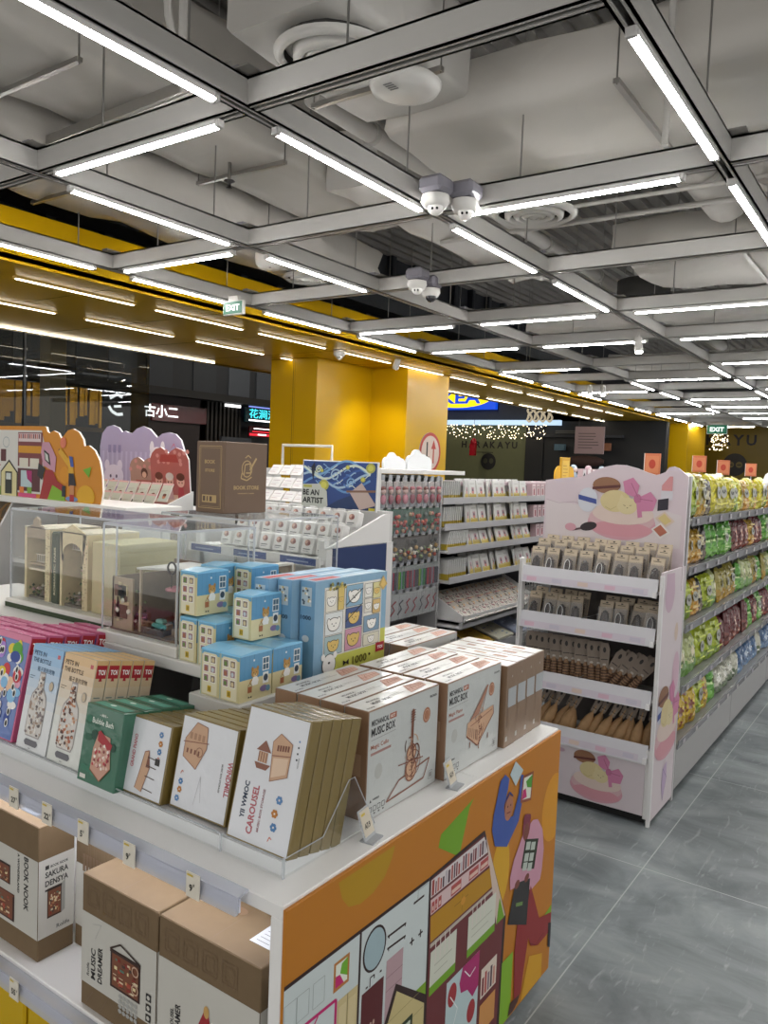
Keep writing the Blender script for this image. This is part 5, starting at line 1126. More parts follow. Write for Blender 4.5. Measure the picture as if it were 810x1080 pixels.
# book nook models
def book_nook(label, x, y, kind, h=0.245, w=0.150, d=0.20):
    t = thing('book_nook', label, 'miniature', (x,y,1.0885)); CR='#e0d0a4'; CD='#a89874'
    mb = MB(); mb.box((0,0,0),(d,0.028,h),CR,'wood',bev=0.001); mb.box((0,w-0.012,0),(d,w,h),CR,'wood'); mb.build('side_wall', t)
    mb = MB(); mb.box((d-0.006,0.028,0),(d,w-0.012,h),'#7f745f','wood'); mb.build('back_wall', t)
    mb = MB(); mb.box((0.01,0.028,0),(d-0.006,w-0.012,0.008),'#6f6658','wood'); mb.box((0,0,h),(d,w,h+0.004),'#e0d6bc','wood'); mb.build('floor_board', t)
    yi, yo = 0.028, w-0.012; cw = (yi+yo)/2
    # arch or gable front
    mb = MB()
    if kind == 'arch':
        pts = [(0,yi,h*0.62)]
        for k in range(9):
            a = PI*k/8; pts.append((0, cw-(cw-yi)*math.cos(a), h*0.70+(cw-yi)*0.75*math.sin(a)))
        pts += [(0,yo,h*0.62),(0,yo+0.004,h*0.62),(0,yo+0.012,h),(0,cw,h+0.03),(0,yi-0.02,h),(0,yi-0.004,h*0.62)]
        mb.prism(pts,(0.006,0,0),CR,'wood')
        mb.box((0.06,cw-0.028,0.10),(0.064,cw+0.028,0.16),'#5a4a40','wood'); 
        for k in range(3): mb.box((0.058,cw-0.027+k*0.025,0.10),(0.061,cw-0.022+k*0.025,0.16),'#a89078')
        for k in range(3): mb.box((0.058,cw-0.028,0.105+k*0.022),(0.061,cw+0.028,0.108+k*0.022),'#a89078')
        mb.box((0.055,cw-0.03,0.19),(0.06,cw+0.03,0.23),'#2e3438','gloss')
    else:
        mb.prism([(0,yi,h*0.86),(0,yo,h*0.86),(0,yo,h),(0,cw+0.02,h+0.012),(0,cw+0.016,h+0.03),(0,cw,h+0.04),(0,cw-0.016,h+0.03),(0,cw-0.02,h+0.012),(0,yi,h)],(0.008,0,0),'#a8957c','wood')
        mb.box((0.01,yi,h*0.48),(0.07,yo,h*0.50),'#b09a78','wood'); mb.box((0.008,yi,h*0.40),(0.05,yo,h*0.43),'#e0d4b8','wood')
        for k in range(3): mb.box((0.08,yi+0.008+k*0.032,0.02),(0.084,yi+0.030+k*0.032,0.09),'#4a5a58','gloss'); mb.box((0.08,yi+0.01+k*0.032,0.14),(0.084,yi+0.028+k*0.032,0.2),'#5a6468','gloss')
    
    r_ = random.Random(9)
    for k in range(40):
        y_ = -0.0+0.028*r_.random(); z_ = h*r_.random(); mb.box((-0.0006,y_*0.7,z_),(0.0,y_*0.7+0.008,z_+0.003),r_.choice(['#c4b088','#cbb992','#b8a47c']),'wood')
    for k in range(16):
        z_ = 0.02+k*0.014; mb.box((d-0.0068,yi,z_),(d-0.0061,yo,z_+0.002),'#9c8c70','wood')
    mb.build('facade', t)
    mb = MB(); zb_ = 0.185 if kind == 'arch' else 0.122
    mb.box((0.035,yi,zb_),(0.04,yo,zb_+0.003),'#e0d8c4','wood'); mb.box((0.035,yi,zb_+0.026),(0.04,yo,zb_+0.029),'#e0d8c4','wood')
    for k in range(9): mb.box((0.036,yi+0.006+k*(yo-yi-0.012)/8-0.0015,zb_),(0.039,yi+0.006+k*(yo-yi-0.012)/8+0.0015,zb_+0.028),'#e0d8c4','wood')
    mb.build('balcony', t)
    mb = MB(); r = random.Random(5+len(kind))
    for k in range(110):
        side_ = r.random() < .6
        yy = yi+0.004+0.02*r.random() if side_ else yi+(yo-yi)*r.random(); zz = 0.01+0.13*r.random() if side_ else 0.012+0.03*r.random()
        mb.ball((0.01+0.05*r.random(),yy,zz),0.004+0.003*r.random(),r.choice(['#5a6b3a','#44552e','#7a8450','#8a7a58','#c8a0a0']),n=5)
    mb.build('greenery', t)
    mb = MB(); mb.lathe([(0.001,0),(0.014,0),(0.010,0.006),(0.004,0.012),(0.004,0.022),(0.018,0.026),(0.02,0.03),(0.001,0.03)],(0.03,cw,0.009),'#8f8578','wood',n=12); mb.ball((0.03,cw,0.045),0.006,'#c8c0b0',n=6)
    mb.box((0.02,cw-0.035,0.008),(0.05,cw-0.022,0.03),'#6a3f30','wood'); mb.build('fountain' if kind=='arch' else 'cafe_table', t)
    return t
book_nook('cream book nook with a balcony, left one in the clear case',1.535,2.425,'gable')
book_nook('cream arched book nook, right one in the clear case',1.528,2.205,'arch')
mb = MB(); mb.box((1.532,2.372,1.0885),(1.72,2.412,1.330),'#38452c','matte',bev=0.004); A = Art(mb,(1.532,2.412,1.0885),nY,Z); A.L(1).text('ROMANTIC PARIS',0.027,0.03,0.011,'#c9c2a0',w=0.16,rot=PI/2); o = mb.build('book'); tag(o,'dark green book spine standing between the two book nooks','book')
mb = MB(); mb.box((1.53,2.045,1.0885),(1.762,2.185,1.318),'#c8be92','card',bev=0.002); A = Art(mb,(1.53,2.045,1.0885),X,Z); A.L(1).text('Romantic',0.06,0.13,0.022,'#a89a70',w=0.11).rect(0.0,0.0,0.232,0.03,'#d0c69c')
for k in range(5): A.rect(0.0,0.04+k*0.04,0.232,0.006,'#bfb488')
o = mb.build('gift_box'); tag(o,'large cream box at the right end of the left acrylic case','box')
mb = MB(); mb.box((1.70,2.60,1.0),(1.701,2.601,1.001)); 
# miniature street scene
t = thing('miniature_street', 'miniature street scene with a canopy and tiny teal car in the right case', 'miniature', (1.430,1.650,1.0885))
mb = MB(); mb.box((0,0,0),(0.24,0.30,0.006),'#6e5a4c','wood'); mb.box((0.02,0.01,0.006),(0.2,0.12,0.007),'#8a7460','wood'); mb.build('ground', t)
mb = MB(); mb.box((0.0,0.285,0.006),(0.24,0.292,0.155),'#8b7e6c','wood'); mb.box((0.0,0.20,0.006),(0.006,0.292,0.155),'#a8977c','wood'); mb.box((0.22,0.0,0.006),(0.226,0.285,0.19),'#7a6c5c','wood')
r = random.Random(3)
for k in range(14): mb.box((-0.002,0.205+0.075*r.random(),0.02+0.12*r.random()),(0.0,0.215+0.07*r.random(),0.03+0.12*r.random()),r.choice(['#6a4a3a','#a8543c','#c8b890','#4a5a50']))
mb.build('shop_wall', t)
mb = MB(); mb.prism([(0.005,0.0,0.20),(0.20,0.0,0.185),(0.20,0.19,0.185),(0.005,0.19,0.185)],(0,0,0.006),'#cfcdc6','matte'); 
for y_ in (0.01,0.18): mb.box((0.01,y_-0.003,0.006),(0.016,y_+0.003,0.19),'#b8a890','wood')
mb.build('canopy', t)
mb = MB(); mb.tube([(0.0,0.035+0.016*math.cos(2*PI*k/14),0.205+0.016*math.sin(2*PI*k/14)) for k in range(14)],0.003,'#2a2826','metal',n=6,close=True); mb.tube([(0.0,0.035,0.19),(0.0,0.035,0.15)],0.0015,'#2a2826',n=5); mb.lathe([(0.001,0),(0.03,0.004),(0.03,0.010),(0.001,0.018)],(0.03,0.05,0.135),'#b8707a','gloss',n=12); mb.tube([(0.03,0.05,0.006),(0.03,0.05,0.14)],0.002,'#d0c0b0',n=5); mb.build('ring_sign', t)
mb = MB(); mb.box((0.02,0.085,0.022),(0.05,0.145,0.036),'#4f9a94','gloss',bev=0.005); mb.box((0.025,0.10,0.036),(0.045,0.132,0.048),'#7ab8b0','gloss',bev=0.004)
for y_ in (0.095,0.135): mb.ball((0.02,y_,0.022),0.006,'#1a1a1a',n=8)
mb.box((0.01,0.08,0.006),(0.06,0.15,0.022),'#5a4a44','wood'); mb.build('toy_car', t)
mb = MB()
for k in range(26): 
    x_=0.01+0.1*r.random(); y_=0.01+0.26*r.random(); mb.box((x_,y_,0.006),(x_+0.008+0.015*r.random(),y_+0.008+0.02*r.random(),0.02+0.02*r.random()),r.choice(['#6a5a6a','#5a4a44','#8a6a50','#a8907a','#7a3a34','#3f4a4a']),'wood')
for k in range(36): mb.ball((0.005+0.04*r.random(),0.19+0.09*r.random(),0.03+0.09*r.random()),0.005,r.choice(['#4c5b34','#5f6f40','#c8c0b0','#7a8458','#39472a']),n=5)
for k in range(3): mb.ball((0.0,0.215+0.025*k,0.06+0.03*(k%2)),0.008,'#e8e2d0','gloss',n=8)
mb.build('furniture', t)
# brown book store box on the rear case
mb = MB(); mb.box((0,0,0),(0.218,0.150,0.262),'#6f5846','print',bev=0.003); F = Art(mb,(0,0,0),X,Z); S = Art(mb,(0,0.150,0),nY,Z); G='#b89c6c'
F.L(1).text('BOOK STORE',0.045,0.088,0.015,G,w=0.130).text('THE READING CORNER',0.065,0.072,0.004,G,w=0.085)
F.L(1).ring(0.110,0.165,0.026,0.030,0.004,G).line([(0.095,0.14),(0.10,0.18),(0.125,0.185),(0.13,0.15),(0.105,0.15)],0.005,G).line([(0.125,0.16),(0.158,0.205)],0.008,G).line([(0.085,0.15),(0.08,0.13),(0.11,0.122),(0.135,0.135)],0.005,G).line([(0.10,0.205),(0.115,0.215),(0.13,0.205)],0.004,G)
S.L(1).frame(0.018,0.018,0.114,0.226,0.0022,G).frame(0.024,0.024,0.102,0.214,0.001,G).text('BOOK',0.045,0.180,0.014,G,w=0.055).text('STORE',0.048,0.150,0.011,G,w=0.05).rect(0.035,0.038,0.075,0.028,G).L(2).rect(0.04,0.043,0.012,0.018,'#5b4638').rect(0.06,0.043,0.006,0.018,'#5b4638').rect(0.075,0.043,0.012,0.018,'#5b4638')
o = mb.build('book_store_box', loc=(2.000,2.085,1.3968)); tag(o,'tall brown BOOK STORE box with gold crest on the rear case','box')
# dolls and figures inside / behind the rear case
mb = MB(); mb.box((2.02,2.0,1.0885),(2.30,2.02,1.20),'#8a7a66','wood'); mb.box((2.0,1.9,1.0885),(2.3,2.2,1.10),'#4a4e50','matte'); mb.box((2.02,1.99,1.2),(2.28,2.03,1.208),'#c8c4bc','satin_white'); mb.box((2.02,1.99,1.10),(2.028,2.03,1.2),'#c8c4bc','satin_white'); mb.box((2.272,1.99,1.10),(2.28,2.03,1.2),'#c8c4bc','satin_white')
for k in range(8): mb.ball((2.05+0.03*k,1.985,1.13+0.02*(k%3)),0.012,['#6a7a58','#a8987a','#4a5a50'][k%3],n=6)
o = mb.build('framed_model'); tag(o,'small framed garden model inside the rear acrylic case','miniature')

# ================================================================== REAR DISPLAY UNITS
# left unit with illustrated header
u = thing('header_unit','white shelf unit topped by the orange illustrated header at left','display unit',(2.50,3.30,0))
mb = MB(); mb.box((0,0.0,1.295),(0.36,2.0,1.33),'#dfdeda','satin_white',bev=0.003); mb.build('top_shelf', u)
mb = MB(); mb.box((0.02,0.02,0.95),(0.34,2.0,0.975),'#d2d1cd','satin_white'); mb.build('middle_shelf', u)
mb = MB(); mb.box((0.34,0.02,0.0),(0.36,2.0,1.295),'#6a5a48','matte'); mb.build('back_board', u)
mb = MB(); mb.prism([(0.02,1.05,1.295),(0.30,1.05,1.295),(0.30,1.05,0.5),(-0.42,1.05,0.5)],(0,0.02,0),'#c9c8c6','satin_white'); mb.build('slanted_side', u); mb = MB(); mb.prism([(0.02,0.02,1.295),(0.30,0.02,1.295),(0.30,0.02,0.4),(-0.1,0.02,0.4)],(0,0.02,0),'#c9c8c6','satin_white'); mb.build('slanted_side', u)
mb = MB(); mb.box((0.05,0.03,0),(0.34,2.0,0.3),'#c9c8c6','satin_white'); mb.build('base', u)
h_ = []
def arc(cx,cy,r,a0,a1,n=10): return [(cx+r*math.cos(math.radians(a0+(a1-a0)*k/n)), cy+r*math.sin(math.radians(a0+(a1-a0)*k/n))) for k in range(n+1)]
# header outline seen from the front; x = 0 at the right end, growing to the left
out = [(0.015,0),(0.0,0.06),(0.008,0.15),(0.03,0.225),(0.075,0.28),(0.125,0.305),(0.165,0.300),(0.175,0.335),(0.215,0.375),(0.265,0.392),(0.315,0.382),(0.355,0.350),(0.375,0.338),(0.40,0.368),(0.445,0.380),(0.485,0.366),(0.505,0.375),(0.515,0.400),(0.54,0.404),(1.9,0.404),(1.9,0)]
mb = MB(); mb.prism([(0,p[0],p[1]) for p in out],(0.012,0,0),'#d08820','print',side='#e8e0d4')
A = Art(mb,(0,0.03,0),(0,-1,0),Z,lift=0.0010,step=0.0005); A.v = A.v*1.17; A.u = A.u*1.12
def q(x): return -x
A.L(1).poly([(q(1.5),0.05),(q(1.5),0.325),(q(0.47),0.325),(q(0.44),0.25),(q(0.46),0.02),(q(1.5),0.02)],'#d3d2cc')
A.L(2).rect(q(0.68),0.15,0.22,0.165,'#7a3a3c').rect(q(0.68),0.03,0.20,0.11,'#5a2c30').L(3).rect(q(0.675),0.27,0.20,0.04,'#d8c8c8').rect(q(0.675),0.215,0.205,0.035,'#d0921c').rect(q(0.665),0.145,0.08,0.045,'#d8d4c4').rect(q(0.57),0.145,0.08,0.045,'#d8d4c4')
for k in range(12): A.L(4).rect(q(0.67)+0.016*k,0.285,0.010,0.022,['#a04038','#c47a70','#6a3440'][k%3])
A.L(4).rect(q(0.65),0.05,0.10,0.08,'#b8ccd0').L(5).poly([(q(0.60),0.13),(q(0.55),0.13),(q(0.55),0.07),(q(0.59),0.09)],'#a8286a').rect(q(0.67),0.0,0.16,0.02,'#c8487a').rect(q(0.66),0.02,0.04,0.03,'#d87a30').rect(q(0.59),0.02,0.04,0.03,'#7aa63a')
A.L(2).rect(q(1.5),0.0,0.8,0.045,'#8ab444').L(3).poly([(q(0.84),0.0),(q(0.84),0.12),(q(0.76),0.18),(q(0.68),0.12),(q(0.68),0.0)],'#2c2a2b').L(4).poly([(q(0.832),0.0),(q(0.832),0.115),(q(0.76),0.168),(q(0.688),0.115),(q(0.688),0.0)],'#d8cf9a').L(5).rect(q(0.795),0.01,0.065,0.11,'#2c302a').L(6).rect(q(0.785),0.08,0.045,0.032,'#cdd4d0')
A.L(2).rect(q(1.02),0.16,0.16,0.06,'#b02c32').rect(q(0.84),0.17,0.05,0.06,'#5a2a2c').line([(q(0.86),0.325),(q(0.86),0.13)],0.005,'#2c2a2b').line([(q(1.5),0.15),(q(0.84),0.15)],0.004,'#b02c32').ring(q(0.79),0.265,0.03,0.025,0.003,'#8a9aa0').rect(q(0.91),0.25,0.02,0.04,'#7aa63a').frame(q(1.02),0.07,0.13,0.05,0.002,'#b8a0a8')
A.L(6).poly([(q(0.46),0.27),(q(0.40),0.27),(q(0.34),0.20),(q(0.35),0.13),(q(0.45),0.16),(q(0.47),0.22)],'#c793a6').L(7).poly([(q(0.445),0.235),(q(0.40),0.215),(q(0.385),0.16),(q(0.435),0.185)],'#26251f').L(8).poly([(q(0.436),0.222),(q(0.41),0.21),(q(0.40),0.175),(q(0.428),0.188)],'#c8ccc4').L(7).poly([(q(0.49),0.17),(q(0.43),0.145),(q(0.46),0.09),(q(0.50),0.11)],'#2c2a2b').L(6).poly([(q(0.43),0.14),(q(0.37),0.14),(q(0.33),0.09),(q(0.27),0.07),(q(0.29),0.045),(q(0.37),0.07),(q(0.41),0.0),(q(0.48),0.0)],'#a02c2c').rect(q(0.29),0.02,0.03,0.05,'#2b2b30')
A.L(5).poly([(q(0.40),0.09),(q(0.28),0.04),(q(0.26),0.0),(q(0.41),0.0)],'#7fae2a')
A.L(6).line([(q(0.315),0.235),(q(0.21),0.155)],0.030,'#d8a42c').poly([(q(0.24),0.20),(q(0.205),0.20),(q(0.195),0.13),(q(0.24),0.13)],'#d8a42c').L(7).poly([(q(0.235),0.21),(q(0.22),0.16),(q(0.195),0.16),(q(0.205),0.205)],'#3d56a0').poly([(q(0.235),0.13),(q(0.195),0.13),(q(0.175),0.075),(q(0.235),0.07)],'#26252c').rect(q(0.225),0.03,0.035,0.045,'#c88a5a').rect(q(0.225),0.0,0.035,0.032,'#b02c32').L(5).ell(q(0.21),-0.0+0.012,0.05,0.012,'#6f8fc0').ell(q(0.285),0.27,0.025,0.025,'#d8785a').line([(q(0.32),0.24),(q(0.30),0.22)],0.012,'#8a4a38')
A.L(4).poly([(q(0.125),0.15),(q(0.06),0.165),(q(0.075),0.115)],'#6fae2a').ell(q(0.10),0.03,0.07,0.05,'#d8a41c').ell(q(0.27),0.12,0.04,0.04,'#d8901a')
# flip: local +y runs to the left in the picture, art drawn with negative x
hd = mb.build('illustrated_header', u, loc=(0.03,0.232-0.0,1.331))
def cage(x, y, s, label):
    mb = MB(); n = 8
    mb.lathe([(0.001,0),(s,0),(s,0.012),(s*0.9,0.02),(0.001,0.02)],(0,0,0),'#9a7a52','wood',n=16)
    for k in range(n):
        a = 2*PI*k/n; mb.tube([(s*0.9*math.cos(a),s*0.9*math.sin(a),0.02),(s*0.9*math.cos(a),s*0.9*math.sin(a),s*2.0)]+[(s*0.9*math.cos(a)*math.cos(b),s*0.9*math.sin(a)*math.cos(b),s*2.0+s*1.0*math.sin(b)) for b in (0.5,1.0,1.4)],0.004,'#b08a5a','wood',n=5)
    for z_ in (s*1.0,s*2.0): mb.tube([(s*0.9*math.cos(2*PI*k/20),s*0.9*math.sin(2*PI*k/20),z_) for k in range(20)],0.004,'#b08a5a','wood',n=5,close=True)
    r = random.Random(int(x*100))
    for k in range(26): a=6.28*r.random(); mb.ball((s*.6*r.random()*math.cos(a),s*.6*r.random()*math.sin(a),0.03+s*0.9*r.random()),0.015,r.choice(['#6a4a30','#c8a878','#4a3526']),n=5)
    o = mb.build('wooden_birdcage', loc=(x,y,0.977)); tag(o,label,'wooden model')
cage(2.68,4.62,0.10,'round wooden birdcage model on the shelf under the illustrated header'); cage(2.68,3.95,0.06,'small wooden carousel model behind the left acrylic case')
mb = MB(); r = random.Random(8)
for k in range(30): mb.box((2.62+0.1*r.random(),3.4+0.9*r.random(),0.976),(2.66+0.1*r.random(),3.46+0.9*r.random(),1.0+0.16*r.random()),r.choice(['#8a6a48','#6a4a34','#a88a60','#54402e']),'wood')
o = mb.build('wooden_models'); tag(o,'cluster of small brown wooden kit models behind the book nooks','wooden models',kind='stuff')

# pastel card rack (purple header) behind the counter
u = thing('card_rack_unit','white unit with a lavender scalloped header and racks of cards','display unit',(3.277,3.778,-0.2208)); u.scale = (1.138,)*3
mb = MB(); mb.box((0,0,0.195),(0.4,0.80,1.30),'#cbcac8','satin_white',bev=0.004); mb.build('cabinet', u)
out = [(0.0,0),(0.0,0.30),(0.03,0.36),(0.08,0.395),(0.14,0.405),(0.20,0.395),(0.245,0.37),(0.27,0.39),(0.32,0.425),(0.38,0.44),(0.44,0.425),(0.485,0.395),(0.52,0.40),(0.56,0.41),(0.585,0.40),(0.62,0.43),(0.68,0.445),(0.74,0.435),(0.79,0.39),(0.81,0.31),(0.80,0)]
mb = MB(); mb.prism([(0,p[0],p[1]) for p in out],(0.012,0,0),'#a79dbd','print',side='#e6e4ea'); A = Art(mb,(0,0,0),nY,Z,lift=0.001,step=0.0006)
for k in range(16): A.L(1).rect(-0.78+0.047*k,0.06,0.02,0.22,'#b6adcb')
A.L(2).ell(-0.66,0.12,0.10,0.075,'#d8cfe2',16).ell(-0.73,0.19,0.025,0.035,'#d8cfe2').ell(-0.60,0.19,0.025,0.035,'#d8cfe2').L(3).ell(-0.69,0.12,0.01,0.012,'#5a4a6a',8).ell(-0.63,0.12,0.01,0.012,'#5a4a6a',8).ell(-0.66,0.10,0.012,0.006,'#c87a8a',8).L(2).ell(-0.24,0.26,0.07,0.055,'#e4e0e8',16).ell(-0.29,0.31,0.02,0.04,'#e4e0e8').ell(-0.19,0.31,0.02,0.04,'#e4e0e8').L(3).ell(-0.26,0.26,0.006,0.008,'#5a4a6a',8).ell(-0.22,0.26,0.006,0.008,'#5a4a6a',8)
A.L(2).ell(-0.70,0.03,0.12,0.035,'#8c7ab0',18).poly([(-0.45,0.03),(-0.38,0.05),(-0.36,0.14),(-0.5,0.12)],'#c8b8c8').poly([(-0.12,0.30),(-0.09,0.33),(-0.06,0.30),(-0.09,0.34)],'#c86a80').rect(-0.72,0.27,0.03,0.05,'#8a80a8').rect(-0.67,0.27,0.03,0.05,'#8a80a8').rect(-0.62,0.27,0.03,0.05,'#8a80a8')
mb.build('scalloped_header', u, loc=(0.30,0.345,1.335))
for nm,(x0,y0,w_,h_,c1) in (('small_header',(-0.06,0.27,0.24,0.24,'#b07c80')),('small_header',(-0.04,0.0+0.02,0.24,0.24,'#b0605f'))):
    pass
def minihead(y0, w_, h_, c1, lab, figs):
    mb = MB(); out = [(0,0),(0,h_*0.80),(w_*.06,h_*.90),(w_*.16,h_*.97),(w_*.30,h_),(w_*.43,h_*.95),(w_*.5,h_*.90),(w_*.57,h_*.95),(w_*.70,h_),(w_*.84,h_*.97),(w_*.94,h_*.90),(w_,h_*0.80),(w_,0)]
    mb.prism([(0,p[0],p[1]) for p in out],(0.008,0,0),c1,'print',side='#e8e0dc'); A = Art(mb,(0,w_,0),nY,Z,lift=0.001,step=0.0005)
    for k in range(12): A.L(1).ell(w_*rnd.random(),h_*(0.7+0.25*rnd.random()),0.014,0.012,'#c88c88',8)
    if figs:
        A.L(1).rect(0.01,0.01,w_-0.02,h_*0.15,'#d8b8a0')
        for k in range(3): cx=w_*(0.22+0.28*k); A.L(3).ell(cx,h_*0.42,0.032,0.032,'#d8a89a',14).ell(cx,h_*0.50,0.034,0.022,['#6a3a30','#c8c0bc','#5a3028'][k],12).poly([(cx-0.03,h_*0.10),(cx+0.03,h_*0.10),(cx+0.018,h_*0.32),(cx-0.018,h_*0.32)],['#a83a40','#c8a0a0','#b04048'][k]).L(4).ell(cx-0.012,h_*0.40,0.004,0.006,'#2a1a18',6).ell(cx+0.012,h_*0.40,0.004,0.006,'#2a1a18',6)
        A.L(2).poly([(w_*.25,h_*.75),(w_*.75,h_*.75),(w_*.7,h_*.88),(w_*.3,h_*.88)],'#a03c38')
    else:
        A.L(2).ell(w_*.5,h_*.62,0.03,0.03,'#5a3830',12).L(3).ell(w_*.5,h_*.58,0.02,0.018,'#d8b09a',10).L(2).rect(w_*.2,h_*.2,w_*.6,h_*.25,'#a85c58').L(3)
        for k in range(4): A.ell(w_*(.28+.15*k),h_*.32,0.010,0.018,'#d8b8a8',8)
    return mb
mb = minihead(0,0.26,0.24,'#a8867a','',False); mb.build('card_header', u, loc=(0.10,0.30,1.345), rot=(0,-0.1,0))
mb = minihead(0,0.32,0.32,'#aa5f5c','',True); mb.build('card_header', u, loc=(0.06,0.0,1.325), rot=(0,-0.1,0))
# stepped tray of card packs
t = thing('card_tray','stepped white tray before the lavender header, full of small card packs','tray',(2.982,3.733,1.2244)); t.scale = (1.138,)*3
mb = MB(); mb.prism([(0,0,0),(0.30,0,0),(0.30,0,0.14),(0.02,0,0.03)],(0,0.012,0),'#d0cfcd','satin_white'); mb.prism([(0,0.72,0),(0.30,0.72,0),(0.30,0.72,0.14),(0.02,0.72,0.03)],(0,0.012,0),'#d0cfcd','satin_white'); mb.box((0,0,0),(0.30,0.72,0.012),'#d8d7d5','satin_white'); mb.box((0,0,0.0),(0.006,0.72,0.035),'#d8d7d5','satin_white'); mb.build('tray_body', t)
mb = MB(); mb.box((0.0,0.08,-0.27),(0.26,0.66,0),'#c4c3c1','satin_white'); mb.build('pedestal', t)
mb = MB(); mb.box((0,-0.045,0),(0.008,0.045,0.12),'#c8c2ba','wrapped',bev=0.002); A = Art(mb,(0,0.045,0),nY,Z); A.L(1).rect(0.006,0.006,0.078,0.108,'#b8c0b4').L(2).ell(0.052,0.032,0.016,0.016,'#c07a5a',10).ell(0.052,0.042,0.017,0.010,'#6a3a2c',10).rect(0.01,0.07,0.06,0.002,'#8a8a80').rect(0.01,0.062,0.045,0.002,'#8a8a80').rect(0.0,0.108,0.09,0.012,'#d0a8a8')
first=None
for i in range(7):
    for j in range(2):
        loc=((2.66+0.11*j)*1.138,(3.36+0.094*i)*1.138,1.6-(1.6-1.30-0.055*j)*1.138); lab='pastel card pack, %s from the right, %s row of the stepped tray'%(nth(i),['front','back'][j])
        if first is None: first=mb.build('card_pack',loc=loc,rot=(0,0.45,0)); tag(first,lab,'card pack','card packs in the stepped tray')
        else: o=first.copy(); C.objects.link(o); o.location=loc; o['label']=lab

# BE AN ARTIST unit
u = thing('paint_kit_unit','white rack with navy end panel and swirling blue BE AN ARTIST board','display unit',(2.55,2.06,0))
mb = MB(); mb.box((0.0,0.0,0.1),(0.03,0.03,1.27),'#d8d7d5','satin_white'); mb.box((0.0,0.75,0.1),(0.03,0.78,1.27),'#d8d7d5','satin_white'); mb.box((0.46,0,0.1),(0.50,0.80,1.38),'#c9c8c6','satin_white'); mb.build('frame', u)
for z_ in (1.17,0.92,0.66): mb = MB(); mb.box((-0.02,0.0,z_),(0.46,0.80,z_+0.02),'#dad9d7','satin_white'); mb.box((-0.028,0.0,z_-0.01),(-0.02,0.80,z_+0.03),'#e0dfdd','satin_white'); A = Art(mb,(-0.028,0.80,z_-0.01),nY,Z); A.rect(0.02,0.004,0.2,0.03,'#2c4a8c').rect(0.3,0.004,0.2,0.03,'#2c4a8c').rect(0.58,0.004,0.2,0.03,'#2c4a8c').L(1).rect(0.05,0.014,0.12,0.006,'#8a9cc0').rect(0.33,0.014,0.12,0.006,'#8a9cc0').rect(0.62,0.014,0.12,0.006,'#8a9cc0'); mb.build('shelf', u)
mb = MB(); mb.box((0.05,-0.012,0.30),(0.47,0.0,1.235),'#20335f','matte',bev=0.002); mb.box((0.0,-0.012,0.3),(0.04,0.0,1.235),'#d8d7d5','satin_white'); mb.box((0.44,-0.014,0.3),(0.49,0.0,1.24),'#d8d7d5','satin_white'); mb.build('navy_end_panel', u)
mb = MB(); mb.prism([(0,-0.012,1.24),(0.46,-0.012,1.24),(0.46,-0.012,1.37),(0.42,-0.012,1.37),(0.06,-0.012,1.255)],(0,0.012,0),'#dad9d7','satin_white'); mb.build('tray_side', u)
mb = MB(); bw, bh = 0.44, 0.235
mb.box((0,0,0),(0.012,bw,bh),'#dcdcda','satin_white',bev=0.002); A = Art(mb,(0,bw,0),nY,Z,lift=0.001,step=0.0004); A.rect(0.006,0.006,bw-0.012,bh-0.012,'#24427e')
r = random.Random(5)
for k in range(5):
    y0 = 0.12+0.02*k
    A.L(1+(k%2)).line([(0.01+0.03*i, y0+0.035*math.sin(0.55*i+0.8*k)) for i in range(14)], 0.011, ['#5f8cc0','#9db8cf','#34589c','#c8d4c8','#6f9cc8'][k])
for (cx,cy,rr,c) in ((0.20,0.165,0.032,'#9db8cf'),(0.29,0.13,0.026,'#7aa4cc'),(0.10,0.19,0.02,'#c8d4c8')):
    A.L(3).line([(cx+rr*(1-a/22)*math.cos(a*0.55),cy+rr*(1-a/22)*math.sin(a*0.55)) for a in range(20)],0.007,c)
for (cx,cy,rr) in ((0.40,0.205,0.026),(0.135,0.115,0.030),(0.27,0.205,0.012),(0.12,0.185,0.010),(0.36,0.15,0.014)): A.L(4).ell(cx,cy,rr,rr*.9,'#a8a850',16).L(5).ell(cx,cy,rr*.6,rr*.55,'#c8c458',14)
for k in range(26):
    x0_ = 0.02+0.37*r.random(); y0_ = 0.10+0.11*r.random(); A.L(2+(k%2)).line([(x0_+0.012*i_, min(0.222,max(0.01,y0_+0.012*math.sin(0.9*i_+k)))) for i_ in range(4)], 0.0035+0.003*r.random(), r.choice(['#8fb0cf','#4a74b4','#c8d4c8','#1c3a78','#b0b868','#7aa0c8']))
A.L(4).poly([(0.006,0.006),(0.165,0.006),(0.155,0.085),(0.11,0.12),(0.006,0.115)],'#b8bcb4').poly([(0.15,0.006),(0.434,0.006),(0.434,0.05),(0.30,0.075),(0.22,0.045)],'#1d3560').L(6).text('BE AN',0.012,0.062,0.029,'#14161c',w=0.098).text('ARTIST',0.012,0.024,0.029,'#14161c',w=0.125).rect(0.015,0.100,0.05,0.012,'#a8a850')
A.L(5).poly([(0.29,0.085),(0.355,0.135),(0.434,0.04),(0.434,0.03),(0.35,0.006)],'#b8a49c').L(6).line([(0.27,0.09),(0.434,0.098)],0.010,'#7a5a48').poly([(0.40,0.006),(0.434,0.006),(0.434,0.018),(0.40,0.018)],'#c8b830').poly([(0.055,0.20),(0.07,0.13),(0.08,0.2),(0.075,0.225)],'#141c30')
mb.build('poster_board', u, loc=(0.45,0.062,1.372), rot=(0,0.03,0.06))
mb = MB(); mb.box((0,0,0),(0.012,0.05,0.26),'#20335f','matte'); mb.build('poster_post', u, loc=(0.445,0.46,1.33))
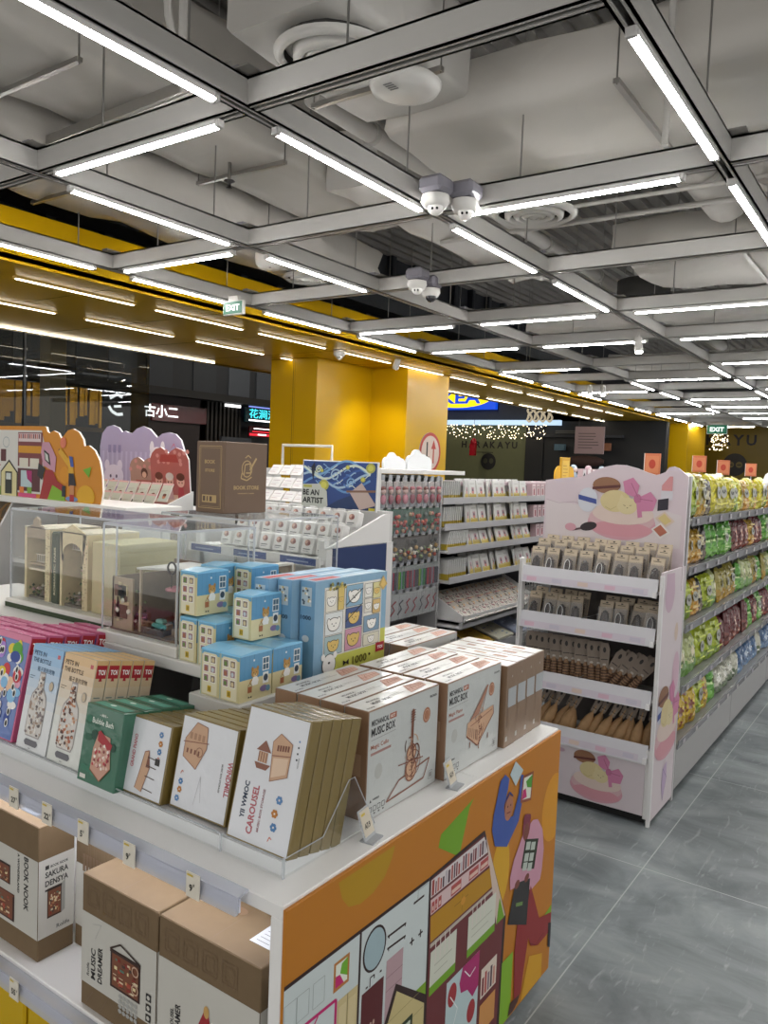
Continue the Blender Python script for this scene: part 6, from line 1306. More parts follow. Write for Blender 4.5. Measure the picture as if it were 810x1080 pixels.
mb = MB(); mb.box((0,-0.033,0),(0.045,0.033,0.075),'#d2d1ce','wrapped',bev=0.004); mb.box((0.016,-0.02,0.075),(0.028,0.02,0.086),'#c9c9c6','satin_white',bev=0.002); A = Art(mb,(0,0.033,0),nY,Z); A.L(1).ell(0.033,0.048,0.016,0.014,'#9a7468',12).ell(0.026,0.052,0.008,0.008,'#c8a090',8).ell(0.041,0.045,0.008,0.008,'#7a4a48',8).L(2).rect(0.014,0.018,0.038,0.004,'#55585c').rect(0.014,0.010,0.030,0.003,'#8a8d90')
first=None
for j in range(3):
    for i in range(8 if j<2 else 9):
        loc=(2.60+0.10*j,2.12+0.083*i,1.200+0.056*j); lab='small white paint kit, %s from the right, %s row under the artist board'%(nth(i),['front','middle','rear'][j])
        if first is None: first=mb.build('paint_kit',loc=loc,rot=(0,0.25,0)); tag(first,lab,'paint kit','paint kits below the artist board')
        else: o=first.copy(); C.objects.link(o); o.location=loc; o['label']=lab
mb = MB(); mb.box((0,-0.03,0),(0.012,0.03,0.13),'#bdb9b4','wrapped',bev=0.002); A = Art(mb,(0,0.03,0),nY,Z); A.L(1).rect(0.006,0.02,0.048,0.06,'#8a8078').L(2).ell(0.03,0.05,0.016,0.02,'#5a5a66',10).rect(0.006,0.09,0.048,0.02,'#3f5a94')
first=None
for i in range(10):
    loc=(2.60,2.12+0.072*i,0.942); lab='hanging craft pack, %s from the right on the shelf below the paint kits'%nth(i)
    if first is None: first=mb.build('craft_pack',loc=loc,rot=(0,0.2,0)); tag(first,lab,'craft pack','craft packs below the paint kits')
    else: o=first.copy(); C.objects.link(o); o.location=loc; o['label']=lab
# small red roofed box peeping behind the toy boxes
mb = MB(); mb.box((0,0,0),(0.16,0.10,0.05),'#7a3c40','matte'); mb.prism([(0,0,0.05),(0.16,0,0.05),(0.08,0,0.085)],(0,0.10,0),'#9a5040','matte'); o=mb.build('red_house_model',loc=(1.93,1.75,1.06)); tag(o,'small dark red model house behind the upper toy boxes','miniature')
mb = MB(); mb.box((0,-0.01,-0.253),(0.18,0.07,0),'#b9b8b4','matte'); o=mb.build('small_riser',loc=(1.92,1.755,1.06)); tag(o,'small pale riser beneath the dark red model house','riser')

# white card rack with sloped front and frame
u = thing('sloped_card_rack','white sloped rack of cards with an empty sign frame behind the brown box','rack',(3.18,2.80,0))
mb = MB(); mb.box((0.1,0,0.0),(0.42,0.5,1.28),'#c2c1bf','satin_white'); mb.build('cabinet', u)
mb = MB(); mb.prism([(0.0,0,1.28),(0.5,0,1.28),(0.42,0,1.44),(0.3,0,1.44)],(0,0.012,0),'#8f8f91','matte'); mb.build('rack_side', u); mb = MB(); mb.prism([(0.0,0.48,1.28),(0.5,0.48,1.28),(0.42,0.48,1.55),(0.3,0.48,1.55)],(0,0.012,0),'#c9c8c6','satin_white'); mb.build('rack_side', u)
mb = MB(); mb.tube([(0.4,0.06,1.55),(0.4,0.06,1.69),(0.4,0.44,1.69),(0.4,0.44,1.55)],0.009,'#cfc9b8','satin_white',n=6); mb.build('sign_frame', u)
mb = MB(); mb.box((0,-0.04,0),(0.006,0.04,0.075),'#dcd9d6','wrapped'); A = Art(mb,(0,0.04,0),nY,Z); A.L(1).rect(0.008,0.05,0.05,0.003,'#9a7a88').rect(0.008,0.03,0.06,0.002,'#a8a8b0').rect(0.008,0.018,0.04,0.003,'#a88888')
first=None
for i in range(5):
    for j in range(4):
        loc=(3.21+0.085*j,2.86+0.088*i,1.30+0.072*j); lab='white greeting card, %s from the right in tier %s of the sloped rack'%(nth(i),['one','two','three','four'][j])
        if first is None: first=mb.build('greeting_card',loc=loc,rot=(0,0.75,0)); tag(first,lab,'card','cards in the sloped rack')
        else: o=first.copy(); C.objects.link(o); o.location=loc; o['label']=lab
#@@PART4
# ================================================================== ENDCAP RACK (hair clips and brushes)
RX, RY0, RY1 = 3.587, 0.965, 1.655
u = thing('endcap_rack','white endcap rack with pink illustrated header and side panel, full of hair clips','display rack',(RX,RY0,0))
W = RY1-RY0
def ub(name, a, b, c='#dcdad8', m='satin_white', bev=0.002):
    mb = MB(); mb.box(a,b,c,m,bev); return mb.build(name,u)
ub('side_post',(0.0,W-0.02,0.03),(0.035,W,1.165)); ub('side_post',(0.0,0.0,0.03),(0.025,0.02,0.35))
ub('back_panel',(0.36,0.02,0.1),(0.375,W-0.02,1.55),'#5f5a58','matte')
ub('plinth',(0.03,0.02,0.0),(0.36,W-0.02,0.05),'#1d1c1c','matte')
mb = MB()
k = 0.0
while k < 0.34: mb.tube([(k,W-0.008,0.1),(k,W-0.008,1.15)],0.0018,'#c4c3c0','metal',n=4); k += 0.03
k = 0.1
while k < 1.15: mb.tube([(0,W-0.008,k),(0.34,W-0.008,k)],0.0018,'#c4c3c0','metal',n=4); k += 0.03
mb.build('wire_mesh_side', u)
shelf_z = [1.085, 0.862, 0.575, 0.325]
for z_ in shelf_z:
    mb = MB(); mb.box((0.0,0.02,z_-0.03),(0.34,W-0.022,z_-0.018),'#cfcdcb','satin_white'); 
    mb.prism([(-0.012,0.012,z_-0.035),(0.0,0.012,z_-0.035),(0.012,0.012,z_+0.045),(0.008,0.012,z_+0.045)],(0,W-0.03,0),'#c9c8cc','satin_white')
    A = Art(mb,(-0.012,W-0.018,z_-0.035),nY,(0.25,0,1)); A.L(1).rect(0.01,0.006,W-0.08,0.030,'#c3bac4')
    for q_ in range(5): A.L(2).rect(0.03+0.13*q_,0.010,0.05,0.020,['#c7a4b4','#b8b2c0','#c9b4a8','#c7a4b4','#b8b2c0'][q_])
    mb.box((-0.018,0.012,z_-0.036),(-0.002,0.03,z_-0.01),'#e8e6e6','gloss')
    mb.tube([(0.004,W*0.52,z_+0.045),(0.30,W*0.52,z_+0.03)],0.002,'#d8d8da','metal',n=4)
    mb.build('shelf', u)
PK='#c9aeb4'
def cat_art(A, x, y, s, l=2):
    A.L(l).ell(x,y-.34*s,.62*s,.30*s,'#c795a0',28).L(l+1).ell(x,y-.26*s,.60*s,.24*s,'#c9a6aa',28).L(l+2).ell(x+.02*s,y-.16*s,.56*s,.20*s,'#d0bdb4',28).L(l+1).ell(x,y-.44*s,.55*s,.14*s,'#c88f98',24)
    A.L(l+2).ell(x-.30*s,y+.34*s,.26*s,.15*s,'#8a6248',20).L(l+3).poly([(x-.56*s,y+.30*s),(x-.04*s,y+.36*s),(x-.04*s,y+.31*s),(x-.56*s,y+.25*s)],'#5a2c28')
    A.L(l+4).ell(x-.12*s,y+.06*s,.28*s,.20*s,'#c9b98a',22).ell(x+.10*s,y-.02*s,.18*s,.15*s,'#cdbf94',20).poly([(x-.05*s,y+.08*s),(x-.02*s,y+.20*s),(x+.07*s,y+.10*s)],'#cdbf94').poly([(x+.16*s,y+.10*s),(x+.27*s,y+.16*s),(x+.26*s,y+.02*s)],'#cdbf94')
    A.L(l+3).poly([(x+.05*s,y+.20*s),(x+.0*s,y+.42*s),(x+.18*s,y+.50*s),(x+.30*s,y+.36*s),(x+.26*s,y+.14*s)],'#c07a9a').poly([(x+.28*s,y+.14*s),(x+.50*s,y+.26*s),(x+.62*s,y+.12*s),(x+.56*s,y-.08*s),(x+.36*s,y-.10*s)],'#c07a9a').L(l+4).ell(x+.28*s,y+.12*s,.07*s,.09*s,'#b0688a',12).line([(x+.28*s,y+.16*s),(x+.15*s,y+.40*s)],.012*s,'#9a5878').line([(x+.32*s,y+.12*s),(x+.55*s,y+.10*s)],.012*s,'#9a5878').poly([(x+.26*s,y+.05*s),(x+.30*s,y-.22*s),(x+.38*s,y-.20*s),(x+.34*s,y+.06*s)],'#c07a9a')
    A.L(l+5).line([(x+.03*s,y+.0*s),(x+.07*s,y-.02*s)],.008*s,'#5a4a30').line([(x+.14*s,y-.01*s),(x+.18*s,y-.0*s)],.008*s,'#5a4a30').ell(x+.105*s,y-.05*s,.012*s,.009*s,'#5a4a30',6).line([(x-.3*s,y-.05*s),(x-.2*s,y-.10*s),(x-.1*s,y-.04*s)],.008*s,'#a8966a')
# header board
def arcl(cx,cy,r,a0,a1,n=10): return [(cx+r*math.cos(math.radians(a0+(a1-a0)*k/n)), cy+r*math.sin(math.radians(a0+(a1-a0)*k/n))) for k in range(n+1)]
hb = 1.05
out = [(0,0),(0,0.548)]+[(0.047, 0.585), (0.07, 0.593), (0.092, 0.588), (0.108, 0.565), (0.13, 0.555), (0.152, 0.549), (0.17, 0.553), (0.198, 0.561), (0.245, 0.578), (0.302, 0.592), (0.35, 0.593), (0.398, 0.582), (0.446, 0.566), (0.484, 0.545), (0.523, 0.524), (0.594, 0.519)]+[(W+0.03,0.50),(W+0.03,0)]
mb = MB(); mb.prism([(0,p[0],p[1]) for p in out],(0.012,0,0),'#cbbcc2','print',side='#e6e2e4'); A = Art(mb,(0,W+0.03,0),nY,Z,lift=0.0012,step=0.0005)
WW = W+0.03
A.L(1).poly([(0.01,0.20),(WW-0.02,0.20),(WW-0.02,0.36),(0.35,0.44),(0.2,0.38),(0.01,0.40)],'#cdc3c4').line([(0.01,0.40),(0.08,0.385),(0.16,0.395),(0.24,0.38)],0.002,'#a88f9c')
cat_art(A, 0.41, 0.395, 0.275, 2)
A.L(8).ell(0.235,0.41,0.052,0.062,'#c6c8d0',20).L(9).poly([(0.185,0.435),(0.28,0.415),(0.282,0.39),(0.187,0.41)],'#3a4a8c')
A.L(4).poly([(0.60,0.50),(0.635,0.545),(0.65,0.545),(0.65,0.475),(0.60,0.475)],'#c98a8c').rect(0.598,0.43,0.055,0.045,'#c8c4ca').poly([(0.585,0.375),(0.635,0.385),(0.635,0.44),(0.585,0.43)],'#2a2430').poly([(0.575,0.34),(0.62,0.375),(0.67,0.33),(0.625,0.295)],'#cdb9a8').L(5).poly([(0.59,0.34),(0.62,0.365),(0.655,0.33),(0.625,0.31)],'#c8b47a').L(4).poly([(0.56,0.285),(0.605,0.32),(0.65,0.275),(0.605,0.24)],'#d6d0cc').L(5).poly([(0.572,0.285),(0.604,0.31),(0.638,0.275),(0.605,0.252)],'#a8624c')
A.L(4).ell(0.245,0.275,0.045,0.022,'#2c2226',16,rot=0.25).line([(0.205,0.262),(0.16,0.25)],0.010,'#5a4248').ell(0.15,0.265,0.03,0.02,'#c795a0')
mb.build('illustrated_header', u, loc=(0.31,-0.015,hb))
# right side panel
mb = MB(); mb.box((0.0,-0.012,0.02),(0.375,0.0,1.165),'#cdc2c6','print',bev=0.001); mb.box((-0.006,-0.014,0.0),(0.012,0.002,1.15),'#dddbda','satin_white'); mb.box((0.372,-0.014,0.0),(0.395,0.004,1.60),'#b8b6b6','satin_white')
A = Art(mb,(0,-0.012,0.0),X,Z,lift=0.0006,step=0.0003)
A.L(1).ell(0.12,1.06,0.08,0.09,'#bfa4b4',24).poly([(0.05,1.06),(0.20,1.06),(0.18,1.15),(0.05,1.155)],'#bfa4b4').ell(0.27,0.86,0.03,0.045,'#c9b4a4',16).ell(0.30,0.66,0.06,0.10,'#c9aab8',18)
cat_art(A, 0.21, 0.47, 0.32, 2)
A.L(3).ell(0.065,0.52,0.04,0.06,'#b9bcc8',16).L(4).poly([(0.03,0.51),(0.10,0.52),(0.10,0.49),(0.03,0.48)],'#3a4a8c')
A.L(1).poly([(0.18,0.22),(0.24,0.24),(0.25,0.16),(0.20,0.06),(0.17,0.14)],'#b9a4c0').L(2).line([(0.18,0.22),(0.25,0.16),(0.20,0.06),(0.17,0.14),(0.18,0.22)],0.004,'#8a78a0')
mb.build('side_panel', u)
# lower front panel
mb = MB(); mb.box((-0.004,0.02,0.045),(0.012,W-0.02,0.285),'#cbc0c4','print',bev=0.001); mb.box((-0.006,0.02,0.283),(0.014,W-0.02,0.292),'#dddbda','satin_white'); A = Art(mb,(-0.004,W-0.02,0.045),nY,Z,lift=0.0006,step=0.0003)
cat_art(A, 0.43, 0.138, 0.205, 2); A.L(1).ell(0.09,0.08,0.045,0.03,'#b9a4bc',18).ell(0.10,0.20,0.05,0.025,'#c9b48a',18).ell(0.25,0.215,0.02,0.010,'#b99aa8',12)
mb.build('front_panel', u)
# clip packs
def clip_pack(cord, seed):
    r = random.Random(seed)
    mb = MB(); mb.box((0,-0.027,0),(0.003,0.027,0.128),'#b09f88','card'); A = Art(mb,(0,0.027,0),nY,Z); A.L(1).rect(0.002,0.100,0.050,0.026,'#bcac94').rect(0.002,0.002,0.050,0.096,'#8d7e6c').L(2).rect(0.010,0.112,0.030,0.003,'#5f564a').ell(0.027,0.120,0.005,0.003,'#3a3430',8)
    A.rect(0.006,0.002,0.001,0.096,'#b8b0a4')
    # claw clip: curved body with teeth
    mb.ball((-0.011,0,0.048),(0.010,0.017,0.040),'#2a1f1b','gloss',n=12)
    for k in range(5): mb.tube([(-0.006,-0.014,0.02+0.014*k),(-0.019,-0.006,0.017+0.014*k),(-0.019,0.006,0.017+0.014*k),(-0.006,0.014,0.02+0.014*k)],0.0022,'#3a2c25','gloss',n=5)
    if cord:
        mb.tube([(-0.021,0.003+0.011*math.cos(2*PI*k/14),0.055+0.026*math.sin(2*PI*k/14)) for k in range(14)],0.0013,'#e8e6e4','gloss',n=4,close=True)
    mb.box((-0.0215,-0.0265,0.002),(-0.003,0.0265,0.100),'#ffffff','film')
    return mb
cpA = clip_pack(False,1).build('hair_clip_pack'); tag(cpA,'x','hair clip pack','hair clip packs'); cpB = clip_pack(True,2).build('hair_clip_pack'); tag(cpB,'x','hair clip pack','hair clip packs')
protos = {0:[cpA,False],1:[cpB,False]}
def put(k, loc, rot, label, group):
    o, u_ = protos[k]
    if not u_: protos[k][1] = True
    else: o = o.copy(); C.objects.link(o)
    o.location = loc; o.rotation_euler = rot; o['label'] = label; o['group'] = group; s_ = 0.96 if k == 2 else 1.2; o.scale = (s_,s_,s_); return o
r = random.Random(17)
def rowof(z, x, n, gap, rowname, y0=None, zz=0):
    n_ = 0
    for i in range(n):
        y = RY1-0.06-i*(W-0.11)/(n-1) + 0.006*(r.random()-.5)
        if gap and abs(i-gap) < 0.5: continue
        k = 1 if r.random() < 0.42 else 0
        put(k,(x+0.02*(r.random()-.5),y,z+zz),(0.10*(r.random()-.5),0.20+0.1*r.random(),0.25*(r.random()-.5)),'hair clip pack, %s from the left in the %s' % (nth(n_),rowname),'hair clip packs in the '+rowname); n_ += 1
rowof(1.072,RX+0.055,8,None,'front row of the top tray',zz=0.0); rowof(1.072,RX+0.14,8,None,'middle row of the top tray',zz=0.035); rowof(1.072,RX+0.22,8,None,'rear row of the top tray',zz=0.05)
rowof(0.845,RX+0.06,9,4,'second tray'); rowof(0.845,RX+0.13,9,4,'rear row of the second tray',zz=0.015)
# brushes
def brush(paddle):
    mb = MB()
    if paddle:   # wooden paddle down, grey sleeve over the handle
        mb.tube([(0,0,0.0),(0,0,0.03),(0,0,0.08),(0,0,0.12),(0,0,0.145)],[0.010,0.026,0.028,0.020,0.008],'#ab875e','wood',n=12)
        mb.tube([(0,0,0.14),(0,0,0.19)],[0.008,0.007],'#ab875e','wood',n=8)
        mb.prism([(-0.006,-0.014,0.150),(-0.006,0.014,0.150),(-0.006,0.019,0.215),(-0.006,0.012,0.235),(-0.006,-0.012,0.235),(-0.006,-0.019,0.215)],(0.006,0,0),'#8d8074','card'); A = Art(mb,(-0.006,0.019,0.15),nY,Z); A.L(1).ell(0.019,0.062,0.006,0.010,'#2c2826',10).rect(0.008,0.02,0.022,0.004,'#4a433d').rect(0.012,0.012,0.014,0.003,'#a8a094')
    else:
        mb.tube([(0,0,0.0),(0,0,0.04),(0,0,0.08),(0,0,0.10)],[0.012,0.014,0.013,0.008],'#8a6a4c','wood',n=10)
        for k in range(7): mb.lathe([(0.013,0.012+0.011*k),(0.018,0.015+0.011*k),(0.013,0.018+0.011*k)],(0,0,0),'#5a4436','matte',n=10)
        mb.prism([(-0.006,-0.015,0.092),(-0.006,0.015,0.092),(-0.006,0.021,0.165),(-0.006,0.013,0.190),(-0.006,-0.013,0.190),(-0.006,-0.021,0.165)],(0.006,0,0),'#8d8074','card'); A = Art(mb,(-0.006,0.021,0.092),nY,Z); A.L(1).ell(0.021,0.070,0.006,0.011,'#2c2826',10).rect(0.008,0.03,0.026,0.004,'#4a433d').ell(0.021,0.012,0.007,0.005,'#b8b0a4',10)
    return mb
b0_ = brush(True).build('hair_brush'); tag(b0_,'x','hair brush','paddle brushes'); b1_ = brush(False).build('hair_brush'); tag(b1_,'x','hair brush','round brushes')
protos[2] = [b0_,False]; protos[3] = [b1_,False]
for i in range(13):
    y = RY1-0.05-i*0.032; put(3,(RX+0.08+0.01*(i%2),y,0.560),(-0.04,0.18,0.3),'dark round brush with grey card sleeve, %s from the left on the third shelf'%nth(i),'round brushes on the third shelf')
for i in range(4): put(2,(RX+0.15,1.215-i*0.03,0.562),(-0.75-0.1*i,0.15,0.2),'wooden brush lying slanted on the third shelf, %s from the left'%nth(i),'slanted brushes on the third shelf')
for i in range(7): put(3,(RX+0.09+0.02*(i%2),1.255-i*0.022,0.560),(0.50+0.02*i,0.15,0.1),'leaning dark brush, %s from the left at the right of the third shelf'%nth(i),'leaning brushes on the third shelf')
for i in range(14):
    y = RY1-0.05-i*0.045; a = (0.42 if i < 11 else 0.16) if i not in (5,) else 0.0
    put(2,(RX+0.07+0.02*(i%2),y,0.312),(a*(0.9+0.2*r.random()),0.22,0.15),'wooden paddle brush with grey card sleeve, %s from the left on the lowest shelf'%nth(i),'paddle brushes on the lowest shelf')

# ================================================================== GONDOLA OF STUFFED POUCHES (right)
GX0, GX1, GY0_ = 4.02, 10.6, 0.955
u = thing('pouch_gondola','long grey metal shelving with rows of yellow and green pouches at right','shelving',(GX0,GY0_,0))
LG = GX1-GX0
def gb(name, a, b, c='#bdbcbb', m='satin_white', bev=0.0):
    mb = MB(); mb.box(a,b,c,m,bev); return mb.build(name,u)
gb('centre_panel',(0,0.33,0.15),(LG,0.36,1.45),'#4a4846','matte')
for i in range(4): gb('upright',(i*1.33 if i else 0,0.30,0.0),(i*1.33+0.03,0.33,1.45),'#8f8e8c','metal')
gb('rear_panel',(0,0.68,0.15),(LG,0.70,1.38),'#6a6866','matte')
SZ = [1.400,1.155,0.868,0.560,0.285]
for z_ in SZ:
    for i in range(5):
        x0 = i*1.33; x1 = min(x0+1.325, LG); sl = 0
        mb = MB(); mb.box((x0,0.0,z_-0.035),(x1,0.31,z_-0.02),'#a9a8a7','satin_white'); mb.prism([(x0,0.0,z_-0.045),(x0,-0.004,z_-0.045),(x0,-0.012,z_),(x0,-0.004,z_)],(x1-x0,0,0),'#8d8c90','gloss')
        A = Art(mb,(x0,-0.008,z_-0.04),X,Z,lift=0.006); rr_ = random.Random(int(z_*100)+i)
        for q_ in range(5): A.L(1).rect(0.06+0.26*q_,0.006,0.045,0.026,rr_.choice(['#a8a4a8','#9a94a0','#b0aca8']))
        mb.build('shelf', u)
for i in range(5):
    x0 = i*1.33; x1 = min(x0+1.322, LG); mb = MB(); mb.box((x0+0.004,0.004,0.03),(x1,0.03,0.235),'#a4a3a2','satin_white',bev=0.004); mb.box((x0,0.05,0.0),(x1,0.6,0.04),'#2b2a2a','matte'); mb.build('kick_panel', u)
def pouch(w, h, d, c1, c2, seed, c3='#f0ece0', face=None):
    r = random.Random(seed); nx, ny = 10, 13
    mb = MB(); A_, B_, C_ = lin(c1), lin(c2), lin(c3)
    g = {}
    def prof(i, j):
        uu = 2*i/nx-1; vv = 2*j/ny-1
        return max(0.0, (1-abs(uu)**3.2)*(1-abs(vv)**4))**0.6
    for sd in (-1,1):
        vs = []
        for j in range(ny+1):
            for i in range(nx+1):
                k = prof(i,j); x = (i/nx-.5)*w*(1-0.06*k) + (0.004*(r.random()-.5) if 0<i<nx else 0); z = j/ny*h + (0.006*(r.random()-.5) if 0<j<ny else 0.006*(r.random()-.5)*(j==ny))
                y = sd*(d/2*k + (0.010*(r.random()-.5) if k > 0.1 else 0)); vs.append((x,y,z))
        for j in range(ny):
            for i in range(nx):
                f = (j*(nx+1)+i, j*(nx+1)+i+1, (j+1)*(nx+1)+i+1, (j+1)*(nx+1)+i)
                if sd == 1: f = tuple(reversed(f))
                uu = (i+.5)/nx-.5; vv = (j+.5)/ny
                c = A_ if vv > 0.34+0.05*math.sin(9*uu) else B_
                dd = (uu*w/0.16)**2*6.5+(vv-.58)**2*9
                if dd < 0.16: c = C_
                elif dd < 0.30 and r.random() < .5: c = B_
                if r.random() < 0.10: c = tuple(x*0.55 for x in c[:3])+(1,)
                if r.random() < 0.08: c = C_
                if vv > 0.93: c = tuple(min(1,x*1.25) for x in A_[:3])+(1,)
                mb.add([vs[q] for q in f],[(0,1,2,3)],c,'foil',False)
    if face is not None:
        A = Art(mb,(-w/2,-d/2-0.004,0),X,Z,lift=0.002,step=0.001); A.L(1).ell(w/2,h*.55,w*.20,w*.18,'#a8a89c',16).L(2).ell(w*.43,h*.57,.006,.008,'#222',8).ell(w*.57,h*.57,.006,.008,'#222',8).ell(w*.5,h*.53,.008,.005,'#222',8).L(1).rect(w*.2,h*.78,w*.6,.010,c3).rect(w*.25,h*.25,w*.5,.008,c3)
    return mb
PC = {}
def pproto(key, *a, **k):
    if key not in PC:
        o = pouch(*a, **k).build('snack_pouch'); tag(o,'x','pouch','pouches'); PC[key] = [o, False]
def pput(key, loc, rz, label, group, s=1.0):
    o, used_ = PC[key]
    if not used_: PC[key][1] = True
    else: o = o.copy(); C.objects.link(o)
    o.location = loc; o.rotation_euler = (rz[0],rz[1],rz[2]); o.scale = (s,s,s); o['label'] = label; o['group'] = group
pproto('lime',0.17,0.205,0.075,'#9fae22','#7f9a2a',1,c3='#c2cc5a',face=1); pproto('yellow',0.17,0.205,0.075,'#bfb51e','#a8a020',2,c3='#d8d060',face=1)
pproto('olive',0.15,0.20,0.06,'#8f8430','#a88420',3,c3='#c8c4a0',face=1); pproto('dark',0.12,0.19,0.05,'#2c2826','#5a4a3a',4,c3='#b8b090')
pproto('green',0.145,0.205,0.07,'#4f9428','#6aa83a',5,c3='#b8d090',face=1); pproto('amber',0.15,0.195,0.07,'#a88426','#c08a1c',6,c3='#d0b878',face=1)
pproto('maroon',0.13,0.20,0.065,'#5a1c20','#7a3426',7,c3='#c89a88'); pproto('white',0.15,0.15,0.06,'#b8b8a8','#5f7050',8,c3='#e8e8e0'); pproto('blue',0.14,0.15,0.06,'#3f6088','#6a86a8',9,c3='#b8c8d8'); pproto('mint',0.16,0.20,0.07,'#a8b078','#6f9450',10,c3='#d0c8a8'); pproto('gold',0.15,0.18,0.07,'#bfa018','#a88a20',11,c3='#7a3418')
word = {'lime':'lime green','yellow':'bright yellow','olive':'olive and gold','dark':'black','green':'leaf green','amber':'amber','maroon':'dark maroon','white':'white and green','blue':'blue','mint':'pale green','gold':'golden yellow'}
plan = [
 (0,'top',['lime','olive','dark','yellow','yellow','yellow','lime','yellow','amber','yellow','amber','yellow','lime','amber','yellow','yellow','lime','amber']),
 (1,'second',['amber','amber','dark','green','green','green','green','maroon','maroon','maroon','amber','maroon','maroon','green','amber','maroon','green','amber']),
 (2,'third',['lime','amber','dark','lime','mint','olive','olive','olive','green','mint','mint','olive','green','olive','mint','green','olive','mint']),
 (3,'fourth',['mint','mint','lime','lime','lime','maroon','maroon','maroon','maroon','maroon','green','maroon','green','maroon','maroon','green','maroon','maroon']),
 (4,'lowest',['gold','gold','lime','gold','green','white','white','white','white','blue','blue','blue','blue','white','blue','blue','blue','white']),
]
r = random.Random(33)
for si, sn, ks in plan:
    x = GX0+0.10
    for i, k in enumerate(ks[:17]):
        w = {'dark':0.10}.get(k, 0.172+0.02*r.random())
        pput(k,(x+w/2, GY0_+0.055+0.015*r.random(), SZ[si]-0.018),(-0.12+0.12*(r.random()-.5),0.16*(r.random()-.5),0.5*(r.random()-.5)), '%s pouch, %s from the near end, %s shelf of the long gondola' % (word[k],nth(i),sn), 'pouches on the %s gondola shelf' % sn, (0.98 if si in (1,2) else 1.10)*(0.94+0.12*r.random()))
        x += w
# second row of pouches on the top shelf, and the orange price cards above
for i in range(10):
    pput(['yellow','lime'][i%2],(GX0+0.2+0.17*i,GY0_+0.16,SZ[0]-0.018),(-0.05,0,0.2*(r.random()-.5)),'yellow-green pouch behind the top shelf front row, %s from the near end'%nth(i),'pouches in the rear row of the top shelf')
def topper(label, x, y, z, w=0.09, h=0.13):
    w *= 0.72
    t = thing('topper_card',label,'shelf card',(x,y,z)); 
    mb = MB(); mb.box((-0.006,-w/2,0),(0.006,w/2,h),'#c8704a','print',bev=0.001); mb.box((-0.006,w/2,0),(0.03,w/2+0.004,h),'#d8d4cc','card'); A = Art(mb,(-0.006,w/2,0),nY,Z,lift=0.001); A.L(1).rect(0.006,0.01,w-0.012,h*0.8,'#d08058').L(2).ell(w*.5,h*.5,w*.22,h*.22,'#b8402c',14); mb.build('card_face', t)
    mb = MB(); mb.tube([(0.01,0,-0.22),(0.01,0,0.02)],0.004,'#b8b6b4','metal',n=5); mb.build('stem', t)
topper('orange topper card above the pink endcap header',4.55,1.31,1.60,0.12,0.12); topper('orange topper card above the near yellow pouches',5.60,1.30,1.63,0.12,0.11); topper('second orange topper card above the yellow pouches',6.35,1.30,1.62,0.12,0.11); topper('third orange topper card above the yellow pouches',7.45,1.30,1.62,0.12,0.11)
# white scoop shaped pack at frame edge
mb = MB(); mb.tube([(0,0,0),(0.35,0,0.12)],[0.02,0.028],'#c9c8c4','gloss',n=10); o = mb.build('rolled_poster', loc=(6.1,1.0,1.50)); tag(o,'white rolled tube lying slanted on the top gondola shelf at right','tube')

# ================================================================== GONDOLA OF STATIONERY (centre)
HX0, HY = 3.66, 2.60
u = thing('stationery_gondola','long white gondola with hanging toys and shelves of booklets behind the music boxes','shelving',(HX0,HY,0))
def hb_(name, a, b, c='#c9c8c7', m='satin_white', bev=0.0):
    mb = MB(); mb.box(a,b,c,m,bev); return mb.build(name,u)
LH = 5.2
hb_('end_frame',(-0.03,-0.02,0.02),(0.03,0.62,1.575),'#d2d1cf','satin_white',0.003); hb_('peg_wall',(0.03,0.14,0.10),(0.74,0.16,1.54),'#4b4a4a','matte'); hb_('back_wall',(0.74,0.33,0.10),(LH,0.35,1.50),'#33343a','matte')
hb_('top_cap',(0.0,0.0,1.545),(0.76,0.62,1.572),'#dddcda','satin_white',0.002); hb_('divider',(0.735,0.0,0.3),(0.755,0.34,1.53),'#a9a8a8','satin_white'); hb_('base_deck',(0.0,0.0,0.0),(LH,0.6,0.28),'#a9a8a7','satin_white',0.003)
PZ = [1.50,1.335,1.165,0.985,0.82]
for z_ in PZ:
    mb = MB(); mb.box((0.03,0.132,z_+0.02),(0.73,0.14,z_+0.035),'#c4c3c2','satin_white')
    for i in range(9): mb.tube([(0.07+0.078*i,0.135,z_+0.025),(0.07+0.078*i,0.0,z_+0.03)],0.002,'#b8b7b6','metal',n=4); mb.box((0.055+0.078*i,-0.002,z_+0.008),(0.09+0.078*i,0.0,z_+0.038),'#a9abad','rail_plastic')
    mb.build('hook_rail', u)
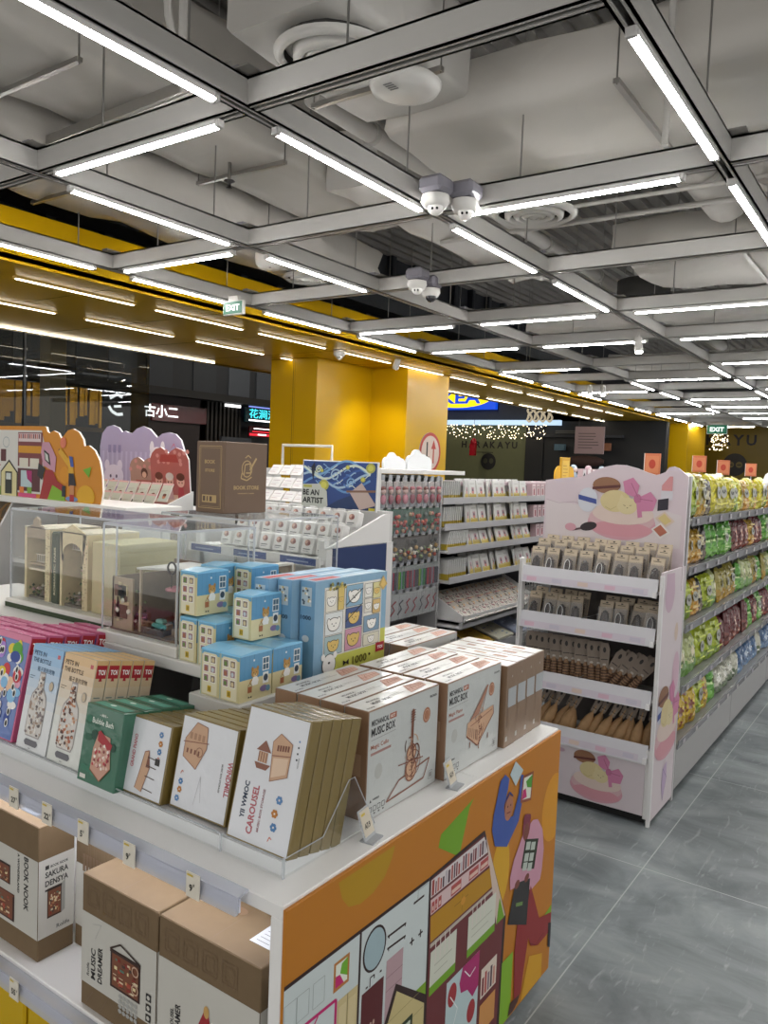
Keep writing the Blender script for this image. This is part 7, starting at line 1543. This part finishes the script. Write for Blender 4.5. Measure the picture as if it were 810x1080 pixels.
def hang(kind, seed):
    r = random.Random(seed); mb = MB()
    if kind == 'doll':
        mb.box((-0.032,0.0,-0.145),(0.032,0.004,0.0),'#a8a4a4','wrapped')
        mb.ball((0,-0.012,-0.055),(0.020,0.012,0.018),'#d8b8ae','gloss',n=8); mb.ball((0,-0.010,-0.04),(0.024,0.013,0.014),r.choice(['#b05a68','#7a4038','#c88a94']),'gloss',n=8); mb.ball((0,-0.012,-0.10),(0.024,0.012,0.030),r.choice(['#b0404c','#c88090','#9a5060']),'gloss',n=8)
    elif kind == 'red':
        mb.box((-0.032,0.0,-0.15),(0.032,0.004,0.0),'#4a6a5c','wrapped')
        for k in range(8): mb.ball((0.05*(r.random()-.5),-0.008,-0.03-0.11*r.random()),0.013,r.choice(['#a02c2c','#c86a5a','#3f6a48','#c8a888','#7a8a84']),'gloss',n=6)
    elif kind == 'orn':
        mb.box((-0.034,0.0,-0.15),(0.034,0.004,0.0),'#5a5652','wrapped')
        for k in range(7): mb.ball((0.05*(r.random()-.5),-0.010,-0.03-0.11*r.random()),0.014,r.choice(['#b0402c','#c8a060','#3a3a38','#d8d0c0','#7a8a50']),'gloss',n=6)
    elif kind == 'pen':
        mb.box((-0.034,0.0,-0.14),(0.034,0.003,0.0),'#8f9594','wrapped')
        for k in range(5): mb.tube([(-0.025+0.0125*k,-0.006,-0.13),(-0.025+0.0125*k,-0.006,-0.03)],0.005,r.choice(['#3f9a48','#a8b830','#4a4a54','#b0384a','#8a9aa8','#2f7a58']),'gloss',n=6)
    else:
        mb.box((-0.036,0.0,-0.15),(0.036,0.003,0.0),'#b0b2b2','wrapped'); mb.tube([(-0.02,-0.008,-0.12),(0.01,-0.008,-0.09),(-0.01,-0.008,-0.06),(0.02,-0.008,-0.04)],0.004,r.choice(['#a03a44','#4a7a5a','#5a5a60']),'gloss',n=6)
    mb.box((-0.018,-0.002,0.0),(0.018,0.0,0.022),'#b4b2b0','card')
    mb.box((-0.033,-0.024,-0.148),(0.033,-0.0235,-0.004),'#ffffff','film')
    return mb
kinds = ['doll','red','orn','pen','cord']; kw = {'doll':'pink doll charm pack','red':'red and green charm pack','orn':'dark ornament pack','pen':'coloured pen pack','cord':'clear cord accessory pack'}
for j, kd in enumerate(kinds):
    pr = [hang(kd, 5*j+s) .build('hanging_pack') for s in range(3)]
    for p in pr: tag(p,'x','hanging pack','hanging packs')
    us = [False]*3
    for i in range(9):
        s = i % 3; o = pr[s]
        if us[s]: o = o.copy(); C.objects.link(o)
        us[s] = True
        o.location = (HX0+0.072+0.078*i, HY+0.004, PZ[j]); o.rotation_euler = (0,0,0.25*(r.random()-.5)); o.scale = (1.12,1.0,1.05); o['label'] = '%s, %s from the left in hook row %s' % (kw[kd],nth(i),['one','two','three','four','five'][j]); o['group'] = kw[kd]+'s on the hook wall'
NZ = [(1.385,0.0),(1.215,-0.02),(1.065,-0.05),(0.870,-0.07)]
for k,(z_,yo) in enumerate(NZ+[(0.585,-0.16),(0.39,-0.20)]):
    mb = MB(); mb.box((0.76,yo,z_-0.03),(LH,0.32,z_-0.018),'#b9b8b8','satin_white'); mb.box((0.76,yo-0.006,z_-0.032),(LH,yo,z_+0.012),'#aeadb0','satin_white'); mb.build('shelf', u)
# booklets
mb = MB(); mb.box((-0.055,0,0),(0.055,0.012,0.135),'#c9c8c6','wrapped',bev=0.0008); A = Art(mb,(-0.055,0,0),X,Z)
A.rect(0.002,0.002,0.106,0.040,'#a89438').L(1).poly([(0.002,0.040),(0.02,0.052),(0.04,0.040),(0.06,0.054),(0.08,0.040),(0.108,0.050),(0.108,0.034),(0.002,0.034)],'#b8a45a').rect(0.038,0.046,0.034,0.042,'#a8858c').L(2).ell(0.055,0.066,0.011,0.013,'#5a4a5a',10).ell(0.055,0.055,0.013,0.008,'#c87a70',10).L(1).rect(0.02,0.108,0.06,0.006,'#a8a8a4')
bk = mb.build('booklet'); tag(bk,'x','booklet','booklets')
mb = MB(); mb.box((-0.006,0,0),(0.006,0.11,0.135),'#c2c2c0','wrapped',bev=0.0008); mb.box((-0.0063,-0.0004,0.002),(0.0063,0.1,0.042),'#a8922e','wrapped'); sp = mb.build('booklet'); tag(sp,'x','booklet','booklets')
mb = MB(); mb.box((-0.038,0,0),(0.038,0.05,0.12),'#bfa3a8','wrapped',bev=0.001); A = Art(mb,(-0.038,0,0),X,Z); A.L(1).rect(0.004,0.004,0.068,0.11,'#c8b4b6').L(2).rect(0.026,0.03,0.024,0.05,'#9a4a56').L(3).ell(0.038,0.055,0.006,0.014,'#5a2c38',8).L(2).rect(0.012,0.09,0.05,0.006,'#8a7078'); pk = mb.build('pink_box'); tag(pk,'x','box','pink boxes')
first = {'b':True,'s':True,'p':True}
def inst(o, key, loc, rot, label, group):
    if first[key]: first[key] = False
    else: o = o.copy(); C.objects.link(o)
    o.location = loc; o.rotation_euler = rot; o['label'] = label; o['group'] = group
    if key == 'b': o.scale = (1.14,1,1.06)
    return o
sh = ['top','second','third','fourth']
for j,(z_,yo) in enumerate(NZ):
    lean = [0.08,0.1,0.25,0.2][j]
    for i in range(10): inst(sp,'s',(HX0+0.80+0.026*i,HY+yo+0.03,z_-0.016),(0,[0,0.05,0.35,0.05][j],0),'yellow and white booklet spine, %s from the left on the %s booklet shelf'%(nth(i),sh[j]),'booklet spines on the %s shelf'%sh[j])
    for i in range(9): inst(bk,'b',(HX0+1.15+0.112*i+0.02*(i//3),HY+yo+0.035+0.01*(i%2),z_-0.016),(-lean-0.05*(i%3),0.0,0.30 if i%3==0 else 0.05),'white and yellow booklet, %s from the left on the %s booklet shelf'%(nth(i),sh[j]),'booklets on the %s shelf'%sh[j])
    for i in range(9): inst(bk,'b',(HX0+1.18+0.112*i,HY+yo+0.11,z_-0.008),(-lean,0.0,0.1),'white and yellow booklet in the rear row, %s from the left, %s shelf'%(nth(i),sh[j]),'rear booklets on the %s shelf'%sh[j])
    for i in range(12): inst(pk,'p',(HX0+2.28+0.085*i,HY+yo+0.04,z_-0.016),(-0.05,0,0.04),'small pink box, %s from the booklets on the %s shelf'%(nth(i),sh[j]),'pink boxes on the %s shelf'%sh[j])
# open tray of sticker books, and flat books below
t = thing('sloped_tray','sloped white tray of patterned booklets below the four booklet shelves','tray',(HX0+0.80,HY-0.17,0.585))
mb = MB(); 
for y_ in (0.0,): pass
mb.prism([(0,0,0),(0,0.30,0.0),(0,0.30,0.20),(0,0.0,0.05)],(0.006,0,0),'#d2d1d0','satin_white'); mb.prism([(1.15,0,0),(1.15,0.30,0.0),(1.15,0.30,0.20),(1.15,0.0,0.05)],(0.006,0,0),'#d2d1d0','satin_white'); mb.box((0,0,0),(1.156,0.006,0.05),'#d8d7d6','satin_white'); mb.box((0,0,0),(1.156,0.3,0.008),'#c2c1c0','satin_white'); mb.build('tray_body', t)
mb = MB(); mb.box((-0.065,-0.085,0),(0.065,0.085,0.012),'#b8b2a8','wrapped'); A = Art(mb,(-0.065,-0.085,0.012),X,Y); rr_ = random.Random(4)
for k in range(34): A.L(1+k%3).ell(0.008+0.114*rr_.random(),0.01+0.15*rr_.random(),0.006+0.006*rr_.random(),0.006+0.005*rr_.random(),rr_.choice(['#7a3a48','#c8c0b4','#4a5a4a','#a85a64','#3f3a44','#c8a070']),8)
bk2 = mb.build('sticker_book'); tag(bk2,'x','book','sticker books'); f_ = True
for i in range(8):
    for j in range(2):
        o = bk2 if f_ else bk2.copy()
        if not f_: C.objects.link(o)
        f_ = False
        o.location = (HX0+0.885+0.139*i,HY-0.10+0.135*j,0.635+0.072*j); o.rotation_euler = (0.48,0,0); o['label'] = 'dark patterned sticker book, %s from the left in the %s row of the sloped tray'%(nth(i),['front','rear'][j]); o['group']='sticker books in the sloped tray'
for i,(c1,c2,l_) in enumerate((('#b8942c','#8a6a20','yellow flat book at the left of the lowest stationery shelf'),('#c8c4b0','#5a7090','cream flat book with blue figures on the lowest stationery shelf'),('#9aa4bc','#c8ccd8','pale blue flat book at the right of the lowest stationery shelf'))):
    mb = MB(); mb.box((0,0,0),(0.24,0.20,0.016),c1,'wrapped',bev=0.001); A = Art(mb,(0,0,0.016),X,Y); rr_ = random.Random(i)
    for k in range(12): A.L(1).rect(0.02+0.19*rr_.random(),0.02+0.15*rr_.random(),0.03*rr_.random()+0.006,0.012,c2)
    o = mb.build('flat_book', loc=(HX0+1.02+0.30*i,HY-0.17,0.395), rot=(0.30,0,0)); tag(o,l_,'book')
# things standing on the gondola
def cloud(x, y, z, s, c, label, name='cloud_topper'):
    mb = MB(); o_ = [(-0.13*s,0,0)]+[(px*s,0,pz*s) for px,pz in arcl(-0.09,0.035,0.045,190,80,6)+arcl(-0.03,0.065,0.05,140,40,6)+arcl(0.04,0.05,0.04,110,50,4)+arcl(0.09,0.03,0.045,90,-10,6)]+[(0.135*s,0,0)]
    mb.prism(o_,(0,0.02,0),c,'satin_white'); o = mb.build(name, loc=(x,y,z)); tag(o,label,'cut-out topper'); return o
cloud(4.22,2.85,1.573,0.9,'#d8dadc','small white cloud cut-out on the gondola, left of the pair'); cloud(4.52,2.85,1.573,1.15,'#d8dadc','larger white cloud cut-out on the gondola, right of the pair')
mb = MB(); mb.box((4.43,2.61,1.545),(4.72,3.2,1.572),'#dddcda','satin_white',bev=0.002); o = mb.build('cap_shelf'); tag(o,'white cap shelf carrying the cloud cut-outs','shelf')
mb = MB(); mb.box((-0.10,0,0),(0.10,0.02,0.22),'#c89818','print',bev=0.002); mb.tube([(-0.13,0.005,0.05),(-0.13,0.02,0.05)],0.09,'#d8a41c','print',n=20); mb.tube([(0.14,0.005,0.05),(0.14,0.02,0.05)],0.09,'#d8a41c','print',n=20); A = Art(mb,(-0.10,0,0),X,Z,lift=0.001); A.L(1).rect(0.02,0.03,0.16,0.16,'#dcb648').scribble(0.04,0.05,0.12,0.12,'#a87a20',4,0.006)
o = mb.build('yellow_topper', loc=(6.85,2.75,1.505)); tag(o,'yellow rounded cut-out sign on top of the booklet shelves','cut-out topper')
mb = MB(); mb.box((4.45,2.70,1.47),(8.86,2.92,1.50),'#b8a4aa','satin_white'); o = mb.build('top_ledge'); tag(o,'pale pink top ledge over the booklet gondola','shelf')
mb = MB(); mb.box((-0.045,0,0),(0.045,0.05,0.13),'#c9b0b6','wrapped',bev=0.001); A = Art(mb,(-0.045,0,0),X,Z); A.L(1).rect(0.008,0.01,0.074,0.11,'#d0c8ca').L(2).rect(0.02,0.02,0.05,0.025,'#33303a').L(2).poly([(0.045,0.095),(0.075,0.065),(0.055,0.055),(0.035,0.055),(0.015,0.065)],'#3a3440')
f_=None
for i in range(12):
    loc=(7.25+0.13*i,2.72,1.50)
    if f_ is None: f_=mb.build('cosmetic_box',loc=loc); tag(f_,'pink and white cosmetic box, first from the left on the top ledge','box','cosmetic boxes on the top ledge')
    else: o=f_.copy(); C.objects.link(o); o.location=loc; o['label']='pink and white cosmetic box, %s from the left on the top ledge'%nth(i)
def figurine(x,c,l_):
    mb = MB(); mb.lathe([(0.04,0),(0.045,0.04),(0.02,0.09),(0.001,0.1)],(0,0,0),c,'gloss',n=12); mb.ball((0,0,0.12),0.032,'#d8c8c4','gloss',n=10); mb.ball((0.0,0.01,0.135),0.034,c,'gloss',n=10); o = mb.build('figurine',loc=(x,2.86,1.50)); tag(o,l_,'figurine')
figurine(7.35,'#a8b8c8','pale blue figurine on the top ledge, leftmost of four'); figurine(7.75,'#c8a8b0','pink figurine on the top ledge, second of four'); figurine(8.15,'#a8b8c8','pale blue figurine on the top ledge, third of four'); figurine(8.5,'#c8b8c0','pale pink figurine on the top ledge, rightmost of four')

# ================================================================== LIGHT, WORLD, CAMERA
w = bpy.data.worlds.new('World'); bpy.context.scene.world = w; w.use_nodes = True
w.node_tree.nodes['Background'].inputs[0].default_value = (0.85,0.83,0.80,1); w.node_tree.nodes['Background'].inputs[1].default_value = 0.35
sc = bpy.context.scene
sc.view_settings.view_transform = 'Standard'; sc.view_settings.look = 'None'; sc.view_settings.exposure = 1.93; sc.view_settings.gamma = 1.0; sc.view_settings.use_curve_mapping = False
f, yaw, pitch, roll = 831.4955, math.radians(34.69061), math.radians(-3.47817), math.radians(2.26976)
fwd = Vector((math.cos(yaw), math.sin(yaw), 0)); right = Vector((math.sin(yaw), -math.cos(yaw), 0)); up = Vector((0,0,1))
f2 = fwd*math.cos(pitch) + up*math.sin(pitch); u2 = up*math.cos(pitch) - fwd*math.sin(pitch)
r3 = right*math.cos(roll) + u2*math.sin(roll); u3 = u2*math.cos(roll) - right*math.sin(roll)
cam = bpy.data.cameras.new('camera'); co = bpy.data.objects.new('camera', cam); C.objects.link(co)
M_ = Matrix((r3, u3, -f2)).transposed().to_4x4(); M_.translation = Vector((0,0,1.6)); co.matrix_world = M_
cam.sensor_fit = 'VERTICAL'; cam.sensor_height = 36.0; cam.lens = 36.0*f/1080.0; cam.clip_start = 0.05; cam.clip_end = 200
sc.camera = co
sc.cycles.transparent_max_bounces = 32
